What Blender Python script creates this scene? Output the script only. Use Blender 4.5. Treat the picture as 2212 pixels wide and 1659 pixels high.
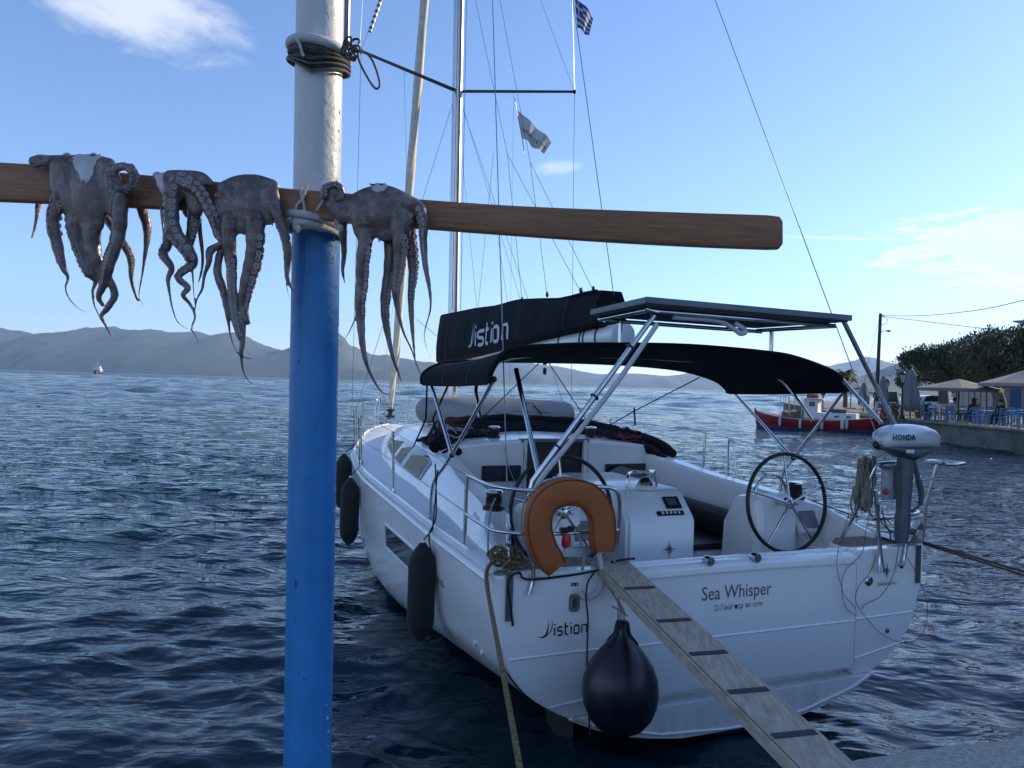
import bpy, math, random
import numpy as np
from mathutils import Vector, Matrix
R = math.radians
random.seed(7)
SC = bpy.context.scene
for o in list(bpy.data.objects):
    bpy.data.objects.remove(o)
COL = SC.collection

# ------------------------------------------------------------------ camera
H = 2.45                      # eye height above the water
F = 1592.6                    # focal length for a frame 2212 wide
cam_d = bpy.data.cameras.new('camera')
cam = bpy.data.objects.new('camera', cam_d)
COL.objects.link(cam)
cam_d.sensor_width = 36
cam_d.lens = 36 * F / 2212
cam_d.clip_start = 0.05
cam_d.clip_end = 60000
cam.location = (0, 0, H)
ROLL = R(1.65)
cam.rotation_euler = (Matrix.Rotation(R(90), 4, 'X') @ Matrix.Rotation(ROLL, 4, 'Z')).to_euler()
SC.camera = cam

# ------------------------------------------------------------------ sky
SUN_EL, SUN_AZ = R(24), R(63)         # azimuth measured from +Y towards +X
w = bpy.data.worlds.new('World')
SC.world = w
w.use_nodes = True
nt = w.node_tree
for n in list(nt.nodes):
    nt.nodes.remove(n)
def N(t, kind, **kw):
    n = t.nodes.new(kind)
    for k, v in kw.items():
        if k in n.inputs.keys() if isinstance(k, str) else False:
            n.inputs[k].default_value = v
        else:
            setattr(n, k, v)
    return n
out = N(nt, 'ShaderNodeOutputWorld')
bg = N(nt, 'ShaderNodeBackground')
sky = N(nt, 'ShaderNodeTexSky')
sky.sky_type = 'NISHITA'
sky.sun_disc = False
sky.sun_elevation = SUN_EL
sky.sun_rotation = SUN_AZ
sky.altitude = 0
sky.air_density = 0.9
sky.dust_density = 0.25
sky.ozone_density = 4.0
bg.inputs['Strength'].default_value = 0.12
# clouds: soft banks placed by direction, broken up by noise
tc = N(nt, 'ShaderNodeTexCoord')
def math_(t, op, a=None, b=None, c=None, clamp=False):
    n = t.nodes.new('ShaderNodeMath'); n.operation = op; n.use_clamp = clamp
    for i, v in enumerate((a, b, c)):
        if v is None: continue
        if isinstance(v, (int, float)): n.inputs[i].default_value = v
        else: t.links.new(v, n.inputs[i])
    return n.outputs[0]
sep = N(nt, 'ShaderNodeSeparateXYZ')
nt.links.new(tc.outputs['Generated'], sep.inputs[0])
SX, SY, SZ = sep.outputs
az = math_(nt, 'ARCTAN2', SX, SY)
el = math_(nt, 'ARCSINE', SZ)
comb = N(nt, 'ShaderNodeCombineXYZ')
nt.links.new(az, comb.inputs[0]); nt.links.new(el, comb.inputs[1])
def noise(t, vec, scale, detail=6, rough=.55, dist=0.0, mscale=None, dims='3D'):
    if mscale:
        m = t.nodes.new('ShaderNodeMapping'); m.inputs['Scale'].default_value = mscale
        t.links.new(vec, m.inputs['Vector']); vec = m.outputs[0]
    n = t.nodes.new('ShaderNodeTexNoise')
    n.inputs['Scale'].default_value = scale; n.inputs['Detail'].default_value = detail
    n.inputs['Roughness'].default_value = rough; n.inputs['Distortion'].default_value = dist
    t.links.new(vec, n.inputs['Vector'])
    return n.outputs['Fac']
nz_big = noise(nt, comb.outputs[0], 9, 9, .62, .3, (1, 2.2, 1))
nz_streak = noise(nt, comb.outputs[0], 16, 9, .62, .25, (1, 6.5, 1))
def bank(a0, e0, ra, re, tilt=0.0):
    da = math_(nt, 'SUBTRACT', az, a0); de = math_(nt, 'SUBTRACT', el, e0)
    if tilt:
        de = math_(nt, 'SUBTRACT', de, math_(nt, 'MULTIPLY', da, tilt))
    q = math_(nt, 'ADD', math_(nt, 'POWER', math_(nt, 'ABSOLUTE', math_(nt, 'DIVIDE', da, ra)), 2.0),
              math_(nt, 'POWER', math_(nt, 'ABSOLUTE', math_(nt, 'DIVIDE', de, re)), 2.0))
    return math_(nt, 'SUBTRACT', 1.0, q, clamp=False)
def cloudmask(b, nz, lo, hi, gain):
    v = math_(nt, 'ADD', math_(nt, 'MAXIMUM', b, -2.0), math_(nt, 'MULTIPLY', math_(nt, 'SUBTRACT', nz, 0.5), gain))
    m = nt.nodes.new('ShaderNodeMapRange'); m.interpolation_type = 'SMOOTHSTEP'
    m.inputs['From Min'].default_value = lo; m.inputs['From Max'].default_value = hi
    nt.links.new(v, m.inputs['Value'])
    return m.outputs[0]
# (azimuth, elevation, half widths) of the banks in this part of the sky and of some beyond it
c_left = cloudmask(bank(-.485, .412, .135, .052, -.08), nz_big, -.1, 1.2, 3.0)
c_right = cloudmask(bank(.605, .170, .145, .046, 0), nz_streak, .0, .9, 5.0)
c_wisp = cloudmask(bank(.045, .285, .045, .012, .1), nz_big, .1, 1.4, 2.5)
c_far = cloudmask(bank(1.5, .2, .5, .1, 0), nz_streak, 0, 1.2, 4.0)
c_back = cloudmask(bank(-2.3, .3, .8, .15, 0), nz_streak, 0, 1.2, 4.0)
cm = math_(nt, 'MAXIMUM', math_(nt, 'MULTIPLY', c_left, .42), math_(nt, 'MULTIPLY', c_right, .85))
cm = math_(nt, 'MAXIMUM', cm, math_(nt, 'MULTIPLY', c_wisp, .28))
cm = math_(nt, 'MAXIMUM', cm, math_(nt, 'MULTIPLY', c_far, .7))
cm = math_(nt, 'MAXIMUM', cm, math_(nt, 'MULTIPLY', c_back, .6))
# a thin condensation trail low on the right
tr = math_(nt, 'SUBTRACT', el, math_(nt, 'ADD', .1945, math_(nt, 'MULTIPLY', math_(nt, 'SUBTRACT', az, .357), -.075)))
trm = math_(nt, 'SUBTRACT', 1.0, math_(nt, 'DIVIDE', math_(nt, 'ABSOLUTE', tr), .0022), clamp=True)
trx = math_(nt, 'SUBTRACT', 1.0, math_(nt, 'DIVIDE', math_(nt, 'ABSOLUTE', math_(nt, 'SUBTRACT', az, .42)), .12), clamp=True)
cm = math_(nt, 'MAXIMUM', cm, math_(nt, 'MULTIPLY', math_(nt, 'MULTIPLY', trm, trx), .35))
# thick parts of a cloud are greyer than its lit rims
thick = math_(nt, 'MULTIPLY', math_(nt, 'SUBTRACT', c_right, .45), 2.4, clamp=True)
ccol = N(nt, 'ShaderNodeMix', data_type='RGBA')
ccol.inputs[6].default_value = (7.2, 6.9, 6.2, 1); ccol.inputs[7].default_value = (4.3, 4.7, 5.1, 1)
nt.links.new(thick, ccol.inputs[0])
tint = N(nt, 'ShaderNodeMix', data_type='RGBA', blend_type='MULTIPLY')
tint.inputs[0].default_value = 1.0; tint.inputs[7].default_value = (.98, .945, 1.0, 1)
nt.links.new(sky.outputs[0], tint.inputs[6])
mixc = N(nt, 'ShaderNodeMix', data_type='RGBA')
nt.links.new(cm, mixc.inputs[0]); nt.links.new(tint.outputs[2], mixc.inputs[6]); nt.links.new(ccol.outputs[2], mixc.inputs[7])
nt.links.new(mixc.outputs[2], bg.inputs['Color']); nt.links.new(bg.outputs[0], out.inputs[0])

# ------------------------------------------------------------------ sun
sl = bpy.data.lights.new('sun', 'SUN')
sl.energy = 3.6
sl.angle = R(0.53)
sl.color = (1.0, .84, .62)
sun = bpy.data.objects.new('sun', sl)
COL.objects.link(sun)
sdir = Vector((math.sin(SUN_AZ) * math.cos(SUN_EL), math.cos(SUN_AZ) * math.cos(SUN_EL), math.sin(SUN_EL)))
sun.rotation_euler = sdir.to_track_quat('Z', 'Y').to_euler()
sun.location = sdir * 100

vs = SC.view_settings
vs.view_transform = 'Standard'; vs.look = 'None'; vs.exposure = 1.0; vs.gamma = 1.0
vs.use_curve_mapping = False
SC.cycles.use_denoising = True
SC.cycles.max_bounces = 8
SC.cycles.volume_bounces = 3
SC.cycles.caustics_reflective = False
SC.cycles.caustics_refractive = False

# ------------------------------------------------------------------ frames: pixel rays and the yacht's own axes
CX, CY = 1106.0, 829.5
CAM = np.array([0, 0, H])
def ray(px, py):
    a = px - CX; b = py - CY
    return np.array([(a * math.cos(ROLL) + b * math.sin(ROLL)) / F, 1.0, -(-a * math.sin(ROLL) + b * math.cos(ROLL)) / F])
YAW = R(21.3)
BO = np.array([1.62, 5.2, 0])
BM = np.array([[-math.sin(YAW), math.cos(YAW), 0], [-math.cos(YAW), -math.sin(YAW), 0], [0, 0, 1.0]])  # rows: forward, port, up
def wY(px, py, Y): return CAM + ray(px, py) * Y            # world point at a distance Y in front
def wz(px, py, z):
    d = ray(px, py); return CAM + d * (z - H) / d[2]
def _b(px, py, k, v):
    d = BM @ ray(px, py); o = BM @ (CAM - BO); return o + d * (v - o[k]) / d[k]
def bx(px, py, x): return _b(px, py, 0, x)                 # yacht-frame points on planes of the yacht
def by(px, py, y): return _b(px, py, 1, y)
def bz(px, py, z): return _b(px, py, 2, z)
BF = Matrix(((BM[0][0], BM[1][0], 0, BO[0]), (BM[0][1], BM[1][1], 0, BO[1]), (0, 0, 1, BO[2]), (0, 0, 0, 1)))
I4 = Matrix.Identity(4)
def B2W(p): return np.array(BF @ Vector(p))
def frame(loc, rz=0.0, rx=0.0, ry=0.0):
    return Matrix.Translation(Vector(loc)) @ Matrix.Rotation(rz, 4, 'Z') @ Matrix.Rotation(ry, 4, 'Y') @ Matrix.Rotation(rx, 4, 'X')

# ------------------------------------------------------------------ materials
MATS = {}
def pm(name, col, rough=.5, metal=0.0, var=.12, vscale=6.0, bump=0.0, bscale=40.0, coat=0.0, spec=.5, col2=None, mscale=None, detail=5, trans=0.0, ior=1.5, sheen=0.0, rvar=0.0):
    if name in MATS: return MATS[name]
    m = bpy.data.materials.new(name); m.use_nodes = True
    t = m.node_tree; p = t.nodes['Principled BSDF']
    p.inputs['Roughness'].default_value = rough; p.inputs['Metallic'].default_value = metal
    p.inputs['Specular IOR Level'].default_value = spec; p.inputs['IOR'].default_value = ior
    p.inputs['Coat Weight'].default_value = coat; p.inputs['Coat Roughness'].default_value = .08
    p.inputs['Transmission Weight'].default_value = trans
    p.inputs['Sheen Weight'].default_value = sheen
    c = t.nodes.new('ShaderNodeTexCoord')
    nz = noise(t, c.outputs['Object'], vscale, detail, .6, 0, mscale)
    mx = t.nodes.new('ShaderNodeMix'); mx.data_type = 'RGBA'
    a = col2 or tuple(max(0, v * (1 - var)) for v in col); b = col if col2 else tuple(min(1, v * (1 + var)) for v in col)
    mx.inputs[6].default_value = (*a, 1); mx.inputs[7].default_value = (*b, 1)
    mr = t.nodes.new('ShaderNodeMapRange'); mr.inputs['From Min'].default_value = .3; mr.inputs['From Max'].default_value = .7
    t.links.new(nz, mr.inputs['Value']); t.links.new(mr.outputs[0], mx.inputs[0])
    t.links.new(mx.outputs[2], p.inputs['Base Color'])
    if rvar:
        r2 = t.nodes.new('ShaderNodeMapRange'); r2.inputs['To Min'].default_value = max(0, rough - rvar); r2.inputs['To Max'].default_value = min(1, rough + rvar)
        t.links.new(nz, r2.inputs['Value']); t.links.new(r2.outputs[0], p.inputs['Roughness'])
    if bump:
        b_ = t.nodes.new('ShaderNodeBump'); b_.inputs['Strength'].default_value = bump; b_.inputs['Distance'].default_value = .01
        nb = noise(t, c.outputs['Object'], bscale, 4, .6, 0, mscale)
        t.links.new(nb, b_.inputs['Height']); t.links.new(b_.outputs[0], p.inputs['Normal'])
    MATS[name] = m
    return m

# ------------------------------------------------------------------ mesh building
WM = {}
def frames_along(P):
    P = np.asarray(P, float); n = len(P)
    T = np.zeros_like(P); T[1:-1] = P[2:] - P[:-2]; T[0] = P[1] - P[0]; T[-1] = P[-1] - P[-2]
    T /= np.maximum(np.linalg.norm(T, axis=1)[:, None], 1e-9)
    u = np.cross(T[0], [0, 0, 1.0])
    if np.linalg.norm(u) < .2: u = np.cross(T[0], [0, 1.0, 0])
    u /= np.linalg.norm(u); U = [u]
    for i in range(1, n):
        u = U[-1] - T[i] * np.dot(U[-1], T[i]); l = np.linalg.norm(u)
        u = u / l if l > 1e-6 else U[-1]
        U.append(u)
    U = np.array(U); V = np.cross(T, U)
    return T, U, V
def smooth_path(P, k=6):
    """Catmull-Rom through the points; extra columns (radii) are carried along."""
    P = np.asarray(P, float)
    if len(P) < 3 or k < 2: return P
    Q = np.vstack([2 * P[0] - P[1], P, 2 * P[-1] - P[-2]]); out = []
    for i in range(1, len(Q) - 2):
        a, b, c, d = Q[i - 1], Q[i], Q[i + 1], Q[i + 2]
        for s in range(k):
            t = s / k
            out.append(.5 * ((2 * b) + (c - a) * t + (2 * a - 5 * b + 4 * c - d) * t * t + (3 * b - a - 3 * c + d) * t ** 3))
    out.append(P[-1])
    return np.array(out)
class MB:
    def __init__(s, fr=I4): s.v = []; s.f = []; s.m = []; s.fr = fr
    def add(s, V, Fs, mi=0):
        o = len(s.v)
        s.v += [tuple(float(c) for c in p) for p in V]
        s.f += [tuple(i + o for i in f) for f in Fs]; s.m += [mi] * len(Fs)
        return s
    def box(s, c, d, mi=0, rot=None, taper=1.0):
        hx, hy, hz = d[0] / 2, d[1] / 2, d[2] / 2
        V = [(-hx, -hy, -hz), (hx, -hy, -hz), (hx, hy, -hz), (-hx, hy, -hz), (-hx * taper, -hy * taper, hz), (hx * taper, -hy * taper, hz), (hx * taper, hy * taper, hz), (-hx * taper, hy * taper, hz)]
        if rot is not None: V = [tuple(rot @ Vector(p)) for p in V]
        V = [(p[0] + c[0], p[1] + c[1], p[2] + c[2]) for p in V]
        return s.add(V, [(3, 2, 1, 0), (4, 5, 6, 7), (0, 1, 5, 4), (1, 2, 6, 5), (2, 3, 7, 6), (3, 0, 4, 7)], mi)
    def beam(s, a, b, wd, ht, mi=0, up=(0, 0, 1)):
        """square bar from a to b"""
        a = np.array(a, float); b = np.array(b, float); t = b - a; t /= np.linalg.norm(t)
        u = np.cross(t, up); 
        if np.linalg.norm(u) < 1e-3: u = np.cross(t, (0, 1, 0))
        u /= np.linalg.norm(u); v = np.cross(u, t)
        V = [q + u * i * wd / 2 + v * j * ht / 2 for q in (a, b) for i, j in ((-1, -1), (1, -1), (1, 1), (-1, 1))]
        return s.add(V, [(0, 1, 2, 3), (7, 6, 5, 4), (0, 4, 5, 1), (1, 5, 6, 2), (2, 6, 7, 3), (3, 7, 4, 0)], mi)
    def tube(s, P, r, n=8, mi=0, k=0, caps=True, flat=None, closed=False):
        P = np.asarray(P, float)
        rr = np.full(len(P), r) if np.isscalar(r) else np.asarray(r, float)
        if k:
            Q = smooth_path(np.column_stack([P, rr]), k); P = Q[:, :3]; rr = Q[:, 3]
        T, U, V = frames_along(P); o = []
        for i in range(len(P)):
            for j in range(n):
                a = 2 * math.pi * j / n
                d = (math.cos(a) * U[i] + math.sin(a) * V[i]) * rr[i]
                if flat is not None: d = d * np.asarray(flat)
                o.append(P[i] + d)
        Fs = [(i * n + j, i * n + (j + 1) % n, (i + 1) * n + (j + 1) % n, (i + 1) * n + j) for i in range(len(P) - 1) for j in range(n)]
        if closed:
            i = len(P) - 1
            Fs += [(i * n + j, i * n + (j + 1) % n, (j + 1) % n, j) for j in range(n)]
        elif caps:
            Fs += [tuple(reversed(range(n))), tuple(range((len(P) - 1) * n, len(P) * n))]
        return s.add(o, Fs, mi)
    def lathe(s, prof, org=(0, 0, 0), ax=(0, 0, 1), n=16, mi=0):
        """profile of (radius, height) turned about an axis"""
        ax = np.array(ax, float); ax /= np.linalg.norm(ax)
        u = np.cross(ax, (0, 0, 1.0)) if abs(ax[2]) < .9 else np.cross(ax, (0, 1.0, 0)); u /= np.linalg.norm(u); v = np.cross(ax, u)
        org = np.array(org, float); V = []
        for r_, h in prof:
            for j in range(n):
                a = 2 * math.pi * j / n; V.append(org + ax * h + (u * math.cos(a) + v * math.sin(a)) * max(r_, 1e-5))
        Fs = [(i * n + j, i * n + (j + 1) % n, (i + 1) * n + (j + 1) % n, (i + 1) * n + j) for i in range(len(prof) - 1) for j in range(n)]
        Fs += [tuple(reversed(range(n))), tuple(range((len(prof) - 1) * n, len(prof) * n))]
        return s.add(V, Fs, mi)
    def ball(s, c, r, n=10, m=6, mi=0):
        r = (r, r, r) if np.isscalar(r) else r
        V = []; 
        for i in range(m + 1):
            th = math.pi * i / m
            for j in range(n):
                a = 2 * math.pi * j / n
                V.append((c[0] + r[0] * max(math.sin(th), 1e-3) * math.cos(a), c[1] + r[1] * max(math.sin(th), 1e-3) * math.sin(a), c[2] + r[2] * math.cos(th)))
        return s.add(V, [(i * n + j, (i + 1) * n + j, (i + 1) * n + (j + 1) % n, i * n + (j + 1) % n) for i in range(m) for j in range(n)], mi)
    def grid(s, G, mi=0, closed_u=False, thick=None):
        """G[i][j] points; quads between"""
        G = np.asarray(G, float); a, b = G.shape[:2]
        Fs = [(i * b + j, i * b + j + 1, (i + 1) * b + j + 1, (i + 1) * b + j) for i in range(a - 1) for j in range(b - 1)]
        return s.add(G.reshape(-1, 3), Fs, mi)
    def slab(s, G, nrm, t, mi=0):
        """grid with thickness t along nrm"""
        G = np.asarray(G, float); a, b = G.shape[:2]; nn = np.asarray(nrm, float)
        s.grid(G, mi); s.add((G - nn * t).reshape(-1, 3), [(i * b + j, (i + 1) * b + j, (i + 1) * b + j + 1, i * b + j + 1) for i in range(a - 1) for j in range(b - 1)], mi)
        ring = [(0, j) for j in range(b)] + [(i, b - 1) for i in range(1, a)] + [(a - 1, j) for j in range(b - 2, -1, -1)] + [(i, 0) for i in range(a - 2, 0, -1)]
        V = [G[i, j] for i, j in ring] + [G[i, j] - (nn[i, j] if nn.ndim == 3 else nn) * t for i, j in ring]; L = len(ring)
        return s.add(V, [((i + 1) % L, i, L + i, L + (i + 1) % L) for i in range(L)], mi)
    def prism(s, poly, d, mi=0):
        """planar 3-D polygon pushed along vector d"""
        P = np.asarray(poly, float); d = np.asarray(d, float); n = len(P)
        return s.add(np.vstack([P, P + d]), [tuple(reversed(range(n))), tuple(range(n, 2 * n))] + [(i, (i + 1) % n, n + (i + 1) % n, n + i) for i in range(n)], mi)
    def loft(s, secs, mi=0, caps=True, closed=True):
        n = len(secs[0]); V = np.vstack([np.asarray(q, float) for q in secs]); L = n if closed else n - 1
        Fs = [(i * n + j, i * n + (j + 1) % n, (i + 1) * n + (j + 1) % n, (i + 1) * n + j) for i in range(len(secs) - 1) for j in range(L)]
        if caps: Fs += [tuple(reversed(range(n))), tuple(range((len(secs) - 1) * n, len(secs) * n))]
        return s.add(V, Fs, mi)
    def build(s, name, mat, parent=None, ang=40, flat=False, bevel=0.0, data_fix=True, label=None, kind=None, sub=0):
        me = bpy.data.meshes.new(name)
        T = WM[parent].inverted() @ s.fr if parent is not None else s.fr
        if T != I4:
            A = np.array(T); V = np.asarray(s.v, float) @ A[:3, :3].T + A[:3, 3]
        else: V = np.asarray(s.v, float)
        me.from_pydata(V.tolist(), [], s.f); me.update()
        ms = mat if isinstance(mat, (list, tuple)) else [mat]
        for m_ in ms: me.materials.append(m_)
        if len(ms) > 1: me.polygons.foreach_set('material_index', s.m)
        import bmesh
        if data_fix:
            bm = bmesh.new(); bm.from_mesh(me)
            bmesh.ops.recalc_face_normals(bm, faces=bm.faces)
            if bevel: bmesh.ops.bevel(bm, geom=[e for e in bm.edges if e.is_manifold and e.calc_face_angle(0) > R(35)], offset=bevel, segments=2, affect='EDGES', clamp_overlap=True)
            bm.to_mesh(me); bm.free()
        if not flat:
            me.polygons.foreach_set('use_smooth', [True] * len(me.polygons))
            me.set_sharp_from_angle(angle=R(ang))
        o = bpy.data.objects.new(name, me); COL.objects.link(o)
        if parent is not None: o.parent = parent; WM[o] = WM[parent]
        else: WM[o] = I4
        if sub:
            q = o.modifiers.new('sub', 'SUBSURF'); q.levels = q.render_levels = sub
        if label: o['label'] = label
        if kind: o['kind'] = kind
        return o
def thing(name, label, cat, loc=(0, 0, 0), rz=0.0, group=None):
    o = bpy.data.objects.new(name, None); COL.objects.link(o)
    o.location = tuple(float(c) for c in loc); o.rotation_euler = (0, 0, rz)
    o['label'] = label; o['category'] = cat; o.empty_display_size = .1
    if group: o['group'] = group
    WM[o] = Matrix.Translation(Vector(loc)) @ Matrix.Rotation(rz, 4, 'Z')
    return o
def tag(o, label, cat, group=None):
    o['label'] = label; o['category'] = cat
    if group: o['group'] = group
    return o
def copy_thing(o, label=None, group=None):
    def rec(x, par):
        c = x.copy(); COL.objects.link(c); WM[c] = WM.get(x, I4)
        if par is not None: c.parent = par
        for ch in list(x.children): rec(ch, c)
        return c
    c = rec(o, None)
    if label: c['label'] = label
    if group: c['group'] = group
    return c
def structure(name, mb, mat, **k):
    o = mb.build(name, mat, **k); o['kind'] = 'structure'; return o
DEPS = None
def text_mesh(txt, size, fn, name, mat, parent, shear=0.0, sx=1.0, spacing=1.0, bold=0.0, thick=None, align='LEFT'):
    """flat lettering; fn maps (u, v) on the print to a point of the parent's surface in the builder's frame"""
    cu = bpy.data.curves.new('lettering', 'FONT'); cu.body = txt; cu.size = size; cu.shear = shear
    cu.space_character = spacing; cu.resolution_u = 3; cu.align_x = align; cu.offset = bold
    ob = bpy.data.objects.new('lettering', cu); COL.objects.link(ob)
    bpy.context.view_layer.update()
    me = ob.evaluated_get(bpy.context.evaluated_depsgraph_get()).to_mesh()
    V = [(v.co.x * sx, v.co.y) for v in me.vertices]; Fs = [tuple(p.vertices) for p in me.polygons]
    ob.evaluated_get(bpy.context.evaluated_depsgraph_get()).to_mesh_clear()
    bpy.data.objects.remove(ob); bpy.data.curves.remove(cu)
    return V, Fs
def lettering(name, txt, size, fn, mat, parent, fr=I4, **k):
    V, Fs = text_mesh(txt, size, fn, name, mat, parent, **k)
    mb = MB(fr); mb.add([fn(u, v) for u, v in V], Fs)
    return mb.build(name, mat, parent, flat=True, data_fix=False)

# ================================================================== setting
rng = np.random.default_rng(5)
# ------------------------------------------------------------------ sea
def water_material():
    m = bpy.data.materials.new('sea_water'); m.use_nodes = True
    t = m.node_tree; p = t.nodes['Principled BSDF']
    p.inputs['Base Color'].default_value = (.003, .024, .038, 1)
    p.inputs['Roughness'].default_value = .04; p.inputs['IOR'].default_value = 1.333
    g = t.nodes.new('ShaderNodeNewGeometry')
    n1 = noise(t, g.outputs['Position'], 1.4, 3, .55, .3, (.8, 1.7, 1))
    n2 = noise(t, g.outputs['Position'], 5.5, 3, .6, .3, (.8, 1.7, 1))
    n3 = noise(t, g.outputs['Position'], .16, 3, .55, .2, (.6, 1.5, 1))
    h = math_(t, 'ADD', math_(t, 'MULTIPLY', n1, .34), math_(t, 'MULTIPLY', n2, .03))
    h = math_(t, 'ADD', h, math_(t, 'MULTIPLY', n3, .30))
    # the modelled waves carry the near water; the relief takes over beyond them
    dist = math_(t, 'DISTANCE', 0, 0) if False else None
    ln = t.nodes.new('ShaderNodeVectorMath'); ln.operation = 'LENGTH'; t.links.new(g.outputs['Position'], ln.inputs[0])
    mr = t.nodes.new('ShaderNodeMapRange'); mr.inputs['From Min'].default_value = 3; mr.inputs['From Max'].default_value = 22
    mr.inputs['To Min'].default_value = .07; mr.inputs['To Max'].default_value = 1.0
    t.links.new(ln.outputs['Value'], mr.inputs['Value'])
    b = t.nodes.new('ShaderNodeBump'); b.inputs['Distance'].default_value = 1.1
    t.links.new(mr.outputs[0], b.inputs['Strength']); t.links.new(h, b.inputs['Height']); t.links.new(b.outputs[0], p.inputs['Normal'])
    return m
def build_sea():
    rs = [2.2]
    while rs[-1] < 1300: rs.append(rs[-1] * (1 + min(max(rs[-1] / 1805 * 1.35, .0032), .0085 if rs[-1] < 70 else .013)))
    while rs[-1] < 13200: rs.append(rs[-1] * 1.12)
    rs = np.array(rs)
    th = np.concatenate([np.linspace(-180, -44, 24)[:-1], np.linspace(-44, 44, 430), np.linspace(44, 180, 24)[1:-1]]) * math.pi / 180
    rr, tt = np.meshgrid(rs, th, indexing='ij')
    x = rr * np.sin(tt); y = rr * np.cos(tt); z = np.zeros_like(x); dx = np.zeros_like(x); dy = np.zeros_like(x)
    sp = np.gradient(rs)[:, None] + rr * 0
    sp = np.maximum(sp, rr * .0036)
    front = (np.abs(tt) < R(50))
    n = 90
    for i in range(n):
        lam = .16 * (5.5 / .16) ** (i / (n - 1)) * rng.uniform(.9, 1.1)
        d = R(98) + rng.normal(0, R(30)) * (1.15 if lam < 1.2 else .75)
        k = 2 * math.pi / lam
        slope = .025 * (1.0 if lam > .35 else (lam / .35) ** .3) * rng.uniform(.6, 1.35) * (1 if lam < 1.1 else (1.1 / lam) ** .75)
        a = slope / k * 1.15
        fade = np.clip((lam / sp - 2.2) / 2.0, 0, 1) * front * (1 + .30 * np.clip((rr - 8) / 10, 0, 1))
        ph = k * (x * math.cos(d) + y * math.sin(d)) + rng.uniform(0, 6.28)
        z += a * fade * np.sin(ph)
        q = a * fade * np.cos(ph) * 1.15
        dx += q * math.cos(d); dy += q * math.sin(d)
    # farther out only the longer waves can be carried by the mesh
    for i in range(110):
        lam = 4.0 * (45 / 4.0) ** (i / 109) * rng.uniform(.92, 1.08); d = R(96) + rng.normal(0, R(30)); k = 2 * math.pi / lam; q_ = lam / sp
        fade = np.clip((q_ - 2.6) / 1.2, 0, 1) * np.clip((13 - q_) / 6, 0, 1) * front * np.clip((rr - 14) / 30, 0, 1)
        a = .027 * np.clip(1.3 - rr / 600, .2, 1) / k * rng.uniform(.7, 1.3); ph = k * (x * math.cos(d) + y * math.sin(d)) + rng.uniform(0, 6.28)
        z += a * fade * np.sin(ph)
    # gusts: patches of livelier and calmer water, and the lee of the quay on the right
    gust = .85 + .28 * np.sin(x * .31 + 1.1) * np.sin(y * .23 + .4) + .12 * np.sin(x * .9 + y * .5)
    lee = 1 - .35 * np.clip((x - 1.0) / 8, 0, 1) * np.clip((40 - y) / 20, 0, 1)
    s = gust * lee
    z *= s; dx *= s; dy *= s
    # rings spreading from the yacht's quarter
    c = (3.05, 4.75); r_ = np.hypot(x - c[0], (y - c[1]) * 1.0)
    z += .0065 * np.sin(r_ * 2 * math.pi / .15) * np.exp(-(r_ / .55) ** 2) * front
    P = np.stack([x + dx, y + dy, z], -1)
    mb = MB(); nr, nc = x.shape
    mb.v = P.reshape(-1, 3).tolist()
    I = np.arange(nr * nc).reshape(nr, nc)
    a = I[:-1, :]; b = np.roll(I, -1, 1)[:-1, :]; c2 = np.roll(I, -1, 1)[1:, :]; d2 = I[1:, :]
    mb.f = np.stack([a, b, c2, d2], -1).reshape(-1, 4)[:, ::-1].tolist(); mb.m = [0] * len(mb.f)
    o = mb.build('sea', water_material(), data_fix=False, ang=180)
    o['kind'] = 'structure'
    return o
build_sea()

# ------------------------------------------------------------------ far shores
def ridge(name, pts, Y, depth, base_px=None, mat=None, seed=1, zsea=-.5, rough=.16, nx=220, ny=26):
    """a mountain range whose crest runs through the given bearings; slopes carry spurs and gullies"""
    r_ = np.random.default_rng(seed)
    pts = sorted(pts); px = np.array([p[0] for p in pts], float); py = np.array([p[1] for p in pts], float)
    xs = np.linspace(px[0], px[-1], nx); ys = np.interp(xs, px, py)
    W = np.array([wY(a, b, Y) for a, b in zip(xs, ys)])
    G = np.zeros((ny, nx, 3))
    ph = r_.uniform(0, 6.28, 12); fr_ = r_.uniform(.6, 3.2, 12)
    cx = (W[:, 0] - W[0, 0]) / depth
    for j in range(ny):
        t = j / (ny - 1) * 1.75           # 0 = shore in front, 1 = crest, beyond = far side
        prof = np.sin(min(t, 1) * math.pi / 2) ** .85 if t <= 1 else max(0, 1 - (t - 1) / .75)
        sp = sum(np.sin(cx * fr_[i] * 6.0 + ph[i] + 2.2 * t * ((i % 3) - 1)) / (1.4 + fr_[i]) for i in range(12))
        amp = rough * math.sin(min(t, 1) * math.pi) * 1.0
        hz = W[:, 2] * prof * (1 + amp * sp) + (r_.normal(0, .01, nx) * W[:, 2] if 0 < t < 1 else 0)
        yy = Y - depth + depth * t + .10 * depth * sp * math.sin(min(t, 1) * math.pi)
        G[j, :, 0] = W[:, 0] * (1 if t > 1 else (Y - depth + depth * t) / Y * .35 + .65)
        G[j, :, 1] = yy; G[j, :, 2] = np.maximum(hz, zsea if j else zsea)
    mb = MB(); mb.grid(G)
    return structure(name, mb, mat, ang=180)
m_hill = pm('dry_hillside', (.07, .08, .05), .95, var=.3, vscale=.004, col2=(.025, .04, .032), detail=9)
m_hill2 = pm('far_hillside', (.06, .07, .05), .95, var=.3, vscale=.002, detail=8)
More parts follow.
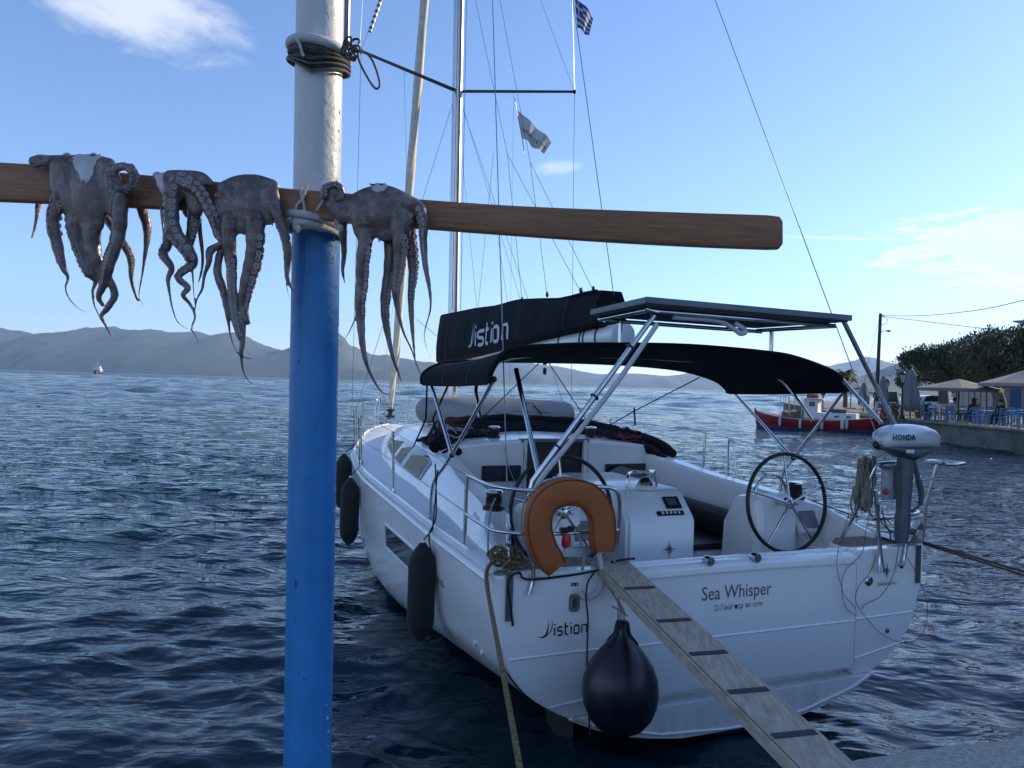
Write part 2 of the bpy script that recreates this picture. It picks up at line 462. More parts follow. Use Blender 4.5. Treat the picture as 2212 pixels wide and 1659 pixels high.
ridge('hills', [(-420, 700), (-250, 725), (-120, 712), (0, 722), (30, 716), (60, 716), (85, 722), (130, 720), (165, 710), (190, 706), (205, 710), (250, 710), (290, 721), (330, 728), (375, 726), (420, 714), (440, 718), (480, 732), (520, 738), (570, 748), (630, 760), (690, 749), (715, 743), (739, 742), (766, 748), (812, 766), (833, 764), (864, 771), (912, 781), (947, 788), (1010, 800), (1060, 812), (1110, 823), (1150, 830)], 8500, 2400, mat=m_hill, seed=3, rough=.42)
ridge('hills', [(640, 815), (760, 800), (900, 790), (1020, 783), (1100, 780), (1178, 788), (1207, 792), (1251, 802), (1295, 809), (1340, 806), (1390, 808), (1440, 812), (1504, 806), (1580, 800), (1650, 806), (1720, 803), (1780, 790), (1830, 782), (1855, 778), (1872, 775), (1890, 779), (1925, 785), (2000, 792), (2100, 790), (2300, 800)], 12500, 1600, mat=m_hill2, seed=8, rough=.1)
ridge('hills', [(1140, 831), (1157, 830), (1178, 823), (1201, 820), (1239, 824), (1262, 820), (1310, 814), (1354, 821), (1400, 821), (1433, 815), (1457, 822), (1504, 826), (1560, 823), (1620, 829), (1680, 834)], 10500, 900, mat=m_hill2, seed=12, rough=.1)
ridge('hills', [(1780, 842), (1840, 828), (1880, 812), (1905, 798), (1940, 784), (1965, 772), (2000, 758), (2060, 742), (2150, 728), (2300, 716), (2500, 705), (2760, 730)], 4600, 1500, mat=m_hill, seed=21)

# ------------------------------------------------------------------ air
hz = MB(); hz.box((0, 0, 598.0), (29000, 29000, 1200))
m = bpy.data.materials.new('air'); m.use_nodes = True
t = m.node_tree; t.nodes.remove(t.nodes['Principled BSDF'])
pv = t.nodes.new('ShaderNodeVolumePrincipled')
pv.inputs['Color'].default_value = (.40, .64, 1.0, 1); pv.inputs['Density'].default_value = 5.0e-5; pv.inputs['Anisotropy'].default_value = .2
t.links.new(pv.outputs[0], [n for n in t.nodes if n.type == 'OUTPUT_MATERIAL'][0].inputs['Volume'])
hob = hz.build('haze', m); hob['kind'] = 'stuff'

# ================================================================== the yacht
gel = pm('white_gelcoat', (.86, .86, .85), .22, var=.03, vscale=2.5, coat=.5, rvar=.06)
gel_deck = pm('deck_gelcoat', (.74, .75, .75), .45, var=.05, vscale=4, bump=.05, bscale=300)
anti = pm('black_antifouling', (.015, .016, .018), .6, var=.4, vscale=8)
steel = pm('polished_steel', (.62, .63, .64), .16, 1.0, var=.1, vscale=10, rvar=.05)
alu = pm('anodised_mast', (.60, .60, .59), .32, 1.0, var=.08, vscale=6)
dark_alu = pm('grey_alloy', (.16, .17, .18), .45, .8, var=.15, vscale=9)
canvas = pm('black_canvas', (.006, .008, .011), .85, var=.25, vscale=14, bump=.12, bscale=160, spec=.2)
canvas_sail = pm('black_sail_canvas', (.006, .009, .013), .8, var=.2, vscale=5, bump=.35, bscale=6, spec=.2)
rubber = pm('black_rubber', (.012, .012, .013), .38, var=.2, vscale=9)
leather = pm('black_leather', (.012, .012, .012), .45, var=.2, vscale=40)
dark_glass = pm('dark_acrylic', (.012, .014, .018), .06, var=.1, coat=.6)
curtain = pm('tan_curtain', (.33, .29, .22), .8, var=.2, vscale=8)
vinyl = pm('black_vinyl', (.013, .016, .02), .4, var=.15, vscale=8, bump=.1, bscale=20)
white_plastic = pm('white_plastic', (.72, .73, .73), .35, var=.05)
grey_print = pm('grey_print', (.10, .11, .12), .5, var=.05)
black_print = pm('black_print', (.015, .017, .02), .45, var=.05)
white_print = pm('white_print', (.62, .63, .64), .6, var=.05)
seam = pm('seam_sealant', (.06, .065, .07), .6)
black_rope = pm('black_rope', (.018, .018, .02), .85, var=.3, vscale=60, bump=.5, bscale=250)
grey_rope = pm('grey_rope', (.30, .30, .29), .85, var=.2, vscale=60, bump=.5, bscale=250)
wire = pm('rigging_wire', (.22, .23, .24), .35, .9, var=.2, vscale=20)
teak = pm('weathered_teak', (.24, .19, .14), .75, var=.25, vscale=9, mscale=(1, 12, 8), bump=.3, bscale=60)
hose = pm('grey_hose', (.52, .53, .53), .5, var=.1)

yacht = thing('sailing_yacht', 'large white sailing yacht with open stern and black bimini moored stern to the quay', 'sailboat', BO, YAW - R(0) + R(90))
WM[yacht] = Matrix.Translation(Vector(BO)) @ Matrix.Rotation(YAW + R(90), 4, 'Z')

def Y(): return MB(BF)
def interp(xs, ys, x):
    """smooth monotone interpolation"""
    xs = np.asarray(xs, float); ys = np.asarray(ys, float)
    d = np.diff(ys, axis=0) / (np.diff(xs)[:, None] if ys.ndim > 1 else np.diff(xs))
    m = np.zeros_like(ys); m[1:-1] = np.where(d[1:] * d[:-1] > 0, 2 * d[1:] * d[:-1] / np.where(d[1:] + d[:-1] == 0, 1, d[1:] + d[:-1]), 0); m[0] = d[0]; m[-1] = d[-1]
    i = int(min(max(np.searchsorted(xs, x) - 1, 0), len(xs) - 2)); h = xs[i + 1] - xs[i]; t = min(max((x - xs[i]) / h, 0), 1)
    return (2 * t**3 - 3 * t**2 + 1) * ys[i] + (t**3 - 2 * t**2 + t) * h * m[i] + (-2 * t**3 + 3 * t**2) * ys[i + 1] + (t**3 - t**2) * h * m[i + 1]
HX = [0, 1.7, 4.0, 6.2, 8.0, 9.6, 10.7, 11.55]
HS = np.array([
 [(1.82,1.26),(1.80,1.0),(1.735,.76),(1.665,.60),(1.47,.415),(1.06,.21),(.60,.095),(0,.04)],
 [(1.865,1.295),(1.85,1.0),(1.81,.70),(1.74,.48),(1.53,.24),(1.10,.0),(.60,-.12),(0,-.17)],
 [(1.875,1.34),(1.87,1.0),(1.84,.65),(1.78,.35),(1.60,.05),(1.2,-.25),(.6,-.42),(0,-.48)],
 [(1.70,1.385),(1.69,1.05),(1.64,.68),(1.54,.35),(1.32,.03),(.95,-.26),(.48,-.42),(0,-.47)],
 [(1.33,1.42),(1.30,1.1),(1.21,.72),(1.08,.36),(.85,.02),(.56,-.25),(.28,-.38),(0,-.42)],
 [(.92,1.455),(.88,1.14),(.78,.76),(.66,.40),(.48,.05),(.3,-.18),(.15,-.3),(0,-.34)],
 [(.52,1.475),(.48,1.16),(.40,.80),(.31,.44),(.21,.1),(.13,-.12),(.06,-.22),(0,-.25)],
 [(.05,1.49),(.045,1.17),(.04,.80),(.03,.44),(.022,.1),(.015,-.08),(.008,-.15),(0,-.17)]])
def hull_sec(x, k=5):
    return smooth_path(interp(HX, HS.reshape(len(HX), -1), x).reshape(-1, 2), k)
def sheer(x): return interp(HX, HS[:, 0, :], x)
def hull_y(x, z):
    s = hull_sec(x)[:26]; return float(np.interp(-z, -s[:, 1], s[:, 0]))
def on_hull(px_, py_):
    y = 1.85
    for _ in range(25):
        q = by(px_, py_, y); y = hull_y(min(max(q[0], 0), 11.4), q[2])
    return by(px_, py_, y)
# --- hull
def hull_material():
    m = gel.copy(); m.name = 'hull_paint'
    t = m.node_tree; p = t.nodes['Principled BSDF']
    g = t.nodes.new('ShaderNodeTexCoord'); s = t.nodes.new('ShaderNodeSeparateXYZ'); t.links.new(g.outputs['Object'], s.inputs[0])
    k = math_(t, 'LESS_THAN', s.outputs[2], .075)
    mx = t.nodes.new('ShaderNodeMix'); mx.data_type = 'RGBA'; mx.inputs[7].default_value = (.012, .014, .018, 1)
    old = p.inputs['Base Color'].links[0].from_socket
    zf = t.nodes.new('ShaderNodeMapRange'); zf.inputs['From Min'].default_value = .42; zf.inputs['From Max'].default_value = .08; zf.inputs['To Max'].default_value = .75; t.links.new(s.outputs[2], zf.inputs['Value'])
    stn = noise(t, g.outputs['Object'], 5, 6, .7, .3, (1, 1, .12)); gr = t.nodes.new('ShaderNodeMix'); gr.data_type = 'RGBA'; gr.inputs[7].default_value = (.42, .40, .30, 1)
    t.links.new(math_(t, 'MULTIPLY', zf.outputs[0], math_(t, 'MULTIPLY', math_(t, 'SUBTRACT', stn, .42, clamp=True), 3.2, clamp=True)), gr.inputs[0]); t.links.new(old, gr.inputs[6]); old = gr.outputs[2]
    t.links.new(k, mx.inputs[0]); t.links.new(old, mx.inputs[6]); t.links.new(mx.outputs[2], p.inputs['Base Color'])
    return m
hullm = hull_material()
xs = np.concatenate([np.linspace(0.10, 10.6, 46), np.linspace(10.75, 11.55, 6)])
mb = Y()
secs = []
for x in xs:
    s = hull_sec(x)
    secs.append([(x, a, b) for a, b in s] + [(x, -a, b) for a, b in s[::-1][1:]])
mb.loft(secs, closed=False, caps=False)
hull = mb.build('hull', hullm, yacht, ang=60)
# rubbing strake and toe rail along the sheer, both sides
for sgn in (1, -1):
    mb = Y(); mb.tube([(x, sgn * (sheer(x)[0] + .004), sheer(x)[1] - .05) for x in xs[::2]], .014, 6)
    mb.build('rubbing_strake', gel, hull)
    mb = Y(); mb.tube([(x, sgn * (sheer(x)[0] - .035), sheer(x)[1] + .03) for x in xs[::2] if x > .3], .016, 6)
    mb.build('toe_rail', gel, hull)
# --- transom in panels around the fold-down door
s0 = hull_sec(0.0, 6); out = [(a, b) for a, b in s0] + [(-a, b) for a, b in s0[::-1][1:]]
mb = Y(); mb.prism([(.10, a * .999, b + .002) for a, b in out], (.02, 0, 0)); mb.build('transom', gel, yacht)
def clip(poly, f):
    """keep the part of a 2-D polygon where f >= 0"""
    o = []
    for i in range(len(poly)):
        a, b = poly[i], poly[(i + 1) % len(poly)]; fa, fb = f(a), f(b)
        if fa >= 0: o.append(a)
        if (fa >= 0) != (fb >= 0):
            t = fa / (fa - fb); o.append((a[0] + (b[0] - a[0]) * t, a[1] + (b[1] - a[1]) * t))
    return o
DL, DR, DT, DB, LG = .93, -1.10, 1.235, .375, .315
def panel(poly, x0, th, name, mat=gel, bev=.012):
    mb = Y(); mb.prism([(x0, a, b) for a, b in poly], (th, 0, 0)); return mb.build(name, mat, yacht, bevel=bev)
pp = clip(clip(out, lambda p: p[0] - (DL + .008)), lambda p: p[1] - LG)
panel(pp, 0, .1, 'transom_panel', hullm)
panel(clip(clip(out, lambda p: (DR - .008) - p[0]), lambda p: p[1] - LG), 0, .1, 'transom_panel', hullm)
panel(clip(out, lambda p: LG - .004 - p[1]), -.03, .13, 'transom_skirt', hullm, bev=.02)
mb = Y()   # fold-down bathing platform with a thick rolled top edge
prof = [(-.012, DB), (.05, DB), (.05, DT - .05), (.11, DT - .03), (.11, DT - .004), (.07, DT + .008), (0, DT), (-.03, DT - .02), (-.034, DT - .06), (-.014, DT - .075)]
mb.loft([[(a, y, b + .012 * (1 - (y / 1.1) ** 2)) for a, b in prof] for y in np.linspace(DR, DL, 15)])
door = mb.build('bathing_platform', gel, yacht, bevel=.004)
for y in (.42, -.40, -.62):
    pass
# moulded creases across transom and door
for (za, zb, ya, yb, x0, nm, par) in ((.735, .735, DL - .01, DR + .01, -.014, 'crease', door), (.735, .74, 1.70, DL + .02, -.002, 'crease', hull), (.74, .745, DR - .02, -1.70, -.002, 'crease', hull), (.40, .44, 1.42, DL + .02, -.002, 'crease', hull), (.44, .52, DR - .02, -1.62, -.002, 'crease', hull)):
    mb = Y(); mb.tube([(x0, ya + (yb - ya) * t, za + (zb - za) * t - .0 * t) for t in np.linspace(0, 1, 8)], .007, 6); mb.build(nm, gel, par)
mb = Y(); mb.tube([(-.032, y, float(np.interp(abs(y), [0, .6, 1.06, 1.35], [.085, .125, .235, .36]))) for y in np.linspace(1.28, -1.28, 24)], .009, 6); mb.build('spray_rail', gel, hull)
# --- deck
def deck_in(x): return float(interp([.0, .35, .9, 2.0, 3.15, 5.5, 7.0, 8.5, 9.6, 11.5], [1.66, 1.70, 1.68, 1.60, 1.55, 1.42, 1.16, .78, .32, .001], x))
mb = Y(); xd = np.concatenate([np.linspace(.05, 10.6, 50), np.linspace(10.75, 11.5, 5)])
for sgn in (1, -1):
    mb.grid([[(x, sgn * sheer(x)[0] * .999, sheer(x)[1]), (x, sgn * (sheer(x)[0] - .03), sheer(x)[1] + .022), (x, sgn * min(deck_in(x) + .0, sheer(x)[0] - .04 if sheer(x)[0] > .06 else .01), sheer(x)[1] + .028), (x, sgn * max(min(deck_in(x) - .06, sheer(x)[0] - .06), 0), sheer(x)[1] + .028)] for x in xd])
mb.grid([[(x, y * max(deck_in(x) - .05, 0), sheer(x)[1] + .0285) for y in (-1, 0, 1)] for x in np.linspace(9.0, 11.5, 12)])
mb.build('deck', gel_deck, yacht)
# --- coachroof
CRX = [3.15, 4.0, 5.5, 7.0, 8.5, 9.3, 9.75]
CRV = np.array([[1.53, 1.26, 1.73, 1.10, 1.80, 1.86], [1.52, 1.25, 1.75, 1.08, 1.83, 1.90], [1.40, 1.13, 1.745, .96, 1.82, 1.89], [1.14, .88, 1.70, .72, 1.76, 1.83], [.76, .54, 1.62, .42, 1.67, 1.71], [.46, .28, 1.55, .2, 1.58, 1.60], [.20, .08, 1.49, .05, 1.50, 1.50]])
def cr(x): return interp(CRX, CRV, x)
secs = []
for x in np.linspace(3.15, 9.75, 40):
    yb, yu, zu, yr, zr, zc = cr(x); zb = sheer(x)[1] + .02
    L = [(yb, zb), (yb - .02, zb + .04), ((yb + yu) / 2 + .012, (zb + zu) / 2), (yu, zu), ((yu + yr) / 2 - .01, (zu + zr) / 2 + .012), (yr, zr), (yr * .5, zr + (zc - zr) * .75), (0, zc)]
    secs.append([(x, a, b) for a, b in L] + [(x, -a, b) for a, b in L[::-1][1:]])
mb = Y(); mb.loft(secs, closed=False, caps=False)
roof = mb.build('coachroof', gel, yacht, ang=35)
def side_pt(x, t, off=.006, sgn=1):
    yb, yu, zu, yr, zr, zc = cr(x); zb = sheer(x)[1] + .06; yb -= .02
    y = yb + (yu - yb) * t + .012 * math.sin(t * math.pi); z = zb + (zu - zb) * t
    return (x, sgn * (y + off * .85), z + off * .5)
for sgn in (1, -1):
    A = np.linspace(3.05 + .15, 6.6, 24)
    lo = lambda x: float(np.interp(x, [3.2, 3.6, 5.2, 6.1, 6.6], [.10, .12, .20, .34, .55])); hi = lambda x: float(np.interp(x, [3.2, 3.6, 5.2, 6.1, 6.6], [.62, .80, .84, .78, .60]))
    mb = Y(); mb.grid([[side_pt(x, lo(x) + (hi(x) - lo(x)) * u, .006, sgn) for u in np.linspace(0, 1, 4)] for x in A])
    wn = mb.build('cabin_window', dark_glass, roof)
    for a, b, k0, k1 in ((3.30, 4.05, .06, .96), (4.25, 4.75, .05, .95), (4.95, 5.9, .06, .94)):
        mb = Y(); mb.grid([[side_pt(x, lo(x) + (hi(x) - lo(x)) * (k0 + (k1 - k0) * u * (1 - .35 * (x - a) / (b - a))), .0085, sgn) for u in np.linspace(0, 1, 3)] for x in np.linspace(a, b, 6)])
        mb.build('curtain', curtain, wn)
# --- aft bulkhead of the cabin: two faces with a companionway between, round-shouldered
def bulk(y0, y1, sgn):
    L = [(y0, .55), (y1 + .06, .55), (y1 + .04, 1.5)]
    ys = np.linspace(y1, y0, 8)
    for y in ys:
        yb, yu, zu, yr, zr, zc = cr(3.3)
        L.append((y, float(np.interp(y, [0, yr * .5, yr, yu, yb], [zc, zr + (zc - zr) * .75, zr, zu, 1.35])) - .004))
    mb = Y(); mb.prism([(3.06, sgn * a, b) for a, b in L], (.12, 0, 0)); return mb.build('cabin_bulkhead', gel, yacht, bevel=.03)
bk = {1: bulk(.37, 1.24, 1), -1: bulk(.37, 1.24, -1)}
for sgn, (ya, yb2) in ((1, (.42, .86)), (-1, (.60, 1.12))):
    mb = Y(); mb.box((3.052, sgn * (ya + yb2) / 2, 1.50), (.02, yb2 - ya, .17)); mb.build('cabin_window', dark_glass, bk[sgn], bevel=.004)
mb = Y(); mb.box((3.16, 0, 1.20), (.03, .72, 1.30)); mb.build('companionway_hatch', pm('smoked_hatch', (.02, .021, .022), .25, var=.3), yacht, bevel=.005)
mb = Y(); mb.box((3.13, 0, 1.845), (.10, .82, .035)); mb.build('hatch_slide', dark_alu, yacht, bevel=.006)
mb = Y(); mb.box((3.10, .36, 1.2), (.06, .035, 1.3)); mb.box((3.10, -.36, 1.2), (.06, .035, 1.3)); mb.build('hatch_runner', gel, yacht, bevel=.004)
# --- cockpit
mb = Y(); mb.box((1.65, 0, .50), (3.1, 2.6, .06)); mb.build('cockpit_floor', teak, yacht)
CMX = [.30, .62, .84, .97, 2.0, 3.05, 3.45]
CMV = np.array([[1.70, 1.66, 1.285, 1.60], [1.71, 1.655, 1.37, 1.585], [1.69, 1.60, 1.44, 1.53], [1.68, 1.54, 1.485, 1.37], [1.60, 1.42, 1.575, 1.24], [1.55, 1.30, 1.70, 1.13], [1.53, 1.26, 1.74, 1.1]])
def cm_(x): return interp(CMX, CMV, x)
for sgn in (1, -1):
    secs = []
    for x in np.linspace(.30, 3.12, 26):
        yo, yt, zt, yi = cm_(x); zb = sheer(x)[1] + .02
        L = [(yo, zb), (yo - .02, zb + .03), (yt + .03, zt - .03), (yt, zt), (yi + .03, zt + .004), (yi, zt - .02), (yi - .03, 1.0), (yi - .04, .56), (yi + .02, .56)]
        secs.append([(x, sgn * a, b) for a, b in L])
    mb = Y(); mb.loft(secs); mb.build('cockpit_coaming', gel, yacht, ang=28)
    mb = Y(); mb.loft([[(x, sgn * .66, .52), (x, sgn * .62, .93), (x, sgn * .66, .965), (x, sgn * (cm_(x)[3] - .02), .965), (x, sgn * (cm_(x)[3] - .02), .52)] for x in np.linspace(1.38, 3.06, 8)])
    seat = mb.build('cockpit_seat', gel_deck, yacht, ang=30)
    mb = Y(); mb.loft([[(x, sgn * (cm_(x)[3] - .10 + .075 * math.copysign(abs(math.cos(a)) ** .7, math.cos(a))), 1.135 + (x - 1.2) * .05 + .135 * math.copysign(abs(math.sin(a)) ** .7, math.sin(a))) for a in np.linspace(0, 2 * math.pi, 18, endpoint=False)] for x in np.linspace(1.12, 2.75, 14)])
    mb.build('back_cushion', vinyl, seat, ang=60)
    mb = Y(); mb.loft([[(x, sgn * .60, .975), (x, sgn * .585, 1.0), (x, sgn * .62, 1.025), (x, sgn * (cm_(x)[3] - .10), 1.03), (x, sgn * (cm_(x)[3] - .03), 1.02), (x, sgn * (cm_(x)[3] - .03), .975)] for x in np.linspace(1.42, 2.95, 12)])
    mb.build('seat_cushion', vinyl, seat, ang=60)
    # helm side locker inboard of the coaming
    mb = Y(); mb.loft([[(x, sgn * (cm_(x)[3] - .30 - .1 * (x > .8)), .52), (x, sgn * (cm_(x)[3] - .28), float(np.interp(x, [.1, .9, 1.35], [.86, .90, .96]))), (x, sgn * (cm_(x)[3] + .05), float(np.interp(x, [.1, .9, 1.35], [.88, .92, .98]))), (x, sgn * (cm_(x)[3] + .05), .52)] for x in (.3, .6, .9, 1.36)])
    mb.build('helm_locker', gel, yacht, bevel=.015)
    # stern quarter seat: white corner moulding topped with teak slats
    s_ = sgn
    q = [(.09, s_ * (DL + .02 if s_ > 0 else 1.12)), (.09, s_ * 1.74), (.34, s_ * 1.77), (.42, s_ * 1.60), (.42, s_ * 1.30), (.30, s_ * (DL + .04 if s_ > 0 else 1.14))]
    mb = Y(); mb.prism([(a, b, 1.06) for a, b in q], (0, 0, .195)); cn = mb.build('quarter_seat', gel, yacht, bevel=.012)
    y0 = (DL if s_ > 0 else 1.12) + .03; n = 17
    for i in range(n):
        y = y0 + (1.72 - y0) * (i + .5) / n; wd = (1.72 - y0) / n * .82; x1 = float(np.interp(y, [y0, 1.3, 1.6, 1.74], [.28, .40, .40, .33]))
        mb = Y(); mb.box(((.10 + x1) / 2, s_ * y, 1.262), (x1 - .11, wd, .012)); mb.build('teak_slat', teak, cn, bevel=.002)
# aft face of the cockpit side walls
mb = Y(); mb.box((.60, -1.18, .80), (.5, .05, .55)); mb.build('helm_step', gel, yacht, bevel=.02)
# --- cockpit table / pedestal
prof = [(.95, .54), (.95, 1.345), (.97, 1.385), (1.15, 1.56), (1.20, 1.585), (2.35, 1.585), (2.42, 1.55), (2.42, .54)]
mb = Y(); mb.prism([(a, .33, b) for a, b in prof], (0, -.66, 0)); ped = mb.build('cockpit_table', gel, yacht, bevel=.03)
for sgn in (1, -1):   # folded leaves
    mb = Y(); mb.prism([(a, sgn * .335, b) for a, b in [(1.30, 1.02), (1.30, 1.50), (1.36, 1.555), (2.36, 1.555), (2.36, 1.02)]], (0, sgn * .035, 0)); mb.build('table_leaf', gel, ped, bevel=.01)
sl = np.array([.18, 0, .175]); sl /= np.linalg.norm(sl); nrm = np.array([-sl[2], 0, sl[0]])
def on_slope(u, y, off=.004): return np.array([.97, 0, 1.385]) + sl * u + np.array([0, y, 0]) + nrm * off
def slope_box(u, y, du, dy, th, name, mat, par, bev=.003):
    mb = Y(); P = [on_slope(u + a * du / 2, y + b * dy / 2, 0) for a, b in ((-1, -1), (1, -1), (1, 1), (-1, 1))]; mb.prism(P, nrm * th); return mb.build(name, mat, par, bevel=bev)
dp = slope_box(.135, -.16, .12, .15, .016, 'display', pm('display_case', (.012, .012, .013), .3), ped)
slope_box(.14, -.155, .075, .10, .018, 'screen', pm('display_screen', (.10, .115, .12), .12), dp)
sp_ = slope_box(.03, -.10, .045, .26, .012, 'switch_panel', pm('panel_black', (.015, .015, .016), .35), ped)
for i in range(5): slope_box(.03, -.02 - i * .04, .026, .018, .02, 'switch', white_plastic, sp_, .002)
mb = Y(); mb.lathe([(.085, 0), (.085, .02), (.07, .035)], (1.2, .02, 1.585), n=20); cp = mb.build('compass', white_plastic, ped)
mb = Y(); mb.lathe([(.066, 0), (.066, .02), (.055, .05), (.032, .072), (.003, .08)], (1.2, .02, 1.61), n=20); mb.build('compass_dome', pm('compass_glass', (.02, .02, .02), .04, coat=1), cp)
mb = Y(); mb.tube([(1.18, .20, 1.56), (1.19, .20, 1.66), (1.22, .18, 1.70), (1.32, .10, 1.71), (1.36, 0, 1.71), (1.32, -.12, 1.71)], .0135, 10, k=5); mb.lathe([(.03, -.03), (.034, 0), (.03, .03)], (1.32, -.12, 1.70), n=12)
mb.tube([(1.32, -.14, 1.71), (1.30, -.15, 1.62), (1.30, -.15, 1.56)], .0135, 8); mb.build('grab_rail', steel, ped)
mb = Y(); mb.box((.99 + .5, .345, .70), (.22, .02, .20)); mb.build('foot_recess', pm('recess_shade_grey', (.25, .25, .25), .6), ped, bevel=.02)  # flat grey plate: the shade of the recess is put into its colour
def star(cy, cz, x, r, name, par, mat, k=.95):
    mb = Y(); P = []
    for i in range(16):
        a = math.pi * 2 * i / 16; rr_ = r if i % 4 == 0 else (r * .55 if i % 2 == 0 else r * .2)
        P.append((x, cy + math.sin(a) * rr_ * .8, cz + math.cos(a) * rr_))
    V = P + [(x - r * .12, cy, cz)]
    mb.add(V, [(i, (i + 1) % 16, 16) for i in range(16)]); return mb.build(name, mat, par, flat=True)
star(-.07, 1.12, .942, .085, 'star_badge', ped, pm('chrome_badge', (.25, .26, .27), .25, .8))
# --- wheels
def wheel(cy, cx=.74, cz=1.505):
    w_ = Y(); r = .415; t = R(6)
    def P(a, rr_, o=0): return (cx + math.cos(a) * rr_ * math.sin(t) - o, cy + math.sin(a) * rr_, cz + math.cos(a) * rr_ * math.cos(t))
    w_.tube([P(a, r) for a in np.linspace(0, 2 * math.pi, 48, endpoint=False)], .0165, 8, closed=True)
    root = w_.build('steering_wheel', leather, yacht)
    for i in range(5):
        a = R(2) + i * 2 * math.pi / 5
        m2 = Y(); m2.tube([P(a, .03, .03), P(a, .2, .018), P(a, r - .01)], [.0115, .0105, .0085], 8); m2.build('spoke', steel, root)
    m2 = Y(); m2.lathe([(.0, -.075), (.028, -.07), (.034, -.04), (.05, -.03), (.052, 0), (.03, .01), (.03, .12)], (cx, cy, cz), (1, 0, 0), n=16); m2.build('hub', steel, root)
    m2 = Y(); m2.lathe([(.004, -.03), (.012, -.026), (.012, 0)], (cx - .055, cy - .045, cz), (1, 0, 0), n=10); m2.lathe([(.004, -.03), (.012, -.026), (.012, 0)], (cx - .055, cy + .045, cz + .01), (1, 0, 0), n=10); m2.build('lock_knob', steel, root)
    return root
for cy, sgn in ((-1.10, -1), (1.02, 1)):
    wheel(cy)
    # steering pod ahead of the wheel
    yi, yo = abs(cy) - .24, abs(cy) + .22
    prof = [(.82, .52), (.82, 1.40), (.86, 1.52), (.95, 1.56), (1.10, 1.53), (1.24, 1.30), (1.30, .52)]
    mb = Y(); mb.loft([[(a + (.04 if k in (0, 3) else 0), y, b - (.03 if k in (0, 3) else 0)) for a, b in prof] for k, y in enumerate((sgn * yi, sgn * (yi + .05), sgn * (yo - .05), sgn * yo))])
    pod = mb.build('helm_pod', gel, yacht, ang=30, bevel=.012)
    mb = Y(); mb.box((.835, cy - .30 if sgn < 0 else cy - .22, 1.34), (.05, .24, .26), rot=Matrix.Rotation(R(28), 3, 'Y')); sc_ = mb.build('instrument_panel', white_plastic, pod, bevel=.012)
    mb = Y(); mb.box((.812, cy - .30 if sgn < 0 else cy - .22, 1.335), (.02, .19, .17), rot=Matrix.Rotation(R(28), 3, 'Y')); mb.build('screen_cover', pm('grey_screen_cover', (.17, .18, .19), .5), sc_, bevel=.006)
    mb = Y(); mb.tube([(.95, cy + .185 * math.sin(a), 1.55 + .23 * math.cos(a) - .06) for a in np.linspace(-2.0, 1.75, 26)], .014, 8); mb.build('grab_rail', steel, pod)
    mb = Y(); mb.tube([(.80, sgn * 1.16, .60), (.80, sgn * 1.16, .85)], .045, 10); mb.tube([(.78, sgn * 1.16, .86), (.74, sgn * 1.05, .93), (.70, sgn * 1.02, .92)], .028, 8); mb.build('throttle_lever', leather, pod)
# --- winches
def winch(x, y, z, name='winch', s=1.0):
    mb = Y(); mb.lathe([(.085 * s, 0), (.085 * s, .025 * s), (.062 * s, .04 * s), (.052 * s, .075 * s), (.058 * s, .12 * s), (.068 * s, .13 * s)], (x, y, z), n=20); o = mb.build(name, rubber, yacht)
    m2 = Y(); m2.lathe([(.066 * s, 0), (.070 * s, .006), (.060 * s, .02 * s), (.02 * s, .024 * s)], (x, y, z + .131 * s), n=20); m2.build('self_tailer', steel, o)
    m2 = Y(); m2.tube([(x + .058 * s * math.cos(a), y + .058 * s * math.sin(a), z + .05 * s + .05 * s * a / 25) for a in np.linspace(0, 25, 60)], .006, 5); m2.build('rope_turns', black_rope, o)
    return o
winch(1.04, 1.455, 1.485); winch(1.04, -1.455, 1.485); winch(3.42, .60, 1.835, s=.95); winch(3.42, -.60, 1.835, s=.95)
# --- mast, boom, spreaders
mast_lo = np.array([7.08, 0, 1.80]); mast_hi = np.array([7.42, .0, 10.9])
mb = Y()
ell = lambda c, a, b, n=20: [(c[0] + a * math.cos(q), c[1] + b * math.sin(q), c[2]) for q in np.linspace(0, 2 * math.pi, n, endpoint=False)]
mb.loft([ell(mast_lo + (mast_hi - mast_lo) * t, .125, .080) for t in np.linspace(0, 1, 6)]); mast = mb.build('mast', alu, yacht)
mb = Y(); mb.beam(mast_lo + (-.128, 0, .5), mast_hi + (-.128, 0, 0), .022, .03, up=(1, 0, 0)); mb.build('mast_track', dark_alu, mast)
def mast_at(z): return mast_lo + (mast_hi - mast_lo) * (z - mast_lo[2]) / (mast_hi[2] - mast_lo[2])
mb = Y(); mb.lathe([(.10, -.16), (.17, -.15), (.17, 0)], (7.08, 0, 1.99), n=20); mb.build('mast_collar', gel, mast)
sprS = by(1244, 198, -.98); sprP = by(777, 108, .98)
spr_root = mast_at(7.18)
tipS = np.array([6.72, -1.18, 0]); tipP = np.array([6.72, 1.18, 0])
def at_y(px_, py_, y): return by(px_, py_, y)
# spreader tips lie on the sight lines through the pixels, swept aft of the mast
def tip(px_, py_, x): return bx(px_, py_, x)
TS = tip(1241, 198, 6.62); TP = tip(780, 110, 6.62)
for T_ in (TS, TP):
    r0 = mast_at(7.18); mb = Y()
    d = T_ - r0
    mb.loft([[r0 + d * t + np.array([1, 0, 0]) * w_ * a + np.array([0, 0, 1]) * .016 * b for a, b in ((1, 0), (.4, 1), (-.4, 1), (-1, 0), (-.4, -1), (.4, -1))] for t, w_ in ((.02, .07), (.5, .06), (1, .04))])
    sp2 = mb.build('spreader', dark_alu, mast)
    mb = Y(); mb.ball(T_, .035, 8, 5); mb.build('spreader_end', pm('dark_red_tip', (.12, .02, .02), .5) if T_[1] > 0 else rubber, sp2)
boom_a = np.array([1.72, .0, 2.93]); boom_f = np.array([6.95, 0, 2.80])
mb = Y(); bd = (boom_f - boom_a)
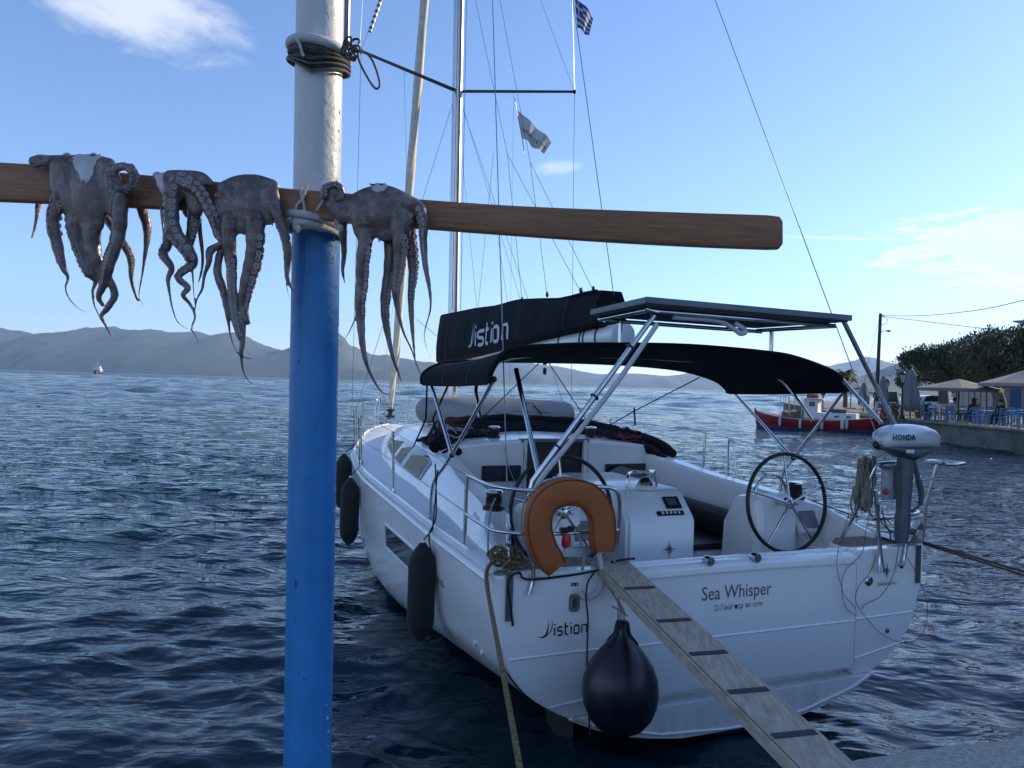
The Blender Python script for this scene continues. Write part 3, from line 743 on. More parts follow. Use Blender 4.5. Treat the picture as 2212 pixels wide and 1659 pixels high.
def oval(c, a, b, n=18): return [(c[0], c[1] + a * math.sin(q), c[2] + b * math.cos(q)) for q in np.linspace(0, 2 * math.pi, n, endpoint=False)]
mb.loft([oval(boom_a + bd * t, .085, .115) for t in np.linspace(0, 1, 6)]); boom = mb.build('boom', gel, yacht)
mb = Y(); mb.lathe([(.119, 0), (.119, .035), (.09, .05)], boom_a - np.array([.045, 0, 0]), (1, 0, 0), n=16); mb.build('boom_end', white_plastic, boom)
for u in (.36, .62, .70, 1.2):
    mb = Y(); c = boom_a + bd * (u / 5.23 * 1.0); mb.loft([oval(c + (o, 0, 0), .092, .122) for o in (-.012, .012)]); mb.build('boom_strap', black_print, boom)
# sail cover: a deep bag on the boom, its upper edge hung from the lazy jacks
top = [(7.42, 3.54), (6.5, 3.52), (5.6, 3.50), (4.75, 3.46), (4.05, 3.47), (3.4, 3.42), (2.75, 3.36), (2.35, 3.37), (2.05, 3.37), (1.93, 3.36)]
def bag_top(x): return float(np.interp(x, [p[0] for p in top][::-1], [p[1] for p in top][::-1]))
def bag_bot(x): return float(np.interp(x, [1.93, 2.6, 7.42], [3.02, 2.99, 2.72]))
mb = Y(); secs = []
for x in np.linspace(7.42, 1.93, 46):
    zt, zb = bag_top(x), bag_bot(x); wv = .012 * math.sin(x * 7.3) + .008 * math.sin(x * 17)
    wid = .20 * (.75 + .25 * min(1, (x - 1.7) / 1.5)); L = []
    for s_, a, b in ((1, .6, 0), (1, .95, .08), (1, 1.0, .35), (1, .9, .65), (1, .72, .96), (1, .66, 1.0), (-1, .66, 1.0), (-1, .72, .96), (-1, .9, .65), (-1, 1.0, .35), (-1, .95, .08), (-1, .6, 0)):
        L.append((x, s_ * (wid * a + wv * math.sin(b * 3.1)), zb + (zt - zb) * b))
    secs.append(L)
mb.loft(secs); bag = mb.build('sail_cover', canvas_sail, yacht, ang=50)
mb = Y(); mb.tube([(x, .128, bag_top(x) - .005) for x in np.linspace(7.35, 1.98, 20)], .014, 6); mb.build('cover_batten', canvas, bag)
def bag_pt(x, z, off=.012):
    zt, zb = bag_top(x), bag_bot(x); b = (z - zb) / (zt - zb); wid = .20 * (.75 + .25 * min(1, (x - 1.7) / 1.5)); wv = .012 * math.sin(x * 7.3) + .008 * math.sin(x * 17)
    return (x, wid * float(np.interp(b, [0, .08, .35, .65, .96, 1], [.6, .95, 1.0, .9, .72, .66])) + wv * math.sin(b * 3.1) + off, z)
def istion(fn, size, mat, par, fr=BF, wd=.13, sx=1.0, name='lettering'):
    """the squared 'istion' lettering, built from stroke ribbons"""
    mb = MB(fr); x = 0.0; X = .52
    L = {'i': ([[(0, 0), (0, X)], [(0, X + .14), (0, X + .24)]], .0), 's': ([[(.40, X), (.10, X), (0, X - .06), (0, .33), (.06, .28), (.34, .25), (.40, .2), (.40, .06), (.32, 0), (0, 0)]], .40),
         't': ([[(0, X + .26), (0, .10), (.07, 0), (.24, 0)], [(-.08, X), (.24, X)]], .24), 'o': ([[(.08, 0), (0, .08), (0, X - .08), (.08, X), (.36, X), (.44, X - .08), (.44, .08), (.36, 0), (.08, 0)]], .44), 'n': ([[(0, 0), (0, X), (.34, X), (.43, X - .09), (.43, 0)]], .43)}
    for ch in 'istion':
        st_, wdt = L[ch]
        for P in st_:
            P = np.array(P, float); T = np.gradient(P, axis=0); closed = np.allclose(P[0], P[-1])
            if closed: T[0] = T[-1] = P[1] - P[-2]
            Nn = np.stack([-T[:, 1], T[:, 0]], 1); Nn /= np.linalg.norm(Nn, axis=1)[:, None]
            A = P + Nn * wd * .5; B_ = P - Nn * wd * .5
            mb.grid([[fn((x + a_[0]) * size * sx, a_[1] * size) for a_ in (a, (a + b) / 2, b)] for a, b in zip(A, B_)])
        x += wdt + wd + .13
    return mb.build(name, mat, par, flat=True, data_fix=False)
def logo(fn, mat, par, s=1.0, fr=BF, name='logo'):
    """the crescent sail mark: three curved blades"""
    mb = MB(fr)
    def blade(p0, c, p1, w_):
        A, B_ = [], []
        for t in np.linspace(0, 1, 12):
            q = (1 - t) ** 2 * np.array(p0) + 2 * t * (1 - t) * np.array(c) + t * t * np.array(p1)
            q2 = (1 - t) ** 2 * np.array(p0) + 2 * t * (1 - t) * (np.array(c) + w_) + t * t * np.array(p1)
            A.append(fn(q[0] * s, q[1] * s)); B_.append(fn(q2[0] * s, q2[1] * s))
        mb.grid([A, B_])
    blade((0, .15), (.78, -.30), (.56, 1.0), np.array((-.13, .17)))
    blade((.46, .10), (.98, .28), (.74, .95), np.array((-.10, .04)))
    return mb.build(name, mat, par, flat=True, data_fix=False)
bagfn = lambda u, v: bag_pt(5.34 - u, 2.96 + v + u * .03)
istion(bagfn, .36, white_print, bag, sx=1.18)
logo(lambda u, v: bag_pt(5.72 - u, 2.93 + v), white_print, bag, .38)
# --- furled headsail on its forestay
fp = [by(843, 893, 0), by(868, 600, 0), by(917, 0, 0), by(935, -250, 0)]
mb = Y(); P = smooth_path(np.array(fp), 10); n = len(P)
mb.tube(P, [float(np.interp(i / n, [0, .06, .3, .8, 1], [.035, .06, .085, .085, .08])) * (1 + .07 * math.sin(i * 1.9)) for i in range(n)], 14)
sailc = pm('rolled_sailcloth', (.74, .69, .56), .8, var=.22, vscale=5, mscale=(4, 4, 1.2), bump=.5, bscale=22)
gen = mb.build('furled_headsail', sailc, yacht, ang=180)
mb = Y(); T_, U_, V_ = frames_along(P); mb.tube([P[i] + (U_[i] * math.cos(i * .55) + V_[i] * math.sin(i * .55)) * .083 for i in range(2, n)], .017, 6); mb.build('sail_fold', sailc, gen)
fd = by(843, 893, 0)
mb = Y(); mb.lathe([(.05, 0), (.11, .02), (.11, .05), (.05, .07), (.05, .14), (.10, .16), (.10, .19), (.03, .2)], fd + np.array([0, 0, -.10]), n=14); mb.build('furling_drum', rubber, gen)
mb = Y(); mb.tube([fd, (11.45, 0, 1.50)], .02, 6); mb.build('tack_fitting', steel, gen)
# --- standing and running rigging (each its own wire)
def wire_obj(name, pts, r=.004, mat=wire, par=None, n=5, fr=BF):
    mb = MB(fr); mb.tube(pts, r, n); return mb.build(name, mat, par or yacht)
cpP = np.array([-.012, 1.72, 1.25]); cpS = np.array([-.012, -1.745, 1.24])
# backstays to the quarters, with bottle screws
P1 = bx(1064, 0, 3.2); wire_obj('backstay', [P1 + (P1 - cpP) * .15, cpP], .0045)
P2 = bx(1545, 0, 2.2); wire_obj('backstay', [P2 + (P2 - cpS) * .15, cpS], .0045)
for c, P_ in ((cpP, P1), (cpS, P2)):
    d = (P_ - c) / np.linalg.norm(P_ - c)
    mb = Y(); mb.tube([c + d * .05, c + d * .13, c + d * .16, c + d * .34, c + d * .37, c + d * .42], [.011, .011, .016, .016, .010, .008], 8); mb.build('turnbuckle', steel, yacht)
    mb = Y(); mb.box((c[0] + .002, c[1], c[2] - .12), (.016, .045, .30)); mb.build('chainplate', dark_alu, yacht, bevel=.004)
dkP = by(760, 897, 1.58); dkS = by(1234, 893, -1.50)
wire_obj('cap_shroud', [TP, dkP]); wire_obj('cap_shroud', [TS, dkS])
wire_obj('cap_shroud', [TP, bx(830, -30, 7.2)]); wire_obj('cap_shroud', [TS, bx(1160, -20, 7.2)])
wire_obj('vertical_shroud', [TP + (.03, .02, 0), bx(784, -10, 6.7)]); wire_obj('vertical_shroud', [TS, bx(1236, -10, 6.7)])
wire_obj('lower_shroud', [mast_at(6.95) + (0, .08, 0), by(768, 890, 1.50)]); wire_obj('lower_shroud', [mast_at(6.95) + (0, -.08, 0), by(1225, 893, -1.45)])
# tube of a radar reflector seized to the port cap shroud
a, b = bx(799, 68, 6.75), bx(823, -2, 6.85)
mb = Y(); mb.tube([a, a + (b - a) * 1.6], .028, 10); rf = mb.build('radar_reflector', white_plastic, yacht)
for i in range(9):
    mb = Y(); c = a + (b - a) * (.06 + .17 * i); mb.tube([c, c + (b - a) * .06], .031, 10); mb.build('reflector_band', black_print, rf)
# lazy jacks
J1, J2 = by(1096, 333, .12), by(1145, 350, -.10)
M1, M2 = by(1027, 0, .1), by(1080, 0, -.1)
wire_obj('lazy_jack', [M1, J1], .003, black_rope); wire_obj('lazy_jack', [M2, J2], .003, black_rope)
for J, ends in ((J1, ((1128, 651), (1255, 632))), (J2, ((1182, 640), (1282, 629)))):
    for e in ends:
        q = by(*e, J[1] * .5); wire_obj('lazy_jack', [J, q], .003, black_rope)
        mb = Y(); mb.ball(q + (0, 0, .02), (.02, .02, .035), 6, 4); mb.build('jack_toggle', rubber, yacht)
for a, b in (((998, 225), (1124, 648)), ((998, 338), (1030, 664)), ((1066, 330), (1033, 664)), ((1065, 437), (1097, 660))):
    wire_obj('lazy_jack', [by(*a, .08), by(*b, .06)], .0025, black_rope)
wire_obj('halyard', [mast_at(10.7) + (-.2, .07, 0), mast_at(3.6) + (-.17, .07, 0)], .005, black_rope)
wire_obj('halyard', [mast_at(10.7) + (-.2, -.07, 0), mast_at(3.6) + (-.17, -.07, 0)], .005, grey_rope)
wire_obj('topping_lift', [by(1236, -10, 0), by(1326, 640, 0)], .004, black_rope)
wire_obj('flag_halyard', [TS + (mast_at(7.18) - TS) * .52, by(1100, 880, -.6)], .0022, wire)
wire_obj('flag_halyard', [TP + (mast_at(7.18) - TP) * .42, by(880, 430, .55), by(820, 880, .9)], .0022, wire)
wire_obj('vang', [by(900, 690, .25), by(955, 735, .15)], .004, black_rope)
# --- bimini
bm_ = [[], []]
AX, FX = .62, 2.26
aft = [(1.68, 2.45), (1.645, 2.56), (1.53, 2.685), (1.18, 2.735), (.68, 2.765), (0, 2.785), (-.74, 2.765), (-1.06, 2.73), (-1.44, 2.63), (-1.57, 2.53), (-1.60, 2.47)]
fro = [(1.73, 2.425), (1.72, 2.52), (1.56, 2.61), (1.18, 2.655), (.60, 2.675), (0, 2.685), (-.62, 2.675), (-1.08, 2.64), (-1.44, 2.56), (-1.60, 2.47), (-1.63, 2.42)]
A_ = smooth_path(np.array(aft), 4); B_ = smooth_path(np.array(fro), 4)
G = []
for u in np.linspace(0, 1, 15):
    x = AX + (FX - AX) * u; sag = -.025 * math.sin(u * math.pi) + (.012 * math.sin(u * math.pi * 2) if 0 else 0)
    row = []
    for a, b in zip(A_, B_):
        y, z = a + (b - a) * u
        edge = abs(y) > 1.55
        row.append((x, y, z + sag * (1.6 if edge else 1) + (.03 * math.sin(u * math.pi) if abs(y) > 1.6 else 0)))
    G.append(row)
mb = Y(); mb.slab(np.array(G), (0, 0, 1), .012); bim = mb.build('bimini', canvas, yacht, ang=70)
mb = Y(); mb.tube([(AX - .01, *p) for p in A_], .02, 8); mb.build('bimini_hem', canvas, bim)
mb = Y(); mb.tube([(FX + .01, *p) for p in B_], .018, 8); mb.build('bimini_hem', canvas, bim)
for u in (.33, .68):
    i = int(u * 14); mb = Y(); mb.tube([np.array(q) + (0, 0, .003) for q in G[i]], .0045, 5); mb.build('seam', seam, bim)
for j in (8, 20, 32):
    mb = Y(); mb.tube([np.array(G[i][j]) + (0, 0, .003) for i in range(15)], .0045, 5); mb.build('seam', seam, bim)
for x in (2.6, 3.75, 5.95, 6.9):
    mb = Y(); mb.tube([bag_pt(x, bag_bot(x) + (bag_top(x) - bag_bot(x)) * b, .003) for b in np.linspace(.02, .98, 14)], .004, 5); mb.build('seam', seam, bag)
def rod(name, pts, r=.0155, par=None, mat=steel, k=0):
    mb = Y(); mb.tube(pts, r, 10, k=k); return mb.build(name, mat, par or yacht)
for sgn in (1, -1):
    px0 = np.array([1.30, sgn * 1.72, 1.88]) if sgn > 0 else np.array([1.30, -1.66, 1.82])
    ac = np.array([.66, sgn * 1.62, 2.48]); fc = np.array([2.22, sgn * 1.66, 2.44])
    rod('bimini_leg', [(1.62, sgn * 1.79, 1.32), (1.60, sgn * 1.79, 1.56), (1.54, sgn * 1.77, 1.68), px0, ac], k=4)
    rod('bimini_leg', [px0, fc + (fc - px0) * 0.0])
    rod('bimini_bow', [(1.0 + .0, sgn * 1.60, 2.19), (1.22, sgn * 1.56, 2.44), (1.30, sgn * 1.40, 2.60), (1.36, sgn * 1.0, 2.69), (1.38, 0, 2.715)], .0145, k=5)
    for q in (px0, ac): 
        mb = Y(); mb.ball(q, .024, 8, 5); mb.build('bimini_joint', rubber, yacht)
rod('bimini_leg', [bx(1115, 798, .8), bx(1165, 1032, .08)], .018)
rod('bimini_leg', [bx(1813, 812, .66), bx(1905, 915, .06)], .016)
rod('bimini_strap', [(2.2, 1.70, 2.44), by(920, 905, 1.7), by(893, 965, 1.4)], .008, mat=canvas)
rod('bimini_strap', [by(968, 832, 1.5), by(935, 905, 1.35), (3.2, 1.30, 1.80)], .010, mat=canvas)
rod('bimini_strap', [bx(1512, 815, 2.26), bx(1370, 888, 3.0), bx(1318, 918, 3.5)], .006, mat=canvas)
rod('bimini_strap', [bx(1370, 880, 3.0), bx(1372, 918, 3.0)], .010, mat=canvas)
# --- solar panel on its frame above the bimini
SPc = [np.array(q) for q in ((-.12, .87, 3.0), (-.12, -.88, 2.985), (.88, -.84, 2.995), (.84, .78, 3.0))]
mb = Y(); mb.prism(SPc, (0, 0, .042)); solar = mb.build('solar_panel', pm('panel_frame', (.16, .185, .21), .5, .2), yacht, bevel=.004)
mb = Y(); mb.prism([q * .97 + np.array([.38, 0, 3.0]) * .03 + np.array([0, 0, -.004]) for q in SPc], (0, 0, -.006)); mb.build('backsheet', pm('panel_backsheet', (.045, .05, .06), .6), solar)
rod('solar_frame', [(.80, .72, 2.965), (-.02, .80, 2.965), (-.06, .74, 2.96), (-.06, -.76, 2.945), (-.02, -.82, 2.95), (.80, -.78, 2.96)], .016, solar)
rod('solar_frame', [(.72, .72, 2.955), (.72, -.76, 2.945)], .016, solar)
rod('solar_cable', [(-.03, .6, 2.93), (-.03, .25, 2.925), (-.04, .12, 2.88), (-.05, .06, 2.845), (-.05, .02, 2.87), (-.03, .10, 2.92)], .017, solar, hose, k=5)
for y in (.60, -.83): rod('solar_post', [(.68, y, 2.96), (.68, y, 2.80), (.68, y, 2.765)], .0175)
rod('solar_strut', [bx(1413, 682, -.04), bx(1150, 1040, .05), bx(1143, 1075, .05)], .018)
rod('solar_hose', [bx(1420, 700, -.08), bx(1330, 830, -.06), bx(1240, 945, -.03), bx(1165, 1040, .0), bx(1150, 1090, .03)], .017, mat=hose, k=4)
rod('solar_strut', [bx(1823, 695, -.04), bx(1936, 925, .05)], .018)
for t in (.2, .5, .8):
    q = bx(1413, 682, -.04) * (1 - t) + bx(1150, 1040, .05) * t
    mb = Y(); mb.lathe([(.03, -.006), (.03, .006)], q, np.array([-.05, 1, -1.2]), n=10); mb.build('cable_tie', rubber, yacht)
# --- pushpits, stanchions, lifelines, pulpit
z1, z2 = 1.80, 1.53
rod('pushpit', [(.67, 1.80, 1.285), (.66, 1.80, z1 - .04), (.60, 1.80, z1), (.25, 1.81, z1), (.06, 1.76, z1), (-.02, 1.60, z1 - .01), (-.03, 1.35, z1 - .01), (-.03, 1.10, z1), (-.03, .98, z1 - .06), (.02, .95, 1.45), (.05, .96, 1.27)], .0135, k=5)
rod('pushpit', [(.67, 1.80, z2), (.30, 1.81, z2), (.10, 1.77, z2 - .01), (0, 1.55, z2 - .02), (-.02, 1.2, z2 - .02), (.0, .96, z2 - .02)], .0125, k=5)
rod('pushpit', [(-.03, 1.50, z1), (-.02, 1.56, 1.4), (-.02, 1.57, 1.22), (-.03, 1.60, 1.14)], .014, k=3)
rod('pushpit', [(.67, -1.80, 1.285), (.66, -1.80, z1 - .04), (.55, -1.81, z1), (.2, -1.82, z1), (.05, -1.80, z1), (-.02, -1.70, z1), (-.03, -1.62, z1 - .05), (-.02, -1.60, 1.3), (-.02, -1.57, 1.15), (-.05, -1.52, 1.12)], .0135, k=5)
rod('pushpit', [(.60, -1.80, z2), (.2, -1.82, z2), (0, -1.74, z2 - .01), (-.02, -1.40, z2 - .03), (-.02, -1.22, z2 - .03)], .0125, k=4)
rod('pushpit', [(.22, -1.16, 1.27), (.06, -1.19, 1.6), (-.01, -1.24, 1.86), (-.02, -1.30, 1.92), (-.02, -1.55, 1.93), (0, -1.68, 1.93)], .0135, k=4)
rod('pushpit', [(-.02, -1.26, 1.72), (-.03, -1.30, 1.35), (-.04, -1.30, 1.17), (-.06, -1.27, 1.10)], .014, k=4)
for t_ in ([(.0, -1.80, 1.93), (.02, -1.98, 1.93), (-.18, -2.0, 1.93), (-.20, -1.82, 1.93), (.0, -1.80, 1.93)],): rod('pushpit', t_, .0135, k=5)
rod('pushpit', [(-.08, -1.84, 1.93), (-.02, -1.80, 1.6), (0, -1.79, 1.28)], .013)
for sgn in (1, -1):
    st = []
    for x in (2.93, 5.1, 6.9, 8.6):
        s_ = sheer(x); b = np.array([x, sgn * (s_[0] - .06), s_[1] + .02]); t = b + np.array([0, sgn * .03, .61]); st.append((b, t))
        o = rod('stanchion', [b, t], .0125)
        mb = Y(); mb.lathe([(.03, 0), (.022, .02), (.016, .05)], b, n=10); mb.build('stanchion_base', steel, o)
    for k in (1.0, .52):
        pts = [np.array([.67, sgn * 1.80, 1.285 + (z1 - 1.285) * (1.0 if k == 1 else .5)])] + [b + (t - b) * k for b, t in st] + [np.array([9.9, sgn * .62, 1.47 + .6 * k])]
        wire_obj('lifeline', pts, .003)
    rod('bow_pulpit', [(9.9, sgn * .70, 1.46), (9.9, sgn * .66, 2.05), (10.1, sgn * .62, 2.10), (11.0, sgn * .34, 2.12), (11.15, sgn * .26, 2.08), (11.2, sgn * .24, 1.5)], .0125, k=3)
    rod('bow_pulpit', [(10.55, sgn * .50, 1.47), (10.55, sgn * .47, 2.11)], .0115)
    rod('bow_pulpit', [(9.95, sgn * .66, 1.78), (11.17, sgn * .25, 1.80)], .010)
# boarding frame on the starboard rail
rod('rail_hoop', [(2.47, -1.82, 1.32), (2.46, -1.81, 1.86), (2.42, -1.80, 1.90), (2.38, -1.81, 1.86), (2.28, -1.82, 1.32)], .009, k=3)
# --- windows in the topsides, port lights, lettering on the hull
q4 = [on_hull(*p) for p in ((834, 1139), (879, 1177), (897, 1192), (895, 1240), (877, 1225), (834, 1180))]
mb = Y(); x0, x1 = 1.92, 3.03
mb.grid([[(x, hull_y(x, z) + .004, z) for z in np.linspace(.80 + .0 * x, 1.0, 4)] for x in np.linspace(x0, x1, 8)]); hw = mb.build('hull_window', dark_glass, hull)
mb = Y(); mb.tube([(x, hull_y(x, z) + .003, z) for x, z in ((x0 - .02, .78), (x1 + .02, .78), (x1 + .02, 1.02), (x0 - .02, 1.02), (x0 - .02, .78))], .008, 5); mb.build('window_frame', gel, hw)
mb = Y(); mb.grid([[(x, -hull_y(x, z) - .004, z) for z in np.linspace(.80, 1.0, 4)] for x in np.linspace(x0, x1, 8)]); mb.build('hull_window', dark_glass, hull)
cq = by(977, 1131, 1.66)
mb = Y(); P = [(x, float(np.interp(z, [1.30, cm_(x)[2] - .03], [cm_(x)[0] - .015, cm_(x)[1] + .03])) + .006, z) for x, z in ((.98, 1.345), (1.18, 1.36), (1.18, 1.45), (.98, 1.435))]
mb.add(P, [(0, 1, 2, 3)]); mb.build('port_light', dark_glass, yacht)
lettering('lettering', '410', .085, lambda u, v: (1.22 - u, hull_y(1.22 - u, .90 + v) + .004, .90 + v), black_print, hull, BF, sx=1.1, spacing=1.15)
xt = -.016
lettering('lettering', 'Sea Whisper', .135, lambda u, v: (xt, .30 - u, .995 + v), grey_print, door, BF, sx=.86)
lettering('lettering', 'Σι Γουίσπερ', .055, lambda u, v: (xt, .19 - u, .915 + v), black_print, door, BF, sx=.72, spacing=1.12)
lettering('lettering', 'ΝΠ 12779', .042, lambda u, v: (xt, -.075 - u, .917 + v), black_print, door, BF, sx=.78, spacing=1.05)
tp = -.0025
istion(lambda u, v: (tp, 1.400 - u, .858 + v), .098, black_print, hull, sx=.83)
logo(lambda u, v: (tp, 1.525 - u, .845 + v), black_print, hull, .135)
star(-1.42, 1.085, -.004, .075, 'star_badge', hull, dark_alu)
lettering('lettering', 'JEANNEAU', .036, lambda u, v: (tp, -1.33 - u, .975 + v), black_print, hull, BF, sx=1.05, spacing=1.1)
# fittings on the transom
def disc(x, y, z, r, name, mat, par, ring=True):
    mb = Y(); mb.lathe([(r, 0), (r * 1.0, .008), (r * .72, .016), (r * .62, .010), (.001, .008)], (x, y, z), (-1, 0, 0), n=18); return mb.build(name, mat, par)
o = disc(0, -1.24, 1.02, .038, 'shower_fitting', steel, hull); disc(-.008, -1.24, 1.02, .022, 'shower_nozzle', dark_alu, o)
o = disc(-.03, .02, .22, .03, 'exhaust_outlet', steel, hull); disc(-.031, .02, .22, .02, 'exhaust_hole', black_print, o)
disc(0, -1.44, .62, .018, 'drain', dark_alu, hull)
for y in (.24, -.16):
    mb = Y(); mb.lathe([(.032, -.03), (.036, 0), (.032, .03)], (-.0, y, DT + .03), (1, 0, 0), n=14); lt = mb.build('latch', steel, door)
    mb = Y(); mb.lathe([(.022, 0), (.022, .008)], (-.031, y, DT + .03), (-1, 0, 0), n=12); mb.build('latch_face', dark_alu, lt)
for (x, z) in ((.55, .66), (.45, .63)):
    mb = Y(); mb.lathe([(.022, 0), (.020, .012), (.004, .014)], (x, hull_y(x, z), z), (0, 1, 0), n=12); mb.build('through_hull', white_plastic, hull)
# shore power inlet: clear flap with a label above
c = bx(1240, 1300, 0); mb = Y(); mb.prism([(-.012, c[1] + a * .038, c[2] + b * .062) for a, b in ((-1, -.8), (-.6, -1), (.6, -1), (1, -.8), (1, .7), (.6, .85), (-.6, .85), (-1, .7))], (.012, 0, 0)); inlet = mb.build('power_inlet', pm('inlet_housing', (.20, .20, .19), .35, var=.5, vscale=40), hull, bevel=.004)
mb = Y(); mb.box((-.014, c[1] - .004, c[2]), (.012, .016, .07)); mb.box((-.016, c[1] + .012, c[2] - .01), (.012, .01, .05)); mb.build('inlet_flap', dark_alu, inlet, bevel=.003)
mb = Y(); mb.box((-.01, c[1], c[2] + .075), (.014, .034, .026)); mb.build('inlet_hinge', white_plastic, inlet, bevel=.003)
mb = Y(); mb.box((-.002, c[1], c[2] + .112), (.004, .05, .022)); lb = mb.build('warning_label', black_print, hull)
mb = Y(); mb.box((-.0045, c[1] - .012, c[2] + .112), (.002, .008, .012)); mb.box((-.0045, c[1] + .012, c[2] + .112), (.002, .006, .012)); mb.build('label_print', white_print, lb)
# rudders and saildrive under the stern
for y in (1.05, -1.05):
    mb = Y(); mb.loft([[(.62 + a * c_, y + b * .05 + (.05 if y > 0 else -.05) * (z < 0) * abs(z), z) for a, b in ((-.5, 0), (-.2, 1), (.3, .8), (.5, 0), (.3, -.8), (-.2, -1))] for z, c_ in ((.30, .5), (0, .46), (-.9, .28))]); mb.build('rudder', anti, yacht)
# cleats
def cleat(x, y, z):
    mb = Y(); mb.tube([(x - .09, y, z + .05), (x, y, z + .055), (x + .09, y, z + .05)], .012, 8); mb.tube([(x - .03, y, z), (x - .025, y, z + .05)], .012, 6); mb.tube([(x + .03, y, z), (x + .025, y, z + .05)], .012, 6); return mb.build('cleat', steel, yacht)
for sgn in (1, -1):
    for x in (.20, 5.6, 10.2): cleat(x, sgn * (sheer(x)[0] - .07), sheer(x)[1] + .02)
# --- folded sprayhood over the cabin top
P = [(3.30, 1.30, 1.76), (3.75, 1.18, 1.86), (4.25, .85, 1.965), (4.42, 0, 2.0), (4.25, -.85, 1.965), (3.7, -1.22, 1.87), (3.25, -1.40, 1.70)]
Q = smooth_path(np.array(P), 8); mb = Y(); mb.tube(Q, [.066 * (1 + .12 * math.sin(i * 1.7) + .07 * math.sin(i * .9)) for i in range(len(Q))], 12); hood = mb.build('folded_sprayhood', canvas, yacht)
for k in range(4):
    mb = Y(); rr_ = np.random.default_rng(k); o_ = np.array([-.14 - .13 * k, 0, -.045 - .015 * k]); Q2 = Q * np.array([1, 1 - .03 * k, 1]) + o_
    mb.tube(Q2[2 + k:-2], [.042 * (1 + .3 * math.sin(i * (1.1 + .3 * k) + k)) for i in range(len(Q2[2 + k:-2]))], 9); mb.build('hood_fold', canvas, hood)
mb = Y(); mb.tube([p + np.array([.02, 0, .058]) for p in Q[3:-3]], .012, 6); mb.build('hood_bow', dark_alu, hood)
mb = Y(); mb.prism([(3.6, 1.36, 1.52), (4.2, 1.28, 1.60), (4.35, 1.05, 1.93), (4.15, 1.06, 2.0), (3.55, 1.22, 1.80)], (0, -.03, 0)); mb.build('hood_side', canvas, hood, bevel=.01)
mb = Y(); mb.tube([(2.95, -1.42, 1.70), (3.3, -1.42, 1.76), (3.9, -1.3, 1.86)], [.05, .10, .09], 8, k=4); mb.build('hood_fold', canvas, hood)
for y in (.62, -.62):   # grab rails and lines along the roof
    rod('grab_rail', [(5.0, y * 1.2, 1.84), (5.05, y * 1.2, 1.89), (6.8, y, 1.83), (6.85, y, 1.78)], .012)
# mainsheet, jackstays
wire_obj('mainsheet', [boom_a + bd * .33 + (0, 0, -.12), (3.9, .75, 1.88)], .006, black_rope); wire_obj('mainsheet', [boom_a + bd * .33 + (0, 0, -.12), (3.9, -.9, 1.88)], .006, black_rope)
c = boom_a + bd * .33 + np.array([0, 0, -.16]); mb = Y(); mb.box(c, (.03, .05, .10)); mb.box(c + (0, 0, -.12), (.03, .04, .08)); mb.build('mainsheet_block', rubber, yacht, bevel=.008)
wire_obj('jackstay', [(3.4, -1.42, 1.70), (2.4, -1.50, 1.55), (1.2, -1.60, 1.49), (.5, -1.66, 1.40)], .006, black_rope)

# ================================================================== quays and land
concrete = pm('old_concrete', (.56, .53, .47), .92, var=.40, vscale=45, bump=1.0, bscale=55, detail=9, col2=(.24, .23, .20))
def edge_y(x): return 3.07 + .306 * (x - 1.48)
def quay_near():
    r_ = np.random.default_rng(4); mb = MB(); z = .96
    xs_ = np.concatenate([np.linspace(-9, -1.2, 14), np.linspace(-1.1, 4.5, 90), np.linspace(4.7, 13.2, 16)])
    j1 = np.convolve(r_.normal(0, 1, len(xs_)), np.ones(5) / 5, 'same') * .035; j2 = np.convolve(r_.normal(0, 1, len(xs_)), np.ones(7) / 7, 'same') * .03
    G = []
    for x, a, b in zip(xs_, j1, j2):
        e = edge_y(x)
        G.append([(x + 1.2, e - 6.5, z), (x + .3, e - 1.4, z + .002), (x, e - .35, z + .003 * math.sin(x * 9)), (x, e - .10 + a * .7, z - .004 + b * .12), (x, e - .02 + a, z - .03 + b * .4), (x, e + a, z - .10 + b), (x, e + .02 + b, z - .5), (x, e + .02, -1.5)])
    mb.grid(G); return structure('quay', mb, concrete, ang=50)
quay_near()
VZ = 1.05
land = [(13.0, 6.4), (22.9, 16), (22.9, 33), (23.0, 40), (23.2, 46), (24.0, 54), (25.8, 62), (29, 73), (35, 95), (48, 120), (160, 150), (220, 60), (220, -60), (10, -60), (10, -1.5)]
mb = MB(); mb.prism([(a, b, -1.5) for a, b in land], (0, 0, VZ + 1.5)); structure('village_quay', mb, pm('dark_quay_stone', (.13, .135, .125), .9, var=.45, vscale=1.2, bump=.8, bscale=9, detail=9), flat=True)
mb = MB()
for i in range(1, 9):     # coping along the edge, a real lip
    a, b = np.array(land[i]), np.array(land[i + 1]); d = (b - a) / np.linalg.norm(b - a)
    mb.beam((*(a + d * .02), VZ - .02), (*(b - d * .02), VZ - .02), .30, .10)
cop = mb.build('quay_coping', pm('worn_coping', (.20, .20, .185), .9, var=.35, vscale=2, bump=.4)); cop['kind'] = 'structure'
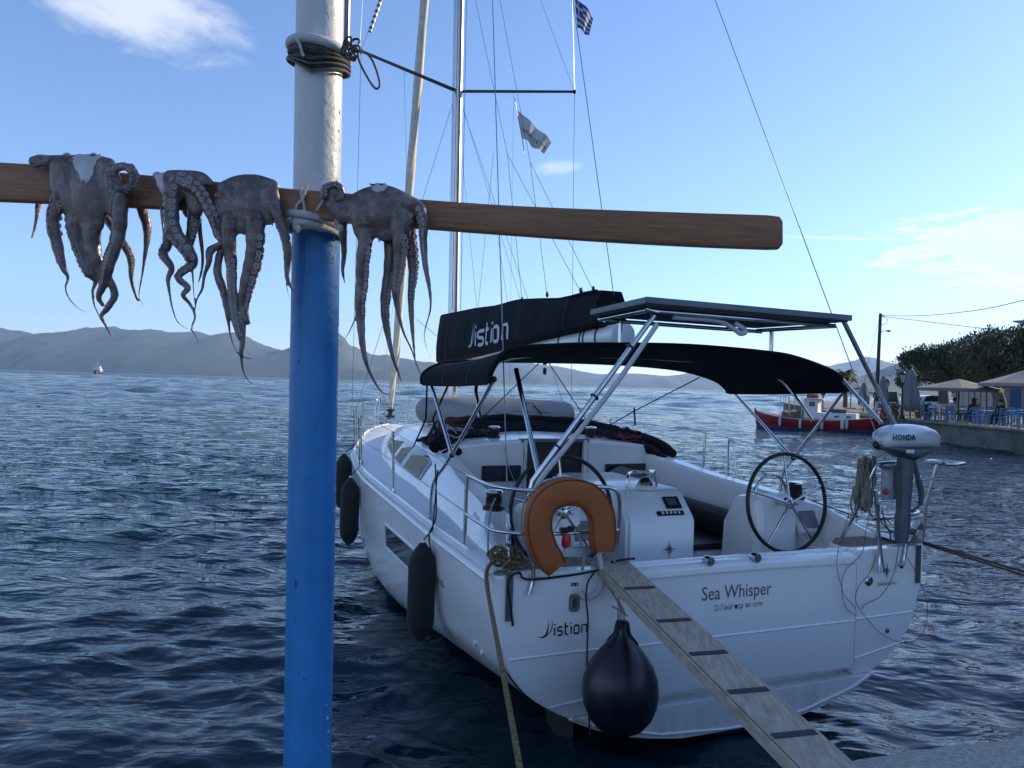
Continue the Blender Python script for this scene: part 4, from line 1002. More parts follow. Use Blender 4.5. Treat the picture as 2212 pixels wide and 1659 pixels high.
# unseen hill added on the right, its crest shaped to shade the harbour
sd = np.array([math.sin(SUN_AZ), math.cos(SUN_AZ)]); ld = np.array([-sd[1], sd[0]])
TAN = math.tan(SUN_EL)
def shade(l): return float(np.interp(l, [-60, 0, 2.1, 3.8, 5.6, 8.4, 9.4, 10.7, 13, 15.5, 22], [2.6, 2.8, 2.72, 2.2, 1.5, .6, .2, -.7, -1.7, -2.8, -40]))
def crest(l): return max(VZ, shade(l) + TAN * 78) if l > -60 else VZ + (33 - VZ) * max(0, (l + 120) / 60)
G = []
for l in np.concatenate([np.linspace(-120, -5, 28), np.linspace(-4, 23, 82)]):
    row = []
    for s_ in np.linspace(58, 128, 29):
        k = min(1, (s_ - 58) / 20); h = VZ + (crest(l) - VZ) * (k * k * (3 - 2 * k) if s_ <= 78 else max(0, 1 - (s_ - 78) / 50))
        p = sd * s_ + ld * l; row.append((p[0], p[1], h - .4 * (h < VZ + .01)))
    G.append(row)
mb = MB(); mb.grid(G); structure('shade_hill', mb, m_hill, ang=180)

# ================================================================== the painted post and what hangs on it
blue_paint = pm('blue_gloss_paint', (.014, .185, .47), .45, var=.14, vscale=7, bump=.32, bscale=30, coat=.12, rvar=.1)
white_paint = pm('white_gloss_paint', (.56, .565, .55), .42, var=.07, vscale=6, bump=.55, bscale=22, coat=.2)
def weather(m, chip, lo=.70, sc=26):
    t = m.node_tree; p = t.nodes['Principled BSDF']; c = t.nodes.new('ShaderNodeTexCoord')
    n_ = noise(t, c.outputs['Object'], sc, 6, .75, .4, (1, 1, .6)); n2_ = noise(t, c.outputs['Object'], 3.2, 3, .5)
    f = math_(t, 'MULTIPLY', math_(t, 'GREATER_THAN', n_, lo), math_(t, 'GREATER_THAN', n2_, .47))
    st2 = noise(t, c.outputs['Object'], 30, 5, .6, 0, (1, 1, .05))
    mx = t.nodes.new('ShaderNodeMix'); mx.data_type = 'RGBA'; mx.inputs[7].default_value = (*chip, 1)
    mx2 = t.nodes.new('ShaderNodeMix'); mx2.data_type = 'RGBA'; mx2.blend_type = 'MULTIPLY'; mx2.inputs[7].default_value = (.80, .80, .78, 1)
    old = p.inputs['Base Color'].links[0].from_socket
    t.links.new(old, mx2.inputs[6]); t.links.new(math_(t, 'MULTIPLY', math_(t, 'SUBTRACT', st2, .45, clamp=True), 2.2, clamp=True), mx2.inputs[0])
    t.links.new(mx2.outputs[2], mx.inputs[6]); t.links.new(f, mx.inputs[0]); t.links.new(mx.outputs[2], p.inputs['Base Color'])
weather(blue_paint, (.012, .03, .07), .66, 38); weather(white_paint, (.20, .17, .14), .67, 34)
PY = 2.07
pt, pb_ = wY(691.5, 0, PY), wY(664, 1659, PY)
def post_at(z): return pb_ + (pt - pb_) * (z - pb_[2]) / (pt[2] - pb_[2])
zblue = float(wY(680, 497, PY - .065)[2])
post = thing('mooring_post', 'round steel post painted glossy blue below and white above, left of the yacht', 'post', post_at(.96))
def shaft(z0, z1, n, r=.0652, wob=0.0, seed=1, z_top_wave=0):
    r_ = np.random.default_rng(seed); rings = []
    for i in range(n + 1):
        z = z0 + (z1 - z0) * i / n; c = post_at(z)
        rings.append([(c[0] + math.cos(a) * (r + wob * r_.normal()), c[1] + math.sin(a) * (r + wob * r_.normal()), z + (z_top_wave * (math.sin(a * 3 + 1) + .5 * math.sin(a * 7)) if i == n else 0)) for a in np.linspace(0, 2 * math.pi, 40, endpoint=False)])
    mb = MB(); mb.loft(rings); return mb
shaft(.961, zblue, 60, .0656, .00022, 2, .0025).build('blue_section', blue_paint, post, ang=50)
shaft(zblue - .02, 4.6, 60, .0648, .0003, 3).build('white_section', white_paint, post, ang=50)
mb = MB(); c = post_at(3.0); mb.tube([post_at(3.42) + (.066, .045, 0), post_at(4.6) + (.070, .045, 0)], .008, 8); mb.build('conduit', dark_alu, post)
r_ = np.random.default_rng(9); mb = MB()
for k in range(46):
    z = r_.uniform(1.4, 3.4); a = r_.uniform(-.5, .35) ; c = post_at(z); s_ = r_.uniform(.0012, .0034)
    mb.ball((c[0] + math.cos(a) * .0655, c[1] + math.sin(a) * .0655, z), (s_ * .9, s_, s_ * 1.8), 6, 4)
lum = mb.build('paint_runs', white_paint, post); lum['kind'] = 'stuff'

def ring_pts(zc, rad, n=40, tilt=0.0, sagf=0.0, ph=0.0, drop=0.0, ecc=1.0, fr=None):
    P = []
    for a in np.linspace(0, 2 * math.pi, n, endpoint=False):
        c = post_at(zc); front = .5 - .5 * math.sin(a)
        P.append((c[0] + math.cos(a) * rad * ecc, c[1] + math.sin(a) * (rad if fr is None or math.sin(a) > 0 else fr), zc - math.cos(a) * tilt - sagf * front ** 1.5 * (1 - .5 * abs(math.cos(a)))))
    return P
hemp = pm('weathered_pale_rope', (.55, .54, .50), .9, var=.25, vscale=50, bump=.8, bscale=180)
zr = float(wY(680, 464, 1.925)[2])
lash = thing('rope_lashing', 'thick pale rope ring tied round the post just under the wooden beam', 'rope', post_at(zr))
mb = MB(); mb.tube(ring_pts(zr, .0765, tilt=.008, fr=.151), [.0105 + .0008 * math.sin(i * 2.3) for i in range(40)], 10, closed=True); mb.build('rope_ring', hemp, lash)
mb = MB(); mb.tube(ring_pts(zr - .020, .0755, tilt=.008, fr=.148), .0085, 10, closed=True); mb.build('rope_ring', hemp, lash)
for pts in (((641, 470), (640, 446), (655, 428), (660, 410), (664, 398)), ((655, 480), (658, 450), (652, 425), (650, 404))):
    mb = MB(); mb.tube([wY(*p, 1.922) for p in pts], .0036, 7, k=3); mb.build('rope_tie', hemp, lash)
mb = MB(); mb.tube([wY(*p, 1.918) for p in ((684, 455), (700, 430), (718, 405), (728, 396))], .0036, 7, k=3); mb.build('rope_tie', hemp, lash)
for p in ((731, 482), (640, 484)):
    mb = MB(); c = wY(*p, 1.93); mb.ball(c, (.012, .014, .02), 9, 6); mb.ball(c + (.008, -.006, -.014), (.008, .009, .012), 8, 5); mb.build('knot', hemp, lash)

zc = float(wY(690, 92, PY - .07)[2])
cable = pm('dark_cable', (.035, .033, .032), .55, var=.4, vscale=30)
cable2 = pm('brown_cable', (.10, .085, .07), .6, var=.4, vscale=30)
coil = thing('cable_coil', 'tangled dark cable coil and pale hose wrapped round the white top of the post', 'cable', post_at(zc))
mb = MB(); mb.tube(ring_pts(zc + .006, .079, tilt=.010), .0135, 12, closed=True); mb.build('hose_ring', pm('pale_pvc_hose', (.45, .46, .45), .45, var=.2, vscale=30), coil)
r_ = np.random.default_rng(11)
for k in range(17):
    u = k / 16; mb = MB(); mb.tube(ring_pts(zc - .010 - .016 * u + r_.uniform(-.004, .004), .0735 + .011 * r_.uniform(0, 1) + .004 * math.sin(u * 3), tilt=.006 + r_.uniform(-.004, .010), sagf=.006 + .050 * u + r_.uniform(-.006, .006), n=44), .0026 + .0012 * r_.random(), 6, closed=True)
    mb.build('cable_turn', cable if k % 4 else cable2, coil)
for k in range(7):
    mb = MB(); c = wY(758 + r_.uniform(-8, 10), 108 + r_.uniform(-14, 14), 1.985 + r_.uniform(-.012, .02)); ra, rb = r_.uniform(.010, .019), r_.uniform(.012, .024); t0 = r_.uniform(0, 6)
    mb.tube([(c[0] + ra * math.cos(a) + .004 * math.cos(2 * a + t0), c[1] + .010 * math.sin(a + t0), c[2] + rb * math.sin(a)) for a in np.linspace(0, 5.6, 16)], .0032, 6, k=2); mb.build('cable_loop', cable2 if k % 2 else cable, coil)
mb = MB(); mb.tube([wY(*p, 1.985) for p in ((748, 96), (770, 104), (776, 132), (794, 168), (811, 191), (820, 184), (815, 158), (803, 128), (786, 112), (762, 112))], .0031, 7, k=4); mb.build('hanging_loop', cable2, coil)
mb = MB(); mb.tube([wY(*p, 1.98) for p in ((641, 84), (648, 98), (652, 112), (656, 122))], .0042, 6, k=3); mb.build('tape_tie', hemp, coil)

# ------------------------------------------------------------------ wooden beam
wood = bpy.data.materials.new('varnished_wood'); wood.use_nodes = True
t = wood.node_tree; p = t.nodes['Principled BSDF']; c = t.nodes.new('ShaderNodeTexCoord')
n1 = noise(t, c.outputs['Object'], 9, 8, .65, .6, (1.0, 20, 22)); n2 = noise(t, c.outputs['Object'], 3, 4, .5, 0, (1, 2, 2)); n3 = noise(t, c.outputs['Object'], 90, 4, .6, 0, (.10, 1, 1))
cr_ = t.nodes.new('ShaderNodeValToRGB'); cr_.color_ramp.elements[0].position = .32; cr_.color_ramp.elements[0].color = (.10, .042, .017, 1); cr_.color_ramp.elements[1].position = .68; cr_.color_ramp.elements[1].color = (.37, .165, .065, 1)
t.links.new(math_(t, 'ADD', math_(t, 'MULTIPLY', n1, .65), math_(t, 'ADD', math_(t, 'MULTIPLY', n2, .25), math_(t, 'MULTIPLY', n3, .12))), cr_.inputs[0]); t.links.new(cr_.outputs[0], p.inputs['Base Color'])
p.inputs['Roughness'].default_value = .42; b_ = t.nodes.new('ShaderNodeBump'); b_.inputs['Strength'].default_value = .35; b_.inputs['Distance'].default_value = .003
t.links.new(n1, b_.inputs['Height']); t.links.new(b_.outputs[0], p.inputs['Normal'])
BEAM = [(-160, 342, 427), (0, 350, 433), (120, 358, 438), (300, 376, 447), (480, 393, 456), (640, 408, 468), (740, 416, 479), (910, 430, 492), (1100, 443, 506), (1300, 452, 520), (1500, 459, 531), (1660, 464, 537), (1684, 467, 536.5), (1690, 476, 529)]
mb = MB(); secs = []
B2 = smooth_path(np.array(BEAM, float), 5); B2 = np.vstack([B2[:-11], np.array(BEAM[-3:], float)])
for px_, a, b in B2:
    T1, T2 = wY(px_, a, 1.935), wY(px_, b, 1.935); hgt = T1[2] - T2[2]; q = min(.007, hgt * .2)
    L = []
    for (u, v) in ((0, q), (.25 * q, .3 * q), (q, 0), (.032 - q, 0), (.032, q)): L.append((T1[0], 1.932 + u, T1[2] - v))
    for (u, v) in ((.032, q), (.032 - q, 0), (q, 0), (.25 * q, .3 * q), (0, q)): L.append((T2[0], 1.932 + u, T2[2] + v))
    secs.append(L)
mb.loft(secs); c0 = wY(680, 430, 1.948)
beam = mb.build('wooden_beam', wood, ang=60); tag(beam, 'long varnished wooden beam tied across the post with octopuses drying on it', 'beam')
beam.data.transform(Matrix.Translation(-Vector(c0))); beam.location = c0

# ------------------------------------------------------------------ octopuses drying on the beam
from mathutils.bvhtree import BVHTree
def octo_mat():
    m = bpy.data.materials.new('octopus_skin'); m.use_nodes = True; t = m.node_tree; p = t.nodes['Principled BSDF']; c = t.nodes.new('ShaderNodeTexCoord')
    a = noise(t, c.outputs['Object'], 14, 6, .65, .4); b = noise(t, c.outputs['Object'], 120, 4, .7)
    cr_ = t.nodes.new('ShaderNodeValToRGB'); e = cr_.color_ramp.elements; e[0].position = .36; e[0].color = (.042, .026, .023, 1); e[1].position = .70; e[1].color = (.28, .215, .21, 1)
    n = e.new(.54); n.color = (.115, .076, .068, 1)
    t.links.new(math_(t, 'ADD', math_(t, 'MULTIPLY', a, .72), math_(t, 'MULTIPLY', b, .34)), cr_.inputs[0]); t.links.new(cr_.outputs[0], p.inputs['Base Color'])
    p.inputs['Roughness'].default_value = .30; p.inputs['Coat Weight'].default_value = .35; p.inputs['Coat Roughness'].default_value = .14
    b_ = t.nodes.new('ShaderNodeBump'); b_.inputs['Strength'].default_value = .8; b_.inputs['Distance'].default_value = .004; fo = noise(t, c.outputs['Object'], 45, 5, .6, .5, (1, 1, .22)); t.links.new(math_(t, 'ADD', math_(t, 'MULTIPLY', b, .5), math_(t, 'MULTIPLY', fo, 1.3)), b_.inputs['Height']); t.links.new(b_.outputs[0], p.inputs['Normal'])
    return m
oskin = octo_mat()
osuck = pm('octopus_sucker', (.31, .26, .25), .4, var=.35, vscale=40, coat=.3)
opale = pm('octopus_inner_skin', (.47, .46, .46), .4, var=.22, vscale=18, bump=.2, bscale=60, coat=.3)
def c1(u, v): return u / 2.976, v / 2.976 + 292.0
def c2(u, v): return u / 2.884 + 530.9, v / 2.884 + 309.7
mb = MB(); mb.lathe([(.62, 0), (.95, .18), (1.0, .38), (.80, .50), (.55, .36), (.22, .22), (.02, .20)], n=10)
sucker_proto = mb.build('sucker', osuck, ang=70); sucker_mesh = sucker_proto.data; bpy.data.objects.remove(sucker_proto)
def octopus(name_label, conv, sc, strokes, arms, pale=None, seed=1):
    r_ = np.random.default_rng(seed); mb = MB()
    k = 1 / sc * 1.9 / F / 2
    def W(u, v, Y_): return wY(*conv(u, v), Y_)
    for S in strokes:                        # the mantle and web, flattened against the beam
        P = [W(u, v, yy) for u, v, wd, yy in S]
        mb.tube(P, [wd * k for u, v, wd, yy in S], 14, k=4, flat=(1, .42, 1)); 
        for i in (0, -1): mb.ball(P[i], (S[i][2] * k, S[i][2] * k * .42, S[i][2] * k), 12, 8)
    paths = []
    for A in arms:
        Q = np.array([[*W(u, v, yy), wd * k * .88] for u, v, wd, yy in A['p']]); Q = smooth_path(Q, 7)
        n = len(Q); Q[:, 3] *= 1 + .04 * np.sin(np.arange(n) * 1.3 + r_.uniform(0, 6)); Q[:, 1] += .003 * np.sin(np.arange(n) * .4 + r_.uniform(0, 6))
        mb.tube(Q[:, :3], np.maximum(Q[:, 3], .0013), 10, flat=(1, .85, 1)); mb.ball(Q[0, :3], Q[0, 3], 8, 6); paths.append((A, Q))
    tmp = mb.build('tmp', oskin, data_fix=False)
    q = tmp.modifiers.new('r', 'REMESH'); q.mode = 'VOXEL'; q.voxel_size = .0021; q.use_smooth_shade = True
    q = tmp.modifiers.new('s', 'SMOOTH'); q.factor = .5; q.iterations = 9
    dg = bpy.context.evaluated_depsgraph_get(); dg.update()
    me = bpy.data.meshes.new_from_object(tmp.evaluated_get(dg)); old = tmp.data; bpy.data.objects.remove(tmp); bpy.data.meshes.remove(old)
    cs = [W(u, v, 1.92) for S in strokes for u, v, _, _ in S]; c = np.mean(cs, axis=0)
    root = thing('octopus', name_label, 'octopus', c, 0, 'octopuses drying on the beam')
    bvh = BVHTree.FromPolygons([v.co[:] for v in me.vertices], [tuple(p.vertices) for p in me.polygons])
    me.transform(Matrix.Translation(-Vector(c))); me.materials.clear(); me.materials.append(oskin)
    me.polygons.foreach_set('use_smooth', [True] * len(me.polygons)); me.name = 'body'
    body = bpy.data.objects.new('body', me); COL.objects.link(body); body.parent = root; WM[body] = WM[root]
    small = MB(); nbig = 0
    for A, Q in paths:
        if not A.get('s'): continue
        d = np.array(A['s'], float)          # direction the suckers face, in the picture plane plus towards the viewer (-y)
        s0, s1 = A.get('r', (0.0, .9)); n = len(Q); L = np.concatenate([[0], np.cumsum(np.linalg.norm(np.diff(Q[:, :3], axis=0), axis=1))]); pos = L[-1] * s0; row = 0
        while pos < L[-1] * s1:
            c_ = [np.interp(pos, L, Q[:, j]) for j in range(4)]; rad = c_[3]; rs = max(.0011, min(.0078, rad * A.get('k', .40)))
            i = min(n - 2, int(np.searchsorted(L, pos))); T = Q[i + 1, :3] - Q[max(0, i - 1), :3]; T /= max(np.linalg.norm(T), 1e-9)
            if 'rc' in A: d = np.array(c_[:3]) - W(*A['rc'], c_[1]); d = d / np.linalg.norm(d) + np.array([0, -.55, 0])
            dd = d - T * np.dot(d, T); dd /= max(np.linalg.norm(dd), 1e-9); sd_ = np.cross(T, dd)
            off = (.50 if row % 2 else -.50) * A.get('w', 1.0); v = dd + sd_ * off; v /= np.linalg.norm(v)
            loc, nor, _, _ = bvh.find_nearest(Vector(np.array(c_[:3]) + v * rad * 1.6))
            if loc is not None:
                nor = Vector(nor); nor = nor if nor.dot(Vector(v)) > 0 else Vector(v)
                M_ = Matrix.Translation(loc - nor * rs * .25) @ nor.to_track_quat('Z', 'Y').to_matrix().to_4x4() @ Matrix.Scale(rs, 4)
                if rs > .0042 and nbig < 280:
                    o = bpy.data.objects.new('sucker', sucker_mesh); COL.objects.link(o); o.parent = root; o.matrix_local = WM[root].inverted() @ M_; nbig += 1
                else:
                    o_ = len(small.v); small.v += [tuple(M_ @ v_.co) for v_ in sucker_mesh.vertices]; small.f += [tuple(i_ + o_ for i_ in p_.vertices) for p_ in sucker_mesh.polygons]; small.m += [0] * len(sucker_mesh.polygons)
            pos += rs * A.get('g', 1.12); row += 1
    if small.v:
        o = small.build('small_suckers', osuck, root, ang=70, data_fix=False); o['kind'] = 'stuff'
    if pale:
        G = []
        for u in np.linspace(0, 1, 12):
            row = []
            for v in np.linspace(0, 1, 12):
                a, b, c_, d_ = [np.array(q, float) for q in pale]
                q = (a * (1 - u) + b * u) * (1 - v) + (d_ * (1 - u) + c_ * u) * v
                q = q + .055 * np.linalg.norm(b - a) * np.array([math.sin(v * 9 + seed) + .5 * math.sin(v * 21), math.sin(u * 8 + 1 + seed) + .5 * math.sin(u * 19)]) * (abs(u - .5) + abs(v - .5))
                dr = ray(*conv(*q)); dl = np.linalg.norm(dr)
                loc, nor, _, dist = bvh.ray_cast(Vector(CAM), Vector(dr / dl))
                P = np.array(loc) if loc is not None else W(q[0], q[1], 1.90)
                row.append(P - dr / dl * .0012 + np.array([0, 0, .0]))
            G.append(row)
        m2 = MB(); m2.slab(np.array(G), (0, -1, 0), .0016); m2.build('mantle_lining', opale, root, ang=80)
    return root
FR, BK, MID = 1.905, 1.992, 1.945
def st(*q): return [(a, b, w_, yy) for a, b, w_, yy in q]
def ar(pts, **k):
    return dict(p=[(a[0], a[1], a[2], a[3] if len(a) > 3 else k.get('y', FR)) for a in pts], **k)
LFT, RGT, TOC = (-1, -.35, 0), (1, -.35, 0), (0, -1, 0)
octopus('leftmost octopus on the beam, with a white patch and an arm curled in a ring', c1, 2.976,
  [st((400, 215, 170, FR), (420, 330, 190, FR), (470, 450, 170, FR), (500, 540, 120, FR)), st((560, 215, 190, FR), (560, 330, 225, FR - .004), (580, 470, 235, FR), (590, 560, 170, FR)),
   st((670, 220, 160, FR), (700, 330, 190, FR), (730, 440, 150, FR), (770, 520, 110, FR)), st((300, 160, 66, FR), (380, 165, 80, FR), (470, 170, 90, FR), (600, 172, 100, FR), (700, 195, 100, FR)),
   st((430, 165, 90, 1.92), (430, 146, 74, MID), (430, 180, 100, BK), (420, 330, 120, BK)), st((600, 165, 100, 1.92), (600, 148, 74, MID), (600, 190, 110, BK), (640, 330, 120, BK))],
  [ar([(330, 160, 60), (265, 145, 56), (210, 165, 50), (222, 190, 46), (270, 182, 44), (318, 190, 40)], s=TOC, k=.3, r=(.05, .9)),
   ar([(250, 360, 60, BK), (245, 430, 50, BK), (240, 520, 30, BK), (216, 600, 22, BK), (208, 668, 16, BK)], s=RGT, k=.4),
   ar([(380, 400, 110), (345, 560, 90), (370, 720, 78), (410, 850, 52), (432, 910, 26), (425, 980, 18), (450, 1060, 14), (500, 1110, 11), (560, 1135, 9), (596, 1124, 6)], s=LFT, r=(.05, .5)),
   ar([(470, 450, 120, 1.915), (475, 600, 96, 1.91), (525, 760, 100), (575, 880, 76), (608, 935, 38), (600, 1000, 25), (608, 1100, 16), (650, 1195, 10)], s=LFT, r=(.02, .6), k=.42),
   ar([(575, 520, 150, 1.915), (590, 700, 130), (630, 830, 95), (655, 930, 64), (660, 990, 48)], s=None),
   ar([(775, 420, 120, 1.90), (770, 560, 112, 1.898), (742, 700, 98, 1.896), (695, 850, 94, 1.896), (662, 960, 64, 1.898), (638, 1040, 44), (660, 1098, 26)], s=(-.6, -1, 0), k=.24, r=(.3, .8)),
   ar([(700, 900, 50), (730, 1000, 58), (733, 1055, 50), (690, 1110, 48), (656, 1155, 34), (672, 1210, 22), (712, 1295, 13)], s=LFT, k=.3, r=(.2, .6)),
   ar([(690, 540, 70, BK), (790, 690, 64, BK), (838, 800, 58, BK), (848, 930, 32, BK), (872, 1040, 22, BK), (892, 1070, 11, BK)], s=RGT, r=(.2, .7)),
   ar([(905, 400, 80, BK), (912, 470, 80, BK), (940, 580, 72, BK), (945, 700, 44, BK), (920, 830, 24, BK), (905, 960, 16, BK), (895, 1050, 11, BK), (935, 1107, 7, BK)], s=RGT, k=.3, r=(.1, .6)),
   ar([(790 + 74 * math.cos(a) * (1 - .015 * a), 272 + 76 * math.sin(a) * (1 - .015 * a), 66 - 1.5 * a, 1.893) for a in np.linspace(-.9, 6.3, 22)], s=(0, -.9, 0.01), rc=(790, 272), k=.34, g=1.05, r=(.02, .97), w=.5)],
  pale=[(455, 128), (640, 126), (570, 300), (520, 290)], seed=1)
octopus('pale octopus second from the left, its sucker covered arms twisted together', c1, 2.976,
  [st((1010, 265, 66, FR), (1060, 310, 120, FR), (1120, 380, 130, FR)), st((1090, 262, 80, FR), (1190, 262, 80, FR), (1290, 275, 84, FR), (1350, 305, 50, FR)), st((1190, 300, 130, FR), (1250, 370, 150, FR), (1260, 460, 120, FR)),
   st((1150, 265, 90, 1.92), (1150, 262, 60, MID), (1160, 290, 90, BK), (1230, 480, 130, BK))],
  [ar([(1200, 290, 120), (1120, 340, 120, 1.898), (1100, 430, 112, 1.895), (1105, 560, 118, 1.893), (1140, 660, 116, 1.893), (1210, 750, 104, 1.895), (1240, 820, 78), (1165, 880, 62), (1152, 925, 54), (1205, 980, 48), (1180, 1030, 36), (1218, 1085, 26), (1256, 1170, 20), (1232, 1250, 15), (1280, 1330, 9)], s=(-.1, -1, 0), k=.40, r=(.0, .72), w=1.3, g=1.25),
   ar([(1065, 330, 70), (1090, 560, 70, 1.915), (1080, 690, 72, 1.915), (1048, 760, 70), (1105, 850, 48), (1080, 915, 36), (1090, 990, 24), (1107, 1120, 16), (1150, 1208, 12), (1228, 1256, 8)], s=LFT, k=.4, r=(.3, .7)),
   ar([(1180, 290, 110, 1.898), (1260, 340, 104, 1.893), (1320, 420, 96, 1.893), (1375, 540, 88, 1.898), (1400, 640, 66), (1432, 690, 42), (1352, 740, 64), (1345, 820, 44), (1312, 895, 28), (1302, 990, 23), (1262, 1060, 15), (1250, 1150, 10)], s=(.35, -1, 0), k=.40, r=(.0, .45), w=1.2, g=1.25),
   ar([(1250, 470, 110, 1.93), (1235, 600, 84, 1.93), (1222, 710, 60, 1.925)], s=RGT, k=.35), ar([(1280, 540, 44, 1.95), (1300, 760, 28, 1.95), (1290, 900, 20, 1.95), (1276, 952, 10, 1.95)]),
   ar([(1228, 830, 24), (1245, 980, 14), (1256, 1110, 9)]), ar([(1040, 440, 28, 1.94), (1045, 600, 16, 1.94), (1052, 712, 9, 1.94)])],
  pale=[(985, 240), (1050, 240), (1052, 400), (1010, 320)], seed=2)
octopus('smooth domed brown octopus just left of the post', c1, 2.976,
  [st((1480, 390, 170, FR), (1470, 480, 190, FR), (1490, 580, 150, FR)), st((1600, 350, 190, FR), (1590, 450, 235, FR - .004), (1585, 560, 170, FR)), st((1710, 380, 170, FR), (1720, 450, 170, FR), (1725, 520, 120, FR)),
   st((1450, 350, 120, FR), (1530, 312, 112, FR), (1640, 306, 112, FR), (1740, 335, 112, FR)), st((1600, 310, 110, 1.92), (1600, 286, 70, MID), (1600, 320, 110, BK), (1600, 470, 130, BK))],
  [ar([(1430, 400, 110), (1405, 480, 84), (1408, 548, 58)], s=LFT, k=.25),
   ar([(1480, 540, 140), (1470, 700, 112), (1488, 850, 84), (1495, 1000, 74), (1502, 1140, 62), (1535, 1270, 50), (1556, 1330, 40)], s=(.2, -1, 0), k=.42, r=(.35, .95), g=1.0, w=.9),
   ar([(1640, 540, 160, 1.90), (1640, 700, 132, 1.898), (1620, 820, 128, 1.898), (1590, 960, 108), (1562, 1100, 78), (1585, 1180, 50), (1598, 1215, 36)], s=RGT, k=.34, r=(.15, .85)),
   ar([(1555, 1150, 50), (1560, 1330, 44), (1550, 1420, 28), (1560, 1500, 20), (1600, 1580, 13), (1660, 1615, 9), (1760, 1637, 6)]),
   ar([(1425, 690, 52, 1.915), (1400, 860, 60, 1.915), (1430, 980, 60, 1.915), (1450, 1080, 44), (1470, 1200, 26), (1480, 1290, 17), (1530, 1400, 12), (1588, 1434, 14), (1640, 1441, 8)], s=LFT, k=.35, r=(.1, .5)),
   ar([(1750, 440, 100), (1792, 540, 78, 1.90), (1835, 660, 70, 1.90), (1852, 760, 62, 1.90), (1845, 850, 46, 1.90), (1852, 930, 34, 1.90), (1880, 990, 22, 1.90), (1900, 1015, 10, 1.90)], s=LFT, k=.36, r=(.2, .8)),
   ar([(1840, 880, 20), (1850, 1010, 10), (1880, 1085, 8), (1916, 1105, 5)])], seed=3)
octopus('grey brown octopus just right of the post with long sucker edged arms', c2, 2.884,
  [st((690, 390, 150, FR), (740, 440, 200, FR), (750, 530, 170, FR)), st((820, 350, 190, FR), (840, 440, 230, FR - .004), (870, 540, 150, FR)), st((950, 375, 170, FR), (960, 460, 185, FR), (960, 545, 140, FR)),
   st((600, 400, 96, FR), (690, 355, 100, FR), (770, 318, 100, FR), (880, 315, 110, FR), (1000, 365, 110, FR)), st((820, 300, 110, 1.92), (820, 284, 70, MID), (830, 320, 110, BK), (900, 470, 130, BK)),
   st((520, 290, 96, FR), (565, 290, 110, FR), (560, 380, 130, FR), (620, 440, 120, FR), (680, 430, 110, FR))],
  [ar([(490, 330, 60), (500, 275, 56), (550, 255, 50), (590, 275, 46), (600, 330, 44), (560, 350, 40)], s=TOC, k=.34, r=(0, 1), y=1.895),
   ar([(755, 480, 170), (745, 600, 112), (727, 760, 96), (720, 900, 88), (712, 1000, 78), (716, 1150, 58), (732, 1280, 42), (760, 1400, 28), (812, 1500, 20), (860, 1558, 13), (920, 1570, 7)], s=RGT, k=.34, r=(.1, .75)),
   ar([(600, 440, 80, 1.93), (608, 560, 60, 1.96), (612, 680, 42, 1.98), (606, 790, 28, 1.99), (616, 872, 11, 1.99)], s=LFT, k=.35, r=(.2, .9)),
   ar([(880, 480, 110, 1.93), (900, 650, 92, 1.94), (890, 800, 82, 1.94), (870, 950, 76, 1.94), (870, 1100, 58, 1.94), (892, 1230, 42, 1.94), (922, 1350, 28, 1.94), (950, 1430, 22, 1.94), (972, 1490, 11, 1.94)], s=RGT, k=.34, r=(.2, .7)),
   ar([(950, 460, 130), (960, 650, 102), (948, 800, 80), (935, 930, 58), (950, 1060, 34), (985, 1180, 20), (1030, 1280, 16), (1062, 1370, 14), (1100, 1460, 11), (1146, 1512, 7)], s=RGT, k=.4, r=(.1, .55), g=1.05),
   ar([(1015, 480, 100, BK), (1035, 680, 92, BK), (1042, 800, 76, BK), (1030, 950, 54, BK), (1032, 1100, 38, BK), (1046, 1250, 22, BK), (1060, 1385, 10, BK)], s=(.6, -1, 0), k=.46, r=(.12, .8), g=1.1),
   ar([(1000, 370, 110), (1070, 400, 104, 1.90), (1108, 490, 76, 1.90), (1106, 600, 60, 1.90), (1120, 760, 44, 1.90), (1144, 900, 29, 1.90), (1150, 1030, 18, 1.90), (1114, 1180, 12, 1.90), (1122, 1260, 10, 1.90), (1160, 1352, 6, 1.90)], s=(-.6, -1, 0), k=.38, r=(.1, .65)),
   ar([(712, 1020, 26), (685, 1085, 16), (640, 1180, 12), (588, 1262, 7)])],
  pale=[(768, 250), (884, 252), (862, 300), (796, 300)], seed=4)

# ================================================================== things on and around the yacht
def fender(label, x, zt, zb, r, ydist, line):
    y = hull_y(x, (zt + zb) / 2) + r + .015; c = B2W((x, y, zb)); o = thing('fender', label, 'fender', c, 0, 'black fenders along the port side')
    L = zt - zb; mb = MB(); prof = [(.02, 0), (.035, .01), (r * .62, .05), (r * .92, .11), (r, .17), (r, L - .17), (r * .92, L - .11), (r * .62, L - .05), (.035, L - .01), (.028, L), (.02, L + .01)]
    mb.lathe(prof, c, n=20); mb.build('fender_body', pm('black_fender_cover', (.012, .013, .016), .8, var=.25, vscale=18, bump=.25, bscale=200, sheen=.1), o)
    mb = MB(); mb.lathe([(.014, 0), (.02, .012), (.014, .03)], c + (0, 0, L), n=10); mb.build('fender_eye', white_plastic, o)
    mb = MB(); mb.tube([c + (0, 0, L + .02)] + [B2W(q) for q in line], .006, 7); mb.build('fender_line', black_rope, o)
    return o
fender('black cylinder fender nearest the stern, hanging against the yacht side', 1.28, 1.20, .45, .107, 0, [(1.30, 1.86, 1.30), (1.42, 1.80, 1.75)])
fender('black cylinder fender in the middle of three, beside the blue post', 4.62, 1.27, .48, .112, 0, [(4.75, 1.84, 1.40), (5.05, 1.82, 1.97)])
